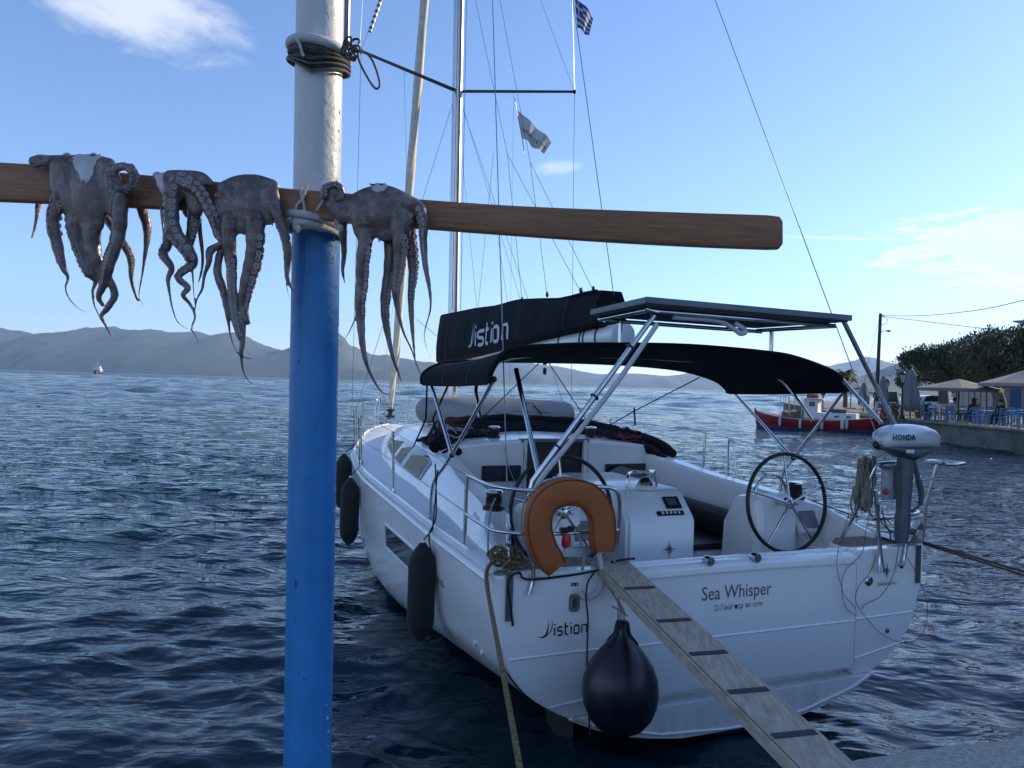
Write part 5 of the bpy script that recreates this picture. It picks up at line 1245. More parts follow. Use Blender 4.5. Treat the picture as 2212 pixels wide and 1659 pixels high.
fender('black cylinder fender farthest forward, half hidden behind the blue post', 6.0, 1.42, .66, .112, 0, [(6.3, 1.66, 1.5), (6.9, 1.58, 2.0)])
mb = Y(); mb.tube([(1.42, 1.82, 1.80), (1.30, 1.84, 1.6), (1.22, 1.86, 1.4), (1.33, 1.88, 1.25), (1.12, 1.90, 1.12)], .006, 7, k=4); o = mb.build('dock_line', black_rope); tag(o, 'thin black line trailing from the rail beside the nearest fender', 'rope')
# round fender under the stern
c = B2W((-.30, 1.085, .585)); bu = thing('ball_fender', 'big round navy fender hanging on the stern under the gangplank', 'fender', c)
mb = MB(); mb.lathe([(.004, -.255), (.08, -.247), (.15, -.208), (.198, -.147), (.226, -.075), (.235, 0), (.227, .08), (.199, .155), (.152, .225), (.10, .285), (.062, .325), (.040, .355), (.034, .395), (.036, .43), (.02, .435)], c, n=40); mb.build('ball', pm('navy_pvc', (.010, .013, .022), .34, var=.2, vscale=5, rvar=.08, bump=.06, bscale=30), bu, ang=60)
for a in range(5):
    mb = MB(); q = a * 2 * math.pi / 5; mb.tube([c + (math.cos(q) * r1, math.sin(q) * r1, h) for r1, h in ((.036, .42), (.048, .352), (.075, .318), (.105, .285))], [.008, .009, .008, .004], 6, k=3); mb.build('rib', MATS['navy_pvc'], bu)
for dx in (-.012, .012):
    mb = MB(); mb.tube([c + (dx, 0, .42), c + (dx * .6, .0, .50), B2W((-.05, 1.09 + dx, 1.22)), B2W((.0, 1.09 + dx, 1.30))], .006, 7); mb.build('hanging_line', grey_rope, bu)
mb = MB(); mb.tube([c + (-.07, 0, .52), c + (.0, -.01, .49), c + (.03, 0, .46)], .006, 6, k=3); mb.build('knot_tail', grey_rope, bu)
mb = Y(); mb.tube([bx(1285, 1235, -.02), bx(1270, 1258, -.05), bx(1266, 1290, -.05), bx(1270, 1340, -.045), bx(1268, 1420, -.05), bx(1270, 1500, -.05), bx(1274, 1590, -.05)], .006, 7, k=4); o = mb.build('trailing_line', pm('olive_rope', (.035, .045, .035), .9, var=.3, vscale=60)); tag(o, 'dark green line hanging down the transom behind the round fender', 'rope')
mb = Y(); mb.tube([bx(1108, 1352, -.015), bx(1103, 1310, -.02), bx(1098, 1270, -.02), bx(1104, 1246, -.02), bx(1122, 1237, -.01), bx(1140, 1252, -.03), bx(1230, 1243, -.03), bx(1290, 1232, -.03), bx(1302, 1228, .10)], .0075, 8, k=5); o = mb.build('lashing_line', black_rope); tag(o, 'black line tied along the stern rail with its end hanging down the transom', 'rope')
mb = Y(); mb.tube([bx(1294, 1195, .0), bx(1300, 1240, -.02), bx(1296, 1272, -.03), bx(1280, 1290, -.04), bx(1262, 1290, -.03), bx(1252, 1280, -.01)], .017, 8, k=6); o = mb.build('corrugated_hose', hose); tag(o, 'short grey corrugated hose looping down by the life ring', 'hose')
# gangplank
g0, g1 = B2W((.10, .955, 1.285)), np.array([1.345, 2.40, .985])
pl = thing('gangplank', 'weathered wooden gangplank with dark grip strips leading onto the stern', 'gangplank', g1)
d = (g1 - g0); Lp = np.linalg.norm(d); d /= Lp; sdv = np.cross(d, (0, 0, 1)); sdv /= np.linalg.norm(sdv); upv = np.cross(sdv, d)
grey_wood = pm('weathered_plank', (.42, .36, .275), .85, var=.28, vscale=7, mscale=(6, 1.2, 6), bump=.5, bscale=60, detail=8)
def plank_piece(a, b, w0, w1, th, off, name, m_, par, bev=.006):
    P = [g0 + d * a + sdv * w0, g0 + d * a + sdv * w1, g0 + d * b + sdv * w1, g0 + d * b + sdv * w0]
    mb = MB(); mb.prism([q + upv * off for q in P], upv * th); return mb.build(name, m_, par, bevel=bev)
plank_piece(0, Lp, -.125, .118, .034, -.034, 'board', grey_wood, pl); plank_piece(0, Lp, .120, .142, .05, -.046, 'edge_strip', grey_wood, pl)
for t_ in (.46, .92, 1.30, 1.66, 2.0):
    plank_piece(t_, t_ + .035, -.10, .10, .004, .0005, 'grip_strip', pm('grip_tape', (.045, .05, .055), .9, var=.3, vscale=60), pl, .001)
mb = MB(); mb.tube([g0 + d * .06 + sdv * .02 + upv * .012, g0 + d * .05 - sdv * .06 + upv * .02, g0 + d * .03 - sdv * .16 + upv * .02], .008, 7, k=3); mb.build('end_rope', black_rope, pl)
# mooring rope on the port quarter
mr = pm('brown_mooring_rope', (.36, .25, .09), .9, var=.6, vscale=60, bump=1.0, bscale=160, col2=(.03, .032, .036))
mo = thing('mooring_rope', 'brown flecked mooring rope bundled on the port cleat and running down to the quay', 'rope', B2W((.12, 1.80, 1.30)))
r_ = np.random.default_rng(21)
for k in range(16):
    c = np.array(B2W((.10 + r_.uniform(-.10, .10), 1.74 + r_.uniform(-.12, .07), 1.335 + r_.uniform(-.03, .055)))); a0 = r_.uniform(0, 6); ra, rb = r_.uniform(.04, .085), r_.uniform(.02, .05)
    e1 = r_.normal(0, 1, 3) * (1, 1, .35); e1 /= np.linalg.norm(e1); e2 = np.cross(e1, r_.normal(0, 1, 3)); e2 /= np.linalg.norm(e2)
    mb = MB(); mb.tube([c + e1 * ra * math.cos(a) + e2 * rb * math.sin(a) + np.cross(e1, e2) * .012 * math.sin(2 * a) for a in np.linspace(a0, a0 + r_.uniform(4, 6.2), 14)], .0095, 8, k=2); mb.build('rope_turn', mr, mo)
mb = MB(); A0 = B2W((.03, 1.86, 1.30)); A1 = wY(1124, 1668, 2.62)
mb.tube([B2W((.1, 1.76, 1.35)), B2W((.02, 1.83, 1.345)), A0 + np.array([0, -.02, -.05]), A0 * .55 + A1 * .45 + np.array([0, 0, -.035]), A1, np.array([A1[0] + .03, 2.2, .985])], .0125, 10, k=8); mb.build('rope_fall', mr, mo)
# mooring lines on the starboard quarter
sm = thing('mooring_line', 'pair of brown lines running from the starboard quarter off to the right', 'rope', B2W((.1, -1.78, 1.28)))
for dz in (0, .03):
    E0 = wY(2330, 1270 + dz * 300, 4.7); mb = MB(); mb.tube([B2W((.06, -1.76, 1.33)), B2W((.0, -1.82, 1.285 - dz * .5)), E0, (9.5, 4.4, .98)], .0085, 7); mb.build('line', pm('dark_red_rope', (.10, .06, .055), .9, var=.4, vscale=60, bump=.5, bscale=200), sm)
# horseshoe life ring
lr = thing('life_ring', 'orange horseshoe life ring strapped to the port stern rail', 'life ring', B2W((-.07, 1.32, 1.56)))
hp = [(1199, 1226), (1174, 1188), (1161, 1142), (1166, 1098), (1192, 1071), (1232, 1062), (1270, 1073), (1294, 1105), (1300, 1147), (1299, 1190)]
P = smooth_path(np.array([bx(*q, -.085) for q in hp]), 6); n = len(P); T_, _, _ = frames_along(P); mb = Y(); secs = []
for i in range(n):
    s_ = np.cross(T_[i], (1, 0, 0)); s_ /= np.linalg.norm(s_); e = min(i, n - 1 - i); k = .84 + .16 * min(1, e / 3)
    secs.append([P[i] + s_ * .085 * k * math.copysign(abs(math.cos(a)) ** .55, math.cos(a)) + np.array([1, 0, 0]) * .052 * k * math.copysign(abs(math.sin(a)) ** .55, math.sin(a)) for a in np.linspace(0, 2 * math.pi, 20, endpoint=False)])
mb.loft(secs); orange = pm('orange_vinyl', (.38, .10, .024), .55, var=.10, vscale=8, bump=.15, bscale=40); mb.build('ring_body', orange, lr, ang=80)
mb = Y(); mb.tube([P[i] + np.array([.056, 0, 0]) + np.cross(T_[i], (1, 0, 0)) * .083 for i in range(2, n - 2)], .006, 6); mb.build('grab_line', grey_rope, lr)
for sg_ in (-1, 1):
    mb = Y(); mb.tube([P[i] + np.cross(T_[i], (1, 0, 0)) / np.linalg.norm(np.cross(T_[i], (1, 0, 0))) * .080 * sg_ * (.84 + .16 * min(1, min(i, n - 1 - i) / 3)) + np.array([-.040, 0, 0]) for i in range(n)], .0045, 6); mb.build('piping', pm('dark_orange_piping', (.22, .055, .015), .6), lr)
mb = Y(); cc = bx(1243, 1086, -.14); mb.tube([cc + np.array([0, .03 * math.cos(a), .012 * math.sin(a)]) for a in np.linspace(0, 6.28, 14)], .0035, 5); mb.build('strap_loop', orange, lr)
mb = Y(); mb.tube([bx(1150, 1085, -.03), bx(1185, 1058, -.03), bx(1232, 1046, -.02), bx(1280, 1047, -.02), bx(1305, 1070, -.03)], .011, 7, k=4); mb.build('strap', pm('red_white_strap', (.45, .10, .08), .7, var=.2), lr)
rl = thing('rescue_light', 'small red rescue light clamped on the rail inside the life ring', 'light', bx(1222, 1150, -.05) @ BM + BO)
c = bx(1223, 1168, -.05); mb = Y(); mb.lathe([(.014, -.045), (.028, -.035), (.031, 0), (.026, .03), (.02, .045)], c, n=16); mb.build('lamp_body', pm('red_plastic', (.55, .02, .025), .3, var=.1), rl)
mb = Y(); mb.lathe([(.012, -.07), (.016, -.062), (.016, -.046)], c, n=12); mb.build('lamp_cap', white_plastic, rl)
mb = Y(); mb.box(c + (0, 0, .07), (.05, .085, .03)); mb.box(c + (-.02, -.02, .085), (.03, .04, .025)); mb.build('clamp', rubber, rl, bevel=.006)
mb = Y(); mb.tube([bx(1250, 1150, -.06), bx(1262, 1200, -.06), bx(1258, 1232, -.05)], [.006, .014, .012], 6, flat=(.3, 1, 1)); o = mb.build('webbing_strap', grey_rope); tag(o, 'loose grey webbing strap hanging inside the life ring', 'strap')
# outboard motor on the starboard rail
ob = thing('outboard_motor', 'silver and grey outboard motor clamped high on the starboard stern rail', 'outboard motor', B2W((-.13, -1.46, 1.35)))
silver = pm('silver_cowling', (.62, .645, .67), .28, .15, var=.06, vscale=4, coat=.4)
mgrey = pm('motor_grey', (.085, .10, .115), .45, var=.15, vscale=9)
def cowl(sections, name, mat_, par, zb):
    mb = Y(); secs = []
    for px_, yt_, yb_, hw_ in sections:
        t_ = bx(px_, yt_, -.13); b_ = bx(px_, yb_, -.13); cz = (t_[2] + b_[2]) / 2; hh = (t_[2] - b_[2]) / 2
        secs.append([(-.13 + hw_ * math.copysign(abs(math.cos(a)) ** .62, math.cos(a)), t_[1], cz + hh * math.copysign(abs(math.sin(a)) ** .72, math.sin(a))) for a in np.linspace(0, 2 * math.pi, 26, endpoint=False)])
    mb.loft(secs); return mb.build(name, mat_, par, ang=70)
top_c = cowl([(1899, 943, 962, .03), (1901, 936, 966, .07), (1907, 929, 967, .095), (1922, 921, 967, .112), (1942, 917, 967, .122), (1964, 916, 967, .124), (1985, 919, 967, .118), (2002, 926, 966, .105), (2011, 934, 965, .085), (2016, 942, 963, .055), (2018, 949, 959, .02)], 'cowling', silver, ob, 0)
cowl([(1896, 960, 968, .03), (1908, 960, 972, .075), (1926, 963, 976, .10), (1945, 963, 988, .108), (1962, 963, 993, .105), (1982, 963, 984, .10), (2002, 961, 970, .085), (2013, 958, 964, .05)], 'lower_cowling', mgrey, ob, 0)
dz0 = bx(1960, 950, -.255); 
hq = bx(1930, 951, -.262); lettering('lettering', 'HONDA', .058, lambda u, v: (-.262 + .004 * abs(u - .12) / .12 + max(0, v) * .12, hq[1] - u, hq[2] + v), black_print, top_c, BF, sx=1.0, bold=.002, spacing=1.08)
mb = Y(); q = bx(1966, 975, -.235); mb.box((-.237, q[1], q[2]), (.006, .075, .026)); lb = mb.build('badge', white_plastic, ob)
mb = Y(); mb.tube([bx(1900, 968, -.13), bx(1890, 962, -.13), bx(1893, 955, -.13)], .018, 8, k=3); mb.build('tiller_grip', rubber, ob)
mb = Y()
mb.loft([[bx(px_ + a * w_, py_, -.13) + np.array([b * .045, 0, 0]) for a, b in ((-1, .6), (-.5, 1), (.5, 1), (1, .6), (1, -.6), (.5, -1), (-.5, -1), (-1, -.6))] for px_, py_, w_ in ((1960, 985, 15), (1955, 1010, 13), (1953, 1060, 11), (1951, 1105, 9.5), (1950, 1120, 12), (1947, 1160, 8), (1946, 1172, 6))]); mb.build('motor_leg', mgrey, ob, ang=50)
mb = Y(); a = bx(1952, 1112, -.13); mb.loft([[(a[0] + sx_ * .05, a[1] + .06 - .17 * t_ , a[2] + sz * .006) for sx_, sz in ((-k_, 0), (0, 1), (k_, 0), (0, -1))] for t_, k_ in ((0, .5), (.3, 1), (.7, .9), (1, .1))]); mb.build('anti_cavitation_plate', mgrey, ob)
mb = Y(); a = bx(1950, 1148, -.13); mb.tube([a + (0, .08, 0), a + (0, .03, 0), a + (0, -.10, 0), a + (0, -.14, 0)], [.01, .028, .028, .008], 10); mb.build('gear_case', mgrey, ob)
for k in range(3):
    mb = Y(); q = k * 2.09 + .4; e1 = np.array([math.cos(q), 0, math.sin(q)]); h_ = a + (0, -.12, 0); mb.prism([h_ + e1 * .02, h_ + e1 * .085 + np.array([.0, .02, 0]) + np.cross(e1, (0, 1, 0)) * .035, h_ + e1 * .10, h_ + e1 * .08 - np.cross(e1, (0, 1, 0)) * .035 - np.array([0, .02, 0])], (0, -.006, 0)); mb.build('propeller_blade', dark_alu, ob)
mb = Y(); mb.tube([bx(1975, 995, -.10), bx(1983, 1035, -.10), bx(1990, 1065, -.10), bx(1988, 1090, -.10)], [.012, .02, .022, .016], 8, k=3); mb.tube([bx(1988, 1090, -.10), bx(1970, 1105, -.1)], .012, 8); mb.build('tilt_arm', mgrey, ob)
mb = Y(); mb.box(bx(1945, 1035, -.09), (.06, .10, .16)); mb.tube([bx(1925, 1012, -.09), bx(1900, 1008, -.09)], .012, 7); mb.build('clamp_bracket', mgrey, ob, bevel=.01)
mb = Y(); c = bx(1927, 1042, -.05); mb.box(c, (.04, .21, .26)); bd_ = mb.build('mount_board', pm('grey_board', (.38, .40, .42), .6, var=.12), bevel=.012); tag(bd_, 'grey mounting board between the outboard motor and the stern rail', 'board')
mb = Y(); mb.ball(bx(1914, 1062, -.09), (.02, .02, .026), 10, 7); o = mb.build('red_buoy', pm('red_plastic', (.55, .02, .025), .3, var=.1)); tag(o, 'small red float dangling beside the outboard mounting board', 'float')
# beige rope hank on the starboard rail, and thin control cables
bg_rope = pm('beige_rope', (.28, .24, .19), .9, var=.35, vscale=70, bump=.8, bscale=200)
hk = thing('rope_hank', 'hank of beige rope hung over the rail left of the outboard', 'rope', B2W((.02, -1.22, 1.5)))
r_ = np.random.default_rng(31)
for k in range(15):
    a = bx(1868 + r_.uniform(-14, 22), 992 + r_.uniform(-4, 8), .02 + r_.uniform(-.05, .05)); b = bx(1857 + r_.uniform(-16, 20) + 6, 1083 + r_.uniform(-14, 20), .02 + r_.uniform(-.06, .06)); w_ = r_.uniform(.008, .028)
    mb = Y(); mb.tube([a + (0, w_, -.02), a + (0, 0, .012), a + (0, -w_, -.02), (a + b) / 2 + (0, -w_ * 1.5, 0), b + (0, -w_, .02), b + (0, 0, -.012), b + (0, w_, .02), (a + b) / 2 + (0, w_ * 1.4, 0), a + (0, w_, -.025)], .0075, 6, k=3); mb.build('rope_turn', bg_rope, hk)
for k, pts in enumerate((((1845, 1050), (1838, 1090), (1846, 1118)), ((1873, 1085), (1880, 1110), (1898, 1125)), ((1880, 1000), (1892, 1035), (1880, 1065)))):
    mb = Y(); mb.tube([bx(*q, .02) for q in pts], .0075, 6, k=4); mb.build('rope_tail', bg_rope, hk)
cb = thing('control_cables', 'tangle of thin grey cables hanging from the starboard rail over the transom', 'cable', B2W((-.05, -1.3, 1.3)))
for pts, r0 in ((((1892, 1085), (1905, 1110), (1935, 1145), (1942, 1170), (1938, 1200), (1930, 1240), (1905, 1285), (1870, 1305), (1862, 1316)), .0032), (((1884, 1085), (1870, 1150), (1862, 1195), (1828, 1230), (1818, 1265), (1826, 1310), (1850, 1330)), .0028), (((1935, 1060), (1950, 1110), (1954, 1150), (1952, 1190), (1975, 1230), (2000, 1290), (2002, 1340), (1985, 1378), (1950, 1388), (1905, 1370), (1860, 1320), (1848, 1290), (1858, 1262), (1880, 1235), (1892, 1200)), .0026), (((1835, 1110), (1815, 1165), (1808, 1220), (1822, 1280), (1846, 1312)), .0024), (((1900, 1090), (1897, 1140), (1903, 1175), (1905, 1200), (1910, 1236)), .006), (((1905, 1100), (1912, 1130), (1922, 1150), (1925, 1172)), .006), (((1890, 1080), (1905, 1130), (1934, 1150), (1932, 1130)), .005)):
    mb = Y(); mb.tube([bx(*q, -.05) for q in pts], r0, 6, k=6); mb.build('cable', pm('grey_cable', (.12, .125, .13), .5, var=.2), cb)
# inflatable dinghy lying across the foredeck
dg_ = thing('inflatable_dinghy', 'grey inflatable dinghy lying across the deck before the mast', 'dinghy', B2W((6.05, -.48, 1.85)))
pvc = pm('grey_pvc', (.24, .25, .255), .5, var=.06, vscale=5, bump=.15, bscale=10)
mb = Y(); P = [(5.80, -1.52, 2.02), (5.80, -1.45, 2.02), (5.79, -1.2, 2.03), (5.78, -.5, 2.05), (5.79, .15, 2.045), (5.86, .42, 2.03), (6.15, .60, 2.03), (6.45, .50, 2.04), (6.55, .2, 2.05), (6.58, -.5, 2.05), (6.58, -1.2, 2.03), (6.58, -1.45, 2.02)]
mb.tube(P, [.06, .17, .185, .20, .20, .20, .20, .20, .20, .20, .185, .17], 18, k=6); tb = mb.build('buoyancy_tube', pvc, dg_, ang=80)
for dz_ in (-.03, -.01, .04):
    mb = Y(); mb.tube([(p_[0] - .198 * math.cos(math.asin(max(-1, min(1, dz_ / .2)))) * (.9 if abs(p_[1]) > 1.1 else 1), p_[1], p_[2] + dz_ - .03) for p_ in smooth_path(np.array(P[1:5]), 6)], .006, 5); mb.build('rubbing_stripe', pm('dark_grey_pvc', (.07, .075, .08), .5), tb)
mb = Y(); mb.box((6.2, -.5, 1.93), (.6, 1.9, .05)); mb.box((6.2, -1.38, 2.0), (.5, .04, .26)); mb.build('hull_floor', pm('grey_board', (.38, .40, .42), .6, var=.12), dg_)
mb = Y(); mb.tube([bx(1135, 872, 5.58), bx(1140, 870, 5.56), bx(1152, 870, 5.56), bx(1156, 873, 5.58)], .010, 6); mb.build('carry_handle', dark_alu, dg_)
mb = Y(); mb.tube([bx(1152, 875, 5.6), bx(1165, 888, 5.57), bx(1175, 905, 5.6)], .010, 6); mb.build('lifting_strap', rubber, dg_)
# ropes heaped on the cabin top
def heap(name, label, c, n, spread, mats_, r0=.006, seed=1, cat='rope'):
    o = thing(name, label, cat, B2W(c)); rr_ = np.random.default_rng(seed)
    for k in range(n):
        q = np.array(c) + rr_.uniform(-1, 1, 3) * np.array(spread); ra, rb = rr_.uniform(.05, .13), rr_.uniform(.05, .12); a0 = rr_.uniform(0, 6); tz = rr_.uniform(-.035, .035)
        mb = Y(); mb.tube([(q[0] + rb * math.sin(a), q[1] + ra * math.cos(a), q[2] + tz * math.sin(a + 1) + .015 * math.sin(3 * a + a0)) for a in np.linspace(a0, a0 + rr_.uniform(3.5, 6.2), 14)], r0, 6, k=2); mb.build('rope_turn', mats_[k % len(mats_)], o)
    return o
wr = pm('white_fleck_rope', (.33, .33, .34), .9, var=.3, vscale=80, bump=.5, bscale=200); redr = pm('red_rope', (.28, .03, .035), .9, var=.4, vscale=60)
heap('coiled_lines', 'tangle of black and white lines heaped by the port cabin winch', (3.55, .90, 1.90), 26, (.16, .28, .04), [black_rope, black_rope, wr], seed=2)
heap('coiled_lines', 'red and black lines heaped by the starboard cabin winch', (3.35, -.98, 1.87), 20, (.12, .22, .03), [black_rope, redr, black_rope], seed=3)
mb = Y(); r_ = np.random.default_rng(6); G = [[(3.45 + .5 * u + .02 * r_.normal(), -1.15 - .42 * v, 1.90 - .15 * v + .045 * math.sin(u * 9 + v * 5) + .02 * r_.normal()) for v in np.linspace(0, 1, 10)] for u in np.linspace(0, 1, 10)]
mb.slab(np.array(G), (0, 0, 1), .06); o = mb.build('canvas_bag', canvas, ang=80); tag(o, 'black canvas bag crumpled on the starboard side of the cabin top', 'bag')
mb = Y(); r_ = np.random.default_rng(8); G = [[(3.50 + .62 * u, .55 + .75 * v, 1.90 + .018 * math.sin(u * 11 + v * 7) + .010 * r_.normal() - .07 * v * v - .03) for v in np.linspace(0, 1, 10)] for u in np.linspace(0, 1, 10)]
mb.slab(np.array(G), (0, 0, 1), .03); o = mb.build('canvas_cover', canvas, ang=80); tag(o, 'black canvas cover bunched beneath the lines on the port cabin top', 'cover')
# hanging lines at the port bulkhead
mb = Y(); mb.tube([(3.03, .62, 1.78), (3.02, .58, 1.6), (3.02, .50, 1.42), (3.02, .42, 1.40), (3.02, .36, 1.5), (3.03, .40, 1.75)], .006, 6, k=4); o = mb.build('hanging_line', wr); tag(o, 'pale line looped down over the port cabin bulkhead window', 'rope')
mb = Y(); mb.tube([(.88, 1.50, 1.60), (.70, 1.60, 1.55), (.52, 1.68, 1.42), (.40, 1.72, 1.29)], .007, 6, k=4); o = mb.build('sheet_tail', wr); tag(o, 'pale sheet tail running from the port winch down to the side deck', 'rope')
mb = Y(); q = np.array([2.98, -.60, 1.38]); r_ = np.random.default_rng(12); G = [[(2.98 - .02 * v + .03 * math.sin(u * 8), -.62 - .50 * u, 1.20 + .36 * v * (1 - .5 * abs(u - .3)) + .01 * r_.normal()) for u in np.linspace(0, 1, 9)] for v in np.linspace(0, 1, 7)]
mb.slab(np.array(G), (1, 0, 0), .012); o = mb.build('folded_cloth', pm('grey_cloth', (.20, .215, .22), .85, var=.15, vscale=8)); tag(o, 'folded grey cloth leaning on the starboard cabin window', 'cloth')
mb = Y(); mb.box((.95, .64, .93), (.22, .14, .04)); mb.ball((.9, .64, .965), (.14, .09, .05), 10, 6); o = mb.build('black_shoe_bag', canvas, bevel=.01); tag(o, 'small black bag left on the cockpit floor beside the table', 'bag')
# --- flags
fl = thing('house_flag', 'white company flag with grey lettering flying below the starboard spreader', 'flag', B2W((6.7, -.6, 6.2)))
def flag_grid(cor, x, n=14, m_=10, wav=.03, fq=2.2):
    a, b, c, d_ = [bx(*q, x) for q in cor]; G = []
    for u in np.linspace(0, 1, n):
        row = []
        for v in np.linspace(0, 1, m_):
            q = (a * (1 - u) + b * u) * (1 - v) + (d_ * (1 - u) + c * u) * v
            row.append(q + np.array([wav * math.sin(u * fq * 6.28 + v * 1.5) * (.3 + u), 0, .02 * math.sin(u * 9) * v]))
        G.append(row)
    return np.array(G)
FG = flag_grid(((1115, 234), (1193, 307), (1176, 333), (1128, 299)), 6.75)
mb = Y(); mb.slab(FG, (1, 0, 0), .003); fcl = mb.build('cloth', pm('flag_white', (.58, .58, .55), .85, var=.06), fl, ang=80)
def on_flag(u, v):
    i, j = u * (len(FG) - 1), v * (FG.shape[1] - 1); i0, j0 = int(min(max(i, 0), len(FG) - 2)), int(min(max(j, 0), FG.shape[1] - 2)); fu, fv = i - i0, j - j0
    q = FG[i0, j0] * (1 - fu) * (1 - fv) + FG[i0 + 1, j0] * fu * (1 - fv) + FG[i0, j0 + 1] * (1 - fu) * fv + FG[i0 + 1, j0 + 1] * fu * fv
    return q - np.array([.006, 0, 0])
istion(lambda u, v: on_flag(.12 + u, .74 - v), .30, grey_print, fcl, sx=.95); lettering('lettering', 'YACHTING', .10, lambda u, v: on_flag(.30 + u, .92 - v), grey_print, fcl, BF)
mb = Y(); mb.tube([bx(1112, 212, 6.75), bx(1115, 234, 6.75), bx(1128, 299, 6.75), bx(1133, 330, 6.75)], .006, 6); mb.build('hoist_line', wire, fl)
gf = thing('greek_flag', 'blue and white striped flag flying high on the starboard shroud', 'flag', B2W((6.5, -1.1, 8.3)))
GF = flag_grid(((1240, -12), (1284, 38), (1272, 78), (1248, 60)), 6.6, 18, 19, .035, 1.3)
mb = Y(); n_, m2_ = GF.shape[:2]
Vv = GF.reshape(-1, 3)
fb, fw = pm('flag_blue', (.02, .06, .26), .85, var=.1), pm('flag_white2', (.55, .54, .52), .85, var=.06)
mb.add(Vv, []); 
for i in range(n_ - 1):
    for j in range(m2_ - 1):
        st_ = j // 2; canton = i < 7 and st_ < 5
        blue = (st_ % 2 == 0) if not canton else not (i == 3 or st_ == 2)
        mb.f.append((i * m2_ + j, i * m2_ + j + 1, (i + 1) * m2_ + j + 1, (i + 1) * m2_ + j)); mb.m.append(0 if blue else 1)
mb.build('cloth', [fb, fw], gf, ang=80, data_fix=False)

# ================================================================== the village side of the harbour
def gpt(px_, Y_, z=VZ):
    q = wY(px_, 860, Y_); return np.array([q[0], Y_, z])
def zpx(px_, py_, Y_): return float(wY(px_, py_, Y_)[2])
bark = pm('grey_bark', (.13, .105, .085), .95, var=.4, vscale=9, bump=.8, bscale=30)
leafm = pm('tamarisk_leaves', (.085, .095, .05), .85, var=.55, vscale=.9, detail=6)
def leaf_mat_trans(m):
    p = m.node_tree.nodes['Principled BSDF']; p.inputs['Transmission Weight'].default_value = 0.0
leaf_mat_trans(leafm)
def tree(label, base, h, blobs, trunk_r, limbs, nleaf, leaf=.16, seed=1, name='tamarisk_tree', fm=None):
    """trunk and limbs, and a crown of small leaf sprays spread through several uneven clumps"""
    r_ = np.random.default_rng(seed); o = thing(name, label, 'tree', base)
    mb = MB(); b = np.array(base, float)
    top = b + np.array([.25 * math.sin(seed), .2, h * .42])
    mb.tube([b + (0, 0, -.1), b + (0, 0, .25), b + (.1 * math.sin(seed * 3), 0, h * .2), top], [trunk_r * 1.35, trunk_r, trunk_r * .85, trunk_r * .7], 10, k=4); mb.build('trunk', bark, o)
    for c, r in blobs[:limbs]:
        mb = MB(); c = b + np.array(c); mid = (top + c) / 2 + r_.normal(0, .25, 3); mb.tube([top - (0, 0, .3), mid, c, c + (c - mid) * .35], [trunk_r * .5, trunk_r * .32, trunk_r * .16, .01], 7, k=3); mb.build('limb', bark, o)
    tot = sum(np.prod(r) for _, r in blobs); V, Fs = [], []
    for c, r in blobs:
        n = int(nleaf * np.prod(r) / tot); r = np.array(r); c = b + np.array(c)
        d = r_.normal(0, 1, (n, 3)); d /= np.linalg.norm(d, axis=1)[:, None]; rad = r_.uniform(.12, 1, n) ** .45 * (1 + .17 * r_.normal(0, 1, n) * (r_.random(n) < .25))
        P = c + d * r * rad[:, None]; P += (np.sin(P * 2.3 + seed) * .18); kp = (np.sin(P[:, 0] * 3.1 + seed) * np.sin(P[:, 2] * 3.7 + 1) + .6 * np.sin(P[:, 0] * 6.3 + P[:, 2] * 5.1) + .5 * np.sin(P[:, 1] * 4 + P[:, 2] * 2.2)) > r_.normal(-.25, .25, n); P, d = P[kp], d[kp]; n = len(P)
        ax = r_.normal(0, .55, (n, 3)) + d * .5 + np.array([0, 0, .75]); ax /= np.linalg.norm(ax, axis=1)[:, None]
        sd2 = np.cross(ax, r_.normal(0, 1, (n, 3))); sd2 /= np.linalg.norm(sd2, axis=1)[:, None]; s_ = leaf * r_.uniform(.5, 1.35, n)
        o_ = len(V)
        A = P - sd2 * s_[:, None] * .07; B_ = P + sd2 * s_[:, None] * .07; C = P + ax * s_[:, None] * 1.25; D = P + ax * s_[:, None] * .5 - sd2 * s_[:, None] * .26; E_ = P + ax * s_[:, None] * .55 + sd2 * s_[:, None] * .25
        V += np.stack([A, B_, E_, C, D], 1).reshape(-1, 3).tolist(); Fs += [(o_ + 5 * i, o_ + 5 * i + 1, o_ + 5 * i + 2, o_ + 5 * i + 3, o_ + 5 * i + 4) for i in range(n)]
    mb = MB(); mb.v = V; mb.f = Fs; mb.m = [0] * len(Fs); cr2 = mb.build('crown', fm or leafm, o, flat=True, data_fix=False); cr2['kind'] = 'stuff'
    return o
tree('spreading dark tree with thick trunk in front of the white car', gpt(2037, 56), 6.2, [((-1.9, 0, 3.6), (1.7, 1.5, 1.35)), ((.1, .3, 4.0), (2.0, 1.6, 1.5)), ((1.9, -.2, 3.9), (1.9, 1.5, 1.5)), ((-2.6, .3, 2.7), (.9, .9, .7)), ((-1.0, 0, 4.6), (1.2, 1.0, .9)), ((1.3, .2, 4.9), (1.2, 1.1, .9)), ((-2.3, .2, 4.2), (.8, .8, .6)), ((2.9, 0, 2.9), (1.2, 1.1, .9))], .42, 6, 26000, .19, 3)
tree('taller dark tree at the right edge above the open parasols', gpt(2158, 46), 5.6, [((-1.4, 0, 3.9), (1.6, 1.5, 1.5)), ((.5, .3, 4.2), (1.8, 1.6, 1.4)), ((2.0, -.2, 4.2), (1.7, 1.5, 1.5)), ((.2, 0, 3.3), (2.3, 1.6, 1.0)), ((-.2, .2, 4.9), (.9, .8, .9)), ((1.5, 0, 5.2), (.9, .9, .9)), ((3.2, 0, 4.2), (1.5, 1.3, 1.6)), ((2.6, .2, 5.1), (.8, .8, .9))], .40, 6, 26000, .18, 5)
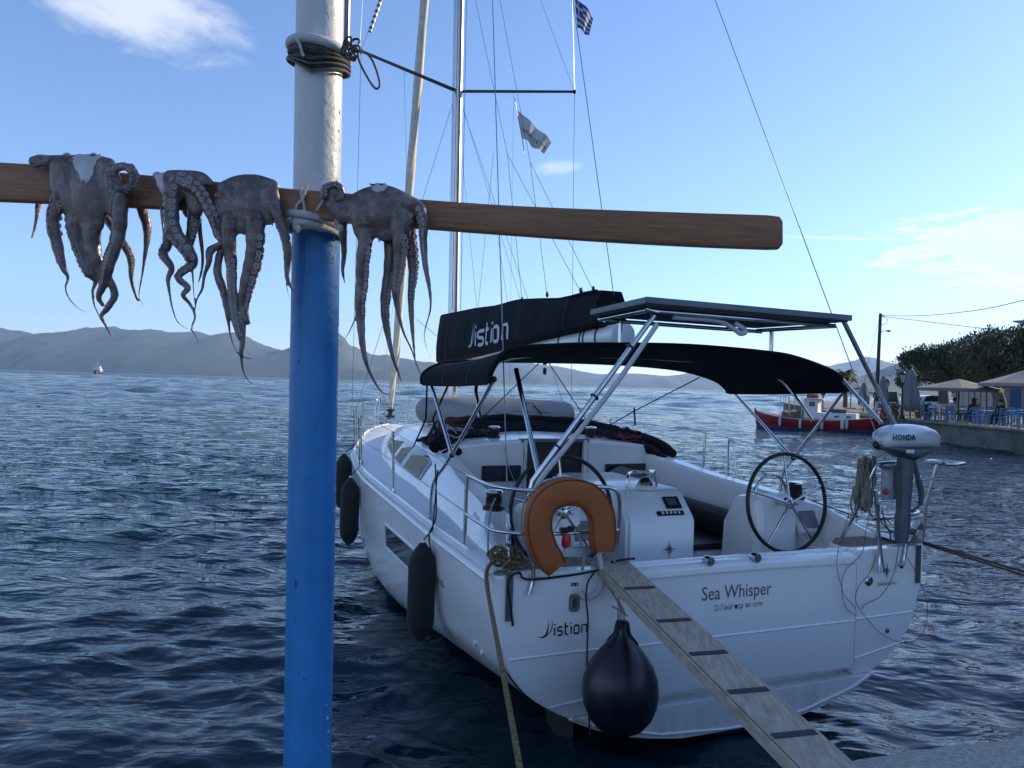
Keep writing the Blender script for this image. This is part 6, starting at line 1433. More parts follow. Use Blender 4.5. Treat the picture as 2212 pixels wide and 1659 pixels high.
tree('low bushy tree filling the gap between the two dark trees', gpt(2100, 66), 5, [((0, 0, 3.4), (2.4, 1.8, 1.7)), ((-2.0, 0, 3.0), (1.6, 1.4, 1.2)), ((2.2, 0, 3.6), (2.0, 1.6, 1.6)), ((0.4, 0, 1.7), (2.2, 1.3, .9))], .3, 3, 9000, .2, 8)
# small bare tree and palm behind the fishing boat
bt = thing('bare_tree', 'small pale tree with bare forked branches behind the fishing boat cabin', 'tree', gpt(1776, 62)); b = gpt(1776, 62)
mb = MB(); mb.tube([b, b + (0, 0, .8), b + (.1, 0, 1.2)], [.14, .11, .09], 8); mb.build('trunk', pm('whitewashed_bark', (.34, .33, .31), .9, var=.3), bt)
for dx, dzz in ((-.5, 2.3), (.05, 2.5), (.55, 2.4), (.9, 2.1), (-.25, 2.6)):
    mb = MB(); mb.tube([b + (.08, 0, 1.1), b + (dx * .5, 0, 1.7), b + (dx, .1, dzz)], [.07, .05, .02], 6, k=3); mb.build('limb', bark, bt)
V, Fs = [], []; r_ = np.random.default_rng(3)
for k in range(240):
    p_ = b + (r_.normal(.2, .5), r_.normal(0, .3), r_.normal(2.3, .3)); a = r_.normal(0, .09, 3); c = r_.normal(0, .09, 3); o_ = len(V); V += [p_, p_ + a, p_ + a + c, p_ + c]; Fs.append((o_, o_ + 1, o_ + 2, o_ + 3))
mb = MB(); mb.add(V, Fs); o = mb.build('crown', leafm, bt, flat=True, data_fix=False); o['kind'] = 'stuff'
pb2 = gpt(1826, 74); pa = thing('palm_tree', 'palm tree with yellow lit fronds rising behind the bimini corner', 'palm tree', pb2)
ztop = zpx(1826, 806, 74); mb = MB(); mb.tube([pb2, (pb2[0], pb2[1], ztop)], [.24, .19], 9); mb.build('trunk', bark, pa)
palm = pm('palm_frond', (.20, .19, .06), .7, var=.4, vscale=1.5)
for k in range(26):
    a = k * 2.4; up = .95 - 1.5 * (k / 26); Lf = 1.5; c = np.array([pb2[0], pb2[1], ztop]); dr = np.array([math.cos(a), math.sin(a), 0]); sp = []
    for s_ in np.linspace(0, 1, 7): sp.append(c + dr * Lf * s_ * math.cos(up * .9) + np.array([0, 0, Lf * (s_ * math.sin(up) - .55 * s_ * s_)]))
    sd2 = np.cross(dr, (0, 0, 1)); mb = MB(); mb.grid([[p_ + sd2 * w_ * u + np.array([0, 0, -abs(u) * .10 * w_ / .2]) for u in (-1, 0, 1)] for p_, w_ in zip(sp, (.03, .16, .22, .22, .19, .13, .02))]); mb.build('frond', palm, pa, flat=True)
# utility pole with lamp arm, and its cables
up = gpt(1893, 56); zt = zpx(1902, 677, 56); ut = wY(1902, 677, 56)
po = thing('utility_pole', 'tall dark wooden utility pole with a small lamp arm', 'utility pole', up); mb = MB(); mb.tube([up + (0, 0, -.2), ut], [.155, .11], 10); mb.build('pole', pm('tarred_wood', (.06, .05, .045), .9, var=.3, vscale=6), po)
mb = MB(); a0 = wY(1899, 720, 56); mb.tube([a0, wY(1908, 715, 55.6), wY(1917, 714, 55.4)], .025, 6); mb.build('lamp_arm', dark_alu, po)
mb = MB(); mb.ball(wY(1920, 715, 55.4), (.20, .12, .08), 10, 6); mb.build('lamp_head', dark_alu, po)
mb = MB(); mb.tube([ut + (0, 0, -.15), wY(1912, 684, 55.8), wY(1917, 692, 55.8), wY(1912, 700, 55.9), wY(1902, 702, 56)], .018, 5, k=3); mb.build('cable_loop', black_rope, po)
for i, y_ in enumerate((681, 685)):
    mb = MB(); mb.lathe([(.03, -.06), (.05, 0), (.03, .06)], wY(1907, y_, 55.9), n=8); mb.build('insulator', white_plastic, po)
for lab, pts in (('upper power cable rising from the pole to the right edge', ((1907, 681, 56), (1960, 682.5, 52), (2020, 680, 48), (2080, 674, 44), (2140, 665, 40), (2212, 648, 36), (2330, 615, 32))), ('lower power cable sagging from the pole behind the trees', ((1907, 684, 56), (1980, 692, 52), (2060, 702, 48), (2140, 711, 44), (2212, 718, 40), (2330, 726, 35)))):
    mb = MB(); mb.tube([wY(*p_) for p_ in pts], .022, 6, k=4); o = mb.build('power_cable', black_rope); tag(o, lab, 'cable')
mb = MB(); mb.tube([wY(1896, 700, 56), wY(1880, 765, 57.5), wY(1868, 820, 58.6), wY(1862, 850, 59.0)], .012, 5); o = mb.build('guy_wire', wire); tag(o, 'thin guy wire slanting down left from the utility pole', 'wire')
# street lamps
iron = pm('black_iron', (.012, .013, .014), .5, var=.2)
def lamp(label, px_, Y_, py_top):
    b = gpt(px_, Y_); ht = zpx(px_, py_top, Y_) - VZ; o = thing('street_lamp', label, 'street lamp', b, 0, 'old style lamps on the promenade')
    mb = MB(); mb.lathe([(.16, 0), (.16, .18), (.10, .28), (.075, .6), (.05, .8), (.04, ht - .8), (.07, ht - .76)], b, n=10); mb.build('post', iron, o)
    mb = MB(); mb.lathe([(.08, ht - .74), (.17, ht - .32), (.18, ht - .30)], b, n=6); mb.build('lantern', pm('lamp_glass', (.45, .47, .46), .2), o)
    mb = MB(); mb.lathe([(.22, ht - .30), (.16, ht - .16), (.05, ht - .08), (.02, ht)], b, n=6); mb.build('lantern_roof', iron, o)
    for k in range(6):
        a = k * math.pi / 3; mb = MB(); mb.tube([b + (.085 * math.cos(a), .085 * math.sin(a), ht - .74), b + (.185 * math.cos(a), .185 * math.sin(a), ht - .31)], .012, 4); mb.build('lantern_bar', iron, o)
    return o
lamp('black lantern lamp post standing by the large closed parasol', 1949, 43, 799); lamp('small farther black lantern lamp post beyond the utility pole', 1917, 66, 817)
b = np.array([26.5, 34.5, VZ]); o = thing('street_light', 'flat grey street light head reaching in at the right edge', 'street light', b); mb = MB(); e = wY(2215, 697, 34.5); mb.tube([b, (26.5, 34.5, e[2] - .3), (26.2, 34.5, e[2])], .07, 8); mb.tube([(26.2, 34.5, e[2]), e + (.4, 0, 0)], .04, 6); mb.build('post', dark_alu, o)
mb = MB(); c = wY(2189, 694, 34.5); mb.loft([[c + (s_ * 1.0, dy * .16 * w_, -s_ * .02 + dz_ * .055 * w_) for dy, dz_ in ((-1, -1), (1, -1), (1, 1), (-1, 1))] for s_, w_ in ((0, .5), (.3, 1), (.7, 1), (.9, .6))]); mb.build('lamp_head', pm('lamp_grey', (.30, .31, .32), .5), o, bevel=.01)
# parasols
par_cl = pm('grey_parasol_cloth', (.17, .175, .175), .85, var=.08, vscale=3); par_be = pm('beige_parasol_cloth', (.27, .265, .25), .85, var=.08, vscale=3)
def parasol(label, px_, Y_, half, py_rim, py_apex, m_=par_cl):
    b = gpt(px_, Y_); zr, za = zpx(px_, py_rim, Y_), zpx(px_, py_apex, Y_); o = thing('parasol', label, 'parasol', b, 0, 'open parasols over the tables'); r = half / F * Y_ * 1.0
    mb = MB(); mb.tube([b, (b[0], b[1], za - .05)], .045, 8); mb.build('pole', iron, o); mb = MB(); mb.box(b + (0, 0, .06), (.7, .7, .12)); mb.build('base', concrete, o, bevel=.01)
    cor = [(r * math.cos(a), r * math.sin(a)) for a in np.linspace(.3, .3 + 2 * math.pi, 8, endpoint=False)]; mb = MB()
    G = [[(b[0] + x * t, b[1] + y * t, za - (za - zr) * (t ** .9)) for t in (0.03, .35, .7, 1.0)] + [(b[0] + x * 1.0, b[1] + y * 1.0, zr - .16)] for x, y in cor + cor[:1]]
    mb.grid(G); mb.build('canopy', m_, o, flat=True)
    for x, y in cor: mb = MB(); mb.tube([(b[0], b[1], za - .12), (b[0] + x * .97, b[1] + y * .97, zr - .03)], .018, 5); mb.build('rib', iron, o)
    return o
parasol('open grey parasol with dark pole under the thick trunked tree', 2071, 39, 82, 839, 818); parasol('open pale parasol cut by the right edge of the picture', 2215, 36, 88, 829, 798, par_be)
parasol('small open grey parasol far off behind the bimini corner', 1838, 68, 40, 838, 824)
def closed(label, px_, Y_, py_top, r, py_bot=None):
    b = gpt(px_, Y_); zt = zpx(px_, py_top, Y_); zb_ = VZ + .45; o = thing('closed_parasol', label, 'parasol', b, 0, 'folded parasols on the promenade'); mb = MB(); mb.tube([b, (b[0], b[1], zt)], .04, 8); mb.build('pole', iron, o)
    mb = MB(); secs = []; r_ = np.random.default_rng(int(px_))
    for t, k in ((0, .55), (.08, .95), (.2, 1.0), (.4, .92), (.55, .7), (.62, .62), (.8, .55), (.95, .35), (1, .1)): secs.append([(b[0] + r * k * (1 + .16 * math.cos(a * 6 + t * 2)) * math.cos(a), b[1] + r * k * (1 + .16 * math.cos(a * 6 + t * 2)) * math.sin(a), zb_ + (zt - zb_) * t) for a in np.linspace(0, 2 * math.pi, 24, endpoint=False)])
    mb.loft(secs); mb.build('folded_canopy', par_cl, o); return o
closed('large folded grey parasol right behind the lantern lamp post', 1967, 45, 797, .50); closed('slim folded grey parasol between utility pole and lantern', 1907, 54, 812, .36); closed('folded pale parasol left of the utility pole', 1866, 58, 826, .42)
# tables, chairs, diners
chair_blue = pm('blue_chair_paint', (.10, .22, .42), .55, var=.2, vscale=8); chair_white = pm('white_chair_paint', (.55, .57, .58), .55, var=.1)
def make_chair(label, m_):
    o = thing('taverna_chair', label, 'chair', (0, 0, 0)); 
    for x in (-.19, .19):
        mb = MB(); mb.beam((x, -.19, 0), (x, -.19, .45), .04, .04, up=(0, 1, 0)); mb.build('leg', m_, o, flat=True); mb = MB(); mb.beam((x, .19, 0), (x, .23, .92), .04, .04, up=(1, 0, 0)); mb.build('leg', m_, o, flat=True)
    mb = MB(); mb.box((0, 0, .455), (.42, .42, .035)); mb.build('seat', m_, o, flat=True)
    for z in (.62, .74, .87): mb = MB(); mb.box((0, .215, z), (.36, .02, .06)); mb.build('back_slat', m_, o, flat=True)
    mb = MB(); mb.box((0, -.19, .2), (.36, .025, .03)); mb.build('stretcher', m_, o, flat=True)
    return o
cloth_w = pm('table_cloth', (.50, .50, .48), .8, var=.06); cloth_b = pm('blue_table_paint', (.16, .30, .45), .6)
def make_table(label, m_):
    o = thing('taverna_table', label, 'table', (0, 0, 0)); mb = MB(); mb.box((0, 0, .74), (.82, .82, .03)); mb.build('tabletop', m_, o, bevel=.004)
    for x in (-.34, .34):
        for y in (-.34, .34): mb = MB(); mb.box((x, y, .365), (.05, .05, .73)); mb.build('leg', chair_blue, o, flat=True)
    return o
cb0 = make_chair('blue wooden taverna chair at the tables along the quay edge', chair_blue); cw0 = make_chair('white taverna chair in the far row by the lantern', chair_white)
tb0 = make_table('small square taverna table with a pale top between the blue chairs', cloth_w)
r_ = np.random.default_rng(17); used = {id(cb0): 0, id(cw0): 0, id(tb0): 0}
def put(proto, x, y, rz, group):
    o = proto if not used[id(proto)] else copy_thing(proto); used[id(proto)] = 1
    o.location = (x, y, VZ + .002); o.rotation_euler = (0, 0, rz); o['group'] = group; return o
seats = []
for j, Y_ in enumerate((34.6, 36.9, 39.3, 41.8)):
    for i, x in enumerate((24.2, 26.6, 29.0)):
        if x / Y_ > .80: continue
        cx_, cy_ = x + r_.uniform(-.2, .2), Y_ + r_.uniform(-.2, .2); put(tb0, cx_, cy_, r_.uniform(-.15, .15), 'tables on the quay terrace')
        for a in (0, math.pi / 2, math.pi, -math.pi / 2):
            if r_.random() < .12: continue
            q = a + r_.uniform(-.25, .25); d_ = .62 + r_.uniform(0, .12); c_ = put(cb0, cx_ + d_ * math.sin(q), cy_ - d_ * math.cos(q), q + math.pi, 'blue chairs round the terrace tables'); seats.append(c_)
for i in range(14):
    x = 24.4 + (i % 5) * .95 + r_.uniform(-.15, .15); Y_ = 46.5 + (i // 5) * 2.2 + r_.uniform(-.2, .2); put(cw0, x, Y_, r_.uniform(0, 6.28), 'white chairs in the far row')
skin = pm('skin', (.42, .24, .16), .55, var=.08)
def person(label, base, rz, seated, top_c, leg_c, hair_c, long_hair=True, lean=0.0):
    """one continuous skinned figure; head, hair and clothes follow the body"""
    o = thing('person', label, 'person', base, rz); hz_ = .46 if seated else .92
    pel = np.array([0, 0, hz_ + .08]); th = pel + (0, lean * .5 - .02, .28); nk = pel + (0, lean, .50); hd = nk + (0, -.03 + lean * .2, .13)
    me = bpy.data.meshes.new('body'); V = [pel, th, nk, hd, hd + (0, -.01, .13)]; E = [(0, 1), (1, 2), (2, 3), (3, 4)]; Rr = [.15, .15, .055, .085, .075]
    for s_ in (-1, 1):
        i0 = len(V)
        if seated: V += [pel + (s_ * .10, -.04, -.01), pel + (s_ * .12, -.44, .0), pel + (s_ * .12, -.46, -.42), pel + (s_ * .12, -.60, -.46)]
        else: V += [pel + (s_ * .10, 0, -.05), pel + (s_ * .11, -.02, -.45), pel + (s_ * .11, .02, -.88), pel + (s_ * .11, -.14, -.93)]
        Rr += [.095, .065, .045, .035]; E += [(0, i0), (i0, i0 + 1), (i0 + 1, i0 + 2), (i0 + 2, i0 + 3)]
        j0 = len(V); V += [nk + (s_ * .18, 0, -.05), nk + (s_ * .24, -.06, -.32), nk + (s_ * .14, -.30, -.30), nk + (s_ * .08, -.38, -.28)]; Rr += [.06, .045, .036, .03]; E += [(2, j0), (j0, j0 + 1), (j0 + 1, j0 + 2), (j0 + 2, j0 + 3)]
    me.from_pydata([tuple(v) for v in V], E, []); me.update()
    t_ = bpy.data.objects.new('tmp', me); COL.objects.link(t_); sk = t_.modifiers.new('s', 'SKIN'); me.skin_vertices[0].data[0].use_root = True
    for i, q in enumerate(Rr): me.skin_vertices[0].data[i].radius = (q, q * (.72 if i < 2 else 1))
    ss = t_.modifiers.new('ss', 'SUBSURF'); ss.levels = ss.render_levels = 1
    dg = bpy.context.evaluated_depsgraph_get(); dg.update(); m2 = bpy.data.meshes.new_from_object(t_.evaluated_get(dg)); bpy.data.objects.remove(t_)
    m2.materials.clear()
    for q in (skin, top_c, leg_c): m2.materials.append(q)
    for p_ in m2.polygons:
        z, y = p_.center.z, p_.center.y; p_.material_index = 0 if z > nk[2] + .01 else (1 if z > hz_ + .06 and y > -.3 else (2 if z < hz_ + .12 and z > hz_ - .40 else 0)); p_.use_smooth = True
    m2.name = 'body'; bo = bpy.data.objects.new('body', m2); COL.objects.link(bo); bo.parent = o
    mb = MB(WM[o]); mb.ball(hd + (0, .025, .09), (.098, .10, .105), 12, 8)
    if long_hair: mb.tube([hd + (0, .07, .06), hd + (0, .09, -.10), hd + (0, .10, -.28)], [.09, .095, .05], 9, k=3)
    mb.build('hair', hair_c, o)
    return o
dark_c, light_c, olive_c, denim = pm('dark_shirt', (.02, .02, .024), .8), pm('pale_shirt', (.42, .42, .45), .8), pm('olive_shirt', (.09, .09, .06), .8), pm('denim', (.06, .09, .15), .8)
hair_d, hair_b = pm('dark_hair', (.02, .015, .012), .6), pm('brown_hair', (.08, .05, .03), .6)
def sit(k, **kw):
    c_ = seats[k]; return c_.location, c_.rotation_euler[2]
order = sorted(seats, key=lambda c_: abs(c_.location[0] / c_.location[1] - .615) + .004 * c_.location[1])
for k, (lab, a) in enumerate((('person with long dark hair and dark top seated by the parasol pole', (dark_c, denim, hair_d, True)), ('person in a pale shirt seated at a terrace table', (light_c, denim, hair_b, False)), ('person in an olive top with brown hair seated on a blue chair', (olive_c, dark_c, hair_b, True)), ('person in dark clothes with short hair seated farther along the terrace', (dark_c, dark_c, hair_d, False)))):
    c_ = order[k * 3]; person(lab, (c_.location[0], c_.location[1], VZ + .002), c_.rotation_euler[2], True, *a)
q = gpt(1893, 50); person('person with dark hair and dark jacket standing behind the fishing boat stern', (q[0], q[1], VZ), 2.2, False, dark_c, denim, hair_d, True)
# white drapes screening the taverna
sc2 = thing('wind_screen', 'white fabric screen on posts behind the terrace tables', 'screen', gpt(2100, 50))
zt = zpx(2100, 846, 50); drape = pm('white_drape', (.55, .55, .57), .85, var=.06, vscale=4)
for i in range(6):
    a, b2 = gpt(2066 + i * 13, 50)[0], gpt(2079 + i * 13, 50)[0]; mb = MB()
    mb.grid([[(a + (b2 - a) * u * .96, 50 + .05 * math.sin(u * 18 + i), z) for u in np.linspace(0, 1, 14)] for z in (VZ + .25, VZ + .8, zt)]); mb.build('drape', drape, sc2)
    mb = MB(); mb.tube([(a, 50, VZ), (a, 50, zt + .05)], .03, 6); mb.build('post', iron, sc2)
# parked vehicles
def car(label, px_, Y_, rz, paint, s=1.0, name='parked_car', cat='car', prof=None):
    b = gpt(px_, Y_); o = thing(name, label, cat, b, rz); fr_ = WM[o]
    prof = prof or dict(low=[(-2.0, .30), (-2.02, .62), (-1.85, .86), (-1.0, .93), (.9, .95), (1.75, .80), (2.0, .58), (1.98, .30)], top=[(-1.75, .90), (-1.35, 1.38), (-.6, 1.47), (.2, 1.44), (1.0, .95)])
    mb = MB(fr_); mb.loft([[(x, y * (1 - .06 * (z > .8)), z) for x, z in prof['low']] for y in (-.84, -.80 + .0, .80, .84)]); mb.build('body', paint, o, bevel=.05)
    mb = MB(fr_); mb.loft([[(x, y * k, z) for (x, z), k in zip(prof['top'], (1, .84, .82, .82, 1))] for y in (-.76, .76)]); rf_ = mb.build('cabin', paint, o, bevel=.03)
    gl = pm('car_glass', (.015, .018, .02), .08)
    tp_ = prof['top']
    for y in (-1, 1):
        mb = MB(fr_); mb.add([(x * .86 + tp_[2][0] * .06, y * (.765 if z < 1.0 else .645), z * .97 + .02) for x, z in tp_], [(0, 1, 2, 3, 4)]); mb.build('side_window', gl, rf_, flat=True)
    for i, (p0, p1) in enumerate(((tp_[0], tp_[1]), (tp_[4], tp_[3]))):
        mb = MB(fr_); sg = -1 if i == 0 else 1; mb.add([(p0[0] * .98 + sg * .03 + .0, -.66, p0[1] + .06), (p0[0] * .98 + sg * .03, .66, p0[1] + .06), (p1[0] + sg * .03, .56, p1[1] - .05), (p1[0] + sg * .03, -.56, p1[1] - .05)], [(0, 1, 2, 3)]); mb.build('windscreen' if i else 'rear_window', gl, rf_, flat=True)
    for x in (-1.28, 1.28):
        for y in (-.80, .80):
            mb = MB(fr_); mb.lathe([(.20, -.10), (.31, -.09), (.32, 0), (.31, .09), (.20, .10)], (x, y, .32), (0, 1, 0), n=18); w2 = mb.build('wheel', rubber, o); mb = MB(fr_); mb.lathe([(.19, -.105), (.19, .105)], (x, y, .32), (0, 1, 0), n=14); mb.build('rim', dark_alu, w2)
    for y in (-.6, .6):
        mb = MB(fr_); mb.box((1.9, y, .64), (.14, .28, .12)); mb.build('headlight', pm('headlight', (.6, .62, .62), .1), o, bevel=.02); mb = MB(fr_); mb.box((-1.96, y, .72), (.1, .24, .16)); mb.build('tail_light', pm('tail_light', (.25, .01, .01), .2), o, bevel=.02)
    return o
car('white hatchback parked behind the trunk of the spreading tree', 2016, 66, R(8), pm('white_car_paint', (.70, .70, .69), .2, var=.02, coat=.6))
car('small dark open sided vehicle parked by the lantern', 1922, 70, R(60), pm('dark_car_paint', (.03, .035, .04), .3, var=.1), prof=dict(low=[(-1.6, .35), (-1.62, .85), (-1.5, .95), (-.9, .98), (.7, 1.0), (1.5, .98), (1.6, .8), (1.58, .35)], top=[(-1.4, .98), (-1.35, 1.72), (-.5, 1.76), (.5, 1.74), (.75, 1.0)]))
# tavern walls beyond the trees
for lab, px0, px1, Y_, pyt in (('pale low tavern building behind the dark trees at the right', 2120, 2330, 62, 835), ('long low white wall along the far promenade', 1960, 2060, 80, 868)):
    a, b2 = gpt(px0, Y_)[0], gpt(px1, Y_)[0]; zt = zpx((px0 + px1) / 2, pyt, Y_); o = thing('building' if zt > 2.2 else 'low_wall', lab, 'building' if zt > 2.2 else 'wall', ((a + b2) / 2, Y_, VZ)); mb = MB(); mb.box(((a + b2) / 2, Y_ + 2 if zt > 2.2 else Y_, (VZ + zt) / 2), (b2 - a, 4 if zt > 2.2 else .3, zt - VZ)); mb.build('wall', pm('limewash', (.30, .295, .28), .9, var=.1, vscale=1.5), o, bevel=.02)
    if zt > 2.2:
        for i in range(4): mb = MB(); x = a + (b2 - a) * (.1 + .25 * i); mb.box((x, Y_ - .02, VZ + 1.25), (.9, .08, 1.9)); mb.build('door', pm('blue_door', (.05, .12, .25), .5), o, bevel=.01)
        mb = MB(); mb.box(((a + b2) / 2, Y_ + 1.9, zt + .08), (b2 - a + .4, 4.4, .16)); mb.build('roof', concrete, o, bevel=.02)
r_ = np.random.default_rng(41)
for k, (px_, Y_) in enumerate(((1912, 45), (1986, 45.5), (1934, 44), (2003, 43))):
    b = gpt(px_, Y_); o = thing('potted_plant', ('potted green plant below the utility pole', 'potted green plant right of the large folded parasol', 'potted green plant left of the lantern lamp post', 'rightmost potted green plant, beside the thick tree trunk')[k], 'plant', b, 0, 'potted plants on the promenade'); mb = MB(); mb.lathe([(.16, 0), (.24, .4), (.26, .42)], b, n=12); mb.build('pot', pm('terracotta', (.25, .10, .06), .8), o)
    V, Fs = [], []
    for j in range(160):
        d_ = r_.normal(0, 1, 3); d_ /= np.linalg.norm(d_); p_ = b + (0, 0, .65) + d_ * r_.uniform(.1, .36); a2, c_ = r_.normal(0, .07, 3), r_.normal(0, .05, 3); n0 = len(V); V += [p_, p_ + a2, p_ + a2 + c_, p_ + c_]; Fs.append((n0, n0 + 1, n0 + 2, n0 + 3))
    mb = MB(); mb.add(V, Fs); q2 = mb.build('foliage', leafm, o, flat=True, data_fix=False); q2['kind'] = 'stuff'

# ------------------------------------------------------------------ red fishing boat
bowp, stp = wY(1634, 922, 50.0), wY(1897, 937, 46.0); bowp[2] = stp[2] = 0
dv = bowp - stp; Lb = float(np.linalg.norm(dv)); fb_ = thing('fishing_boat', 'red wooden fishing boat with white cabin moored off the village quay', 'boat', (stp + bowp) / 2, math.atan2(dv[1], dv[0])); KF = WM[fb_]; hl = Lb / 2
red_p = pm('red_boat_paint', (.24, .014, .016), .45, var=.2, vscale=3); bl_p = pm('blue_boat_paint', (.02, .06, .22), .5, var=.15); wh_p = pm('white_boat_paint', (.66, .67, .70), .5, var=.06)
def kaiki(x): # half beam, sheer height
    t = x / hl; return 1.15 * max(0.0, 1 - abs(t) ** 2.6) ** .75 + .03, .74 + .40 * max(0, t) ** 2.4 + .30 * max(0, -t) ** 2.2
XS = np.linspace(-hl, hl, 30)
def kband(f0, f1, name, m_, k0=1.0, k1=1.0, off=0.0):
    mb = MB(KF); secs = []
    for x in XS:
        hb, zs = kaiki(x); L = []
        for f in np.linspace(f0, f1, 5):
            z = -.25 + (zs + .25) * f; w2 = hb * (.62 + .38 * math.sin(min(1, f) * math.pi / 2)) + off; L.append((x + .12 * (f - .5) * (1 if x > 0 else -.6) * abs(x / hl) ** 4, w2, z))
        secs.append(L + [(p_[0], -p_[1], p_[2]) for p_ in L[::-1]])
    mb.loft(secs, closed=True); return mb.build(name, m_, fb_, ang=50)
kband(0, .36, 'bottom_paint', bl_p, off=.006); kh = kband(.36, 1.0, 'hull', red_p)
for sgn in (1, -1):
    mb = MB(KF); mb.tube([(x, sgn * (kaiki(x)[0] + .02), kaiki(x)[1] - .02) for x in XS], .035, 6); mb.build('gunwale', pm('pale_gunwale', (.45, .40, .36), .6), kh)
mb = MB(KF); mb.box((hl + .02, 0, .62), (.12, .10, 1.35), rot=Matrix.Rotation(R(8), 3, 'Y')); mb.build('stem_post', red_p, fb_, bevel=.02); mb = MB(KF); mb.box((-hl - .02, 0, .70), (.10, .10, 1.35), rot=Matrix.Rotation(R(-10), 3, 'Y')); mb.build('stern_post', red_p, fb_, bevel=.02)
def kx(px_): 
    """station along the fishing boat on the sight line through a picture column"""
    best = min(np.linspace(-hl, hl, 400), key=lambda x: abs((lambda q: CX + (q[0] / q[1] * F) * math.cos(ROLL))(np.array(KF @ Vector((x, 0, .8)))) - px_)); return float(best)
xa, xb = kx(1741), kx(1771); mb = MB(KF); mb.box(((xa + xb) / 2, 0, 1.40), (abs(xb - xa), 1.3, 1.25)); cabn = mb.build('wheelhouse', wh_p, fb_, bevel=.03)
mb = MB(KF); mb.box(((xa + xb) / 2 - .1, 0, 2.05), (abs(xb - xa) + .35, 1.5, .06)); mb.build('cabin_roof', wh_p, cabn, bevel=.02)
for y in (-.655, .655): mb = MB(KF); mb.box(((xa * .4 + xb * .6), y, 1.72), (.34, .02, .30)); mb.build('cabin_window', dark_glass, cabn)
mb = MB(KF); mb.box((xa + .01, 0, 1.7), (.02, .8, .35)); mb.build('cabin_window', dark_glass, cabn)
xc = kx(1854); mb = MB(KF); mb.box(((xb + xc) / 2, 0, .98), (abs(xc - xb), 1.5, .42)); hs_ = mb.build('deck_house', wh_p, fb_, bevel=.03)
for px_ in (1786, 1812, 1838):
    for y in (-.76, .76): mb = MB(KF); mb.box((kx(px_), y, .98), (.26, .02, .10)); mb.build('port_light', dark_glass, hs_)
x0, x1 = kx(1660), kx(1745); mb = MB(KF); mb.loft([[(x, y, 2.30 - .05 * abs(y) + .02 * z - .14 * (1 - abs((x - x0) / (x1 - x0)))) for y, z in ((-.85, 0), (-.85, 1.5), (.85, 1.5), (.85, 0))] for x in np.linspace(x0, x1, 4)]); mb.build('awning', pm('olive_awning', (.10, .11, .08), .8), fb_)
for px_ in (1692, 1699, 1712, 1738):
    for y in (-.75, .75): mb = MB(KF); mb.tube([(kx(px_), y, .7), (kx(px_), y, 2.2)], .02, 6); mb.build('awning_post', wh_p, fb_)
mb = MB(KF); mb.box(((kx(1746) + kx(1768)) / 2, 0, 2.22), (.7, .6, .26)); mb.build('roof_box', pm('faded_red_plastic', (.30, .06, .05), .6), fb_, bevel=.04)
mb = MB(KF); mb.tube([(kx(1757), 0, 2.1), (kx(1757), 0, 3.0)], .025, 6); mb.build('mast_pole', iron, fb_)
r_ = np.random.default_rng(5); mb = MB(KF); x0, x1 = kx(1696), kx(1740)
mb.loft([[(x, y * (1 + .1 * r_.normal()), z + .05 * r_.normal()) for y, z in ((-.8, .75), (-.75, 1.12), (-.3, 1.25), (.3, 1.22), (.75, 1.10), (.8, .75))] for x in np.linspace(x0, x1, 8)]); o = mb.build('net_pile', pm('olive_netting', (.13, .12, .09), .95, var=.5, vscale=12, bump=1, bscale=40)); tag(o, 'heap of olive fishing nets on deck ahead of the white cabin', 'nets')
mb = MB(KF); mb.box(((x0 + x1) / 2, 0, .78), (abs(x1 - x0), 1.3, .16)); mb.build('deck_box', pm('pale_blue_paint', (.12, .25, .42), .5), fb_, bevel=.02)
mb = MB(KF); mb.box((kx(1815), 0, 1.28), (.9, .8, .3)); mb.build('engine_cover', pm('dark_green_paint', (.03, .06, .05), .5), hs_, bevel=.05)
mb = MB(KF); mb.loft([[(x, kaiki(x)[0] * .9, .55), (x, kaiki(x)[0] * .9, .60), (x, -kaiki(x)[0] * .9, .60), (x, -kaiki(x)[0] * .9, .55)] for x in XS[1:-1]]); mb.build('deck', grey_wood, fb_)
fen_w = pm('dirty_white_fender', (.52, .52, .50), .6, var=.15, vscale=6)
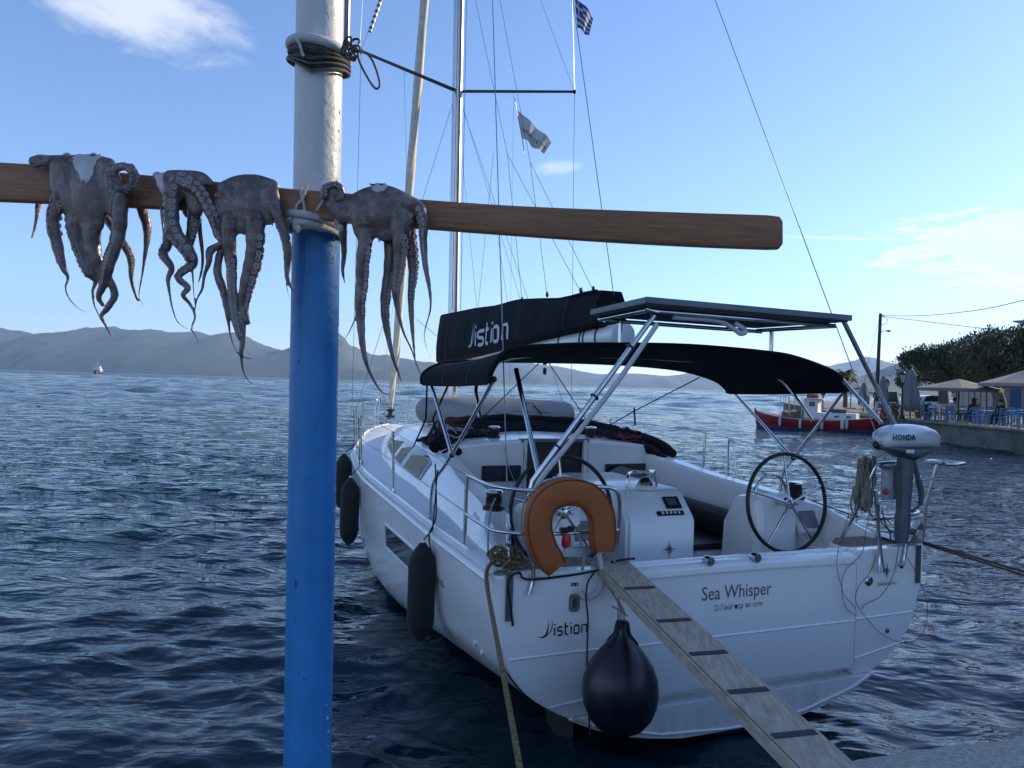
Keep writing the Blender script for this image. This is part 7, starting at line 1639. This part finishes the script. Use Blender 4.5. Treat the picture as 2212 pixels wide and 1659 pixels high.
for k, px_ in enumerate((1695, 1739, 1785, 1828, 1837)):
    x = kx(px_); hb, zs = kaiki(x); c = np.array(KF @ Vector((x, hb + .13, zs - .62))); c2 = np.array(KF @ Vector((x, -hb - .13, zs - .62))); c = c if c[1] < c2[1] else c2; sg = 1 if c is not c2 else -1
    o = thing('boat_fender', ('white fender nearest the bow of the fishing boat', 'white fender below the front edge of the fishing boat cabin', 'white fender under the fishing boat deck house window', 'fatter white fender of the close pair near the fishing boat stern', 'slimmer white fender of the close pair near the fishing boat stern')[k], 'fender', c, 0, 'white fenders on the fishing boat'); rr2 = .12 if k == 3 else .085
    mb = MB(); mb.lathe([(.02, 0), (rr2 * .8, .05), (rr2, .14), (rr2, .50), (rr2 * .8, .58), (.02, .63)], c, n=12); mb.build('fender_body', fen_w, o); mb = MB(); mb.tube([c + (0, 0, .62), np.array(KF @ Vector((x, sg * hb * .97, zs + .03)))], .012, 5); mb.build('fender_line', grey_rope, o)
# ------------------------------------------------------------------ ferry far out
fe = wY(211, 808, 880); fe[2] = 0; fo = thing('ferry', 'small white and blue ferry far out below the hills', 'ferry', fe, R(-68)); KF2 = WM[fo]
mb = MB(KF2); secs = []
for x in np.linspace(-14, 14, 15):
    t = x / 14; hb = 3.9 * (1 - max(0, t) ** 3) ** .6 + .05; zs = 3.2 + 1.3 * max(0, t) ** 2; secs.append([(x, hb, zs), (x, hb * .92, .8), (x, hb * .7, -1), (x, -hb * .7, -1), (x, -hb * .92, .8), (x, -hb, zs)])
mb.loft(secs); mb.build('hull', pm('ferry_blue', (.03, .05, .12), .5), fo); fw_ = pm('ferry_white', (.75, .73, .68), .5, var=.03)
for a, b2, w2, z0, z1 in ((-12, 10, 3.7, 3.25, 5.6), (-10, 7.5, 3.3, 5.65, 8.0), (-4, 6.5, 2.8, 8.05, 10.2)):
    mb = MB(KF2); mb.box(((a + b2) / 2, 0, (z0 + z1) / 2), (b2 - a, 2 * w2, z1 - z0)); dk = mb.build('deck_house', fw_, fo, bevel=.1)
    for y in (-1, 1): mb = MB(KF2); mb.box(((a + b2) / 2, y * (w2 + .01), (z0 + z1) / 2 + .3), ((b2 - a) * .8, .04, .8)); mb.build('window_band', dark_glass, dk)
    mb = MB(KF2); mb.box((b2 + .01, 0, (z0 + z1) / 2 + .4), (.04, 2 * w2 * .8, .8)); mb.build('window_band', dark_glass, dk)
mb = MB(KF2); mb.tube([(2, 0, 10), (2, 0, 14.5)], .18, 6); mb.box((2, 0, 12.5), (.2, 3, .2)); mb.build('mast', fw_, fo)
mb = MB(KF2); mb.lathe([(1.2, 8), (1.0, 11.4)], (-6, 0, 0), n=12); mb.build('funnel', pm('ferry_blue', (.03, .05, .12), .5), fo)
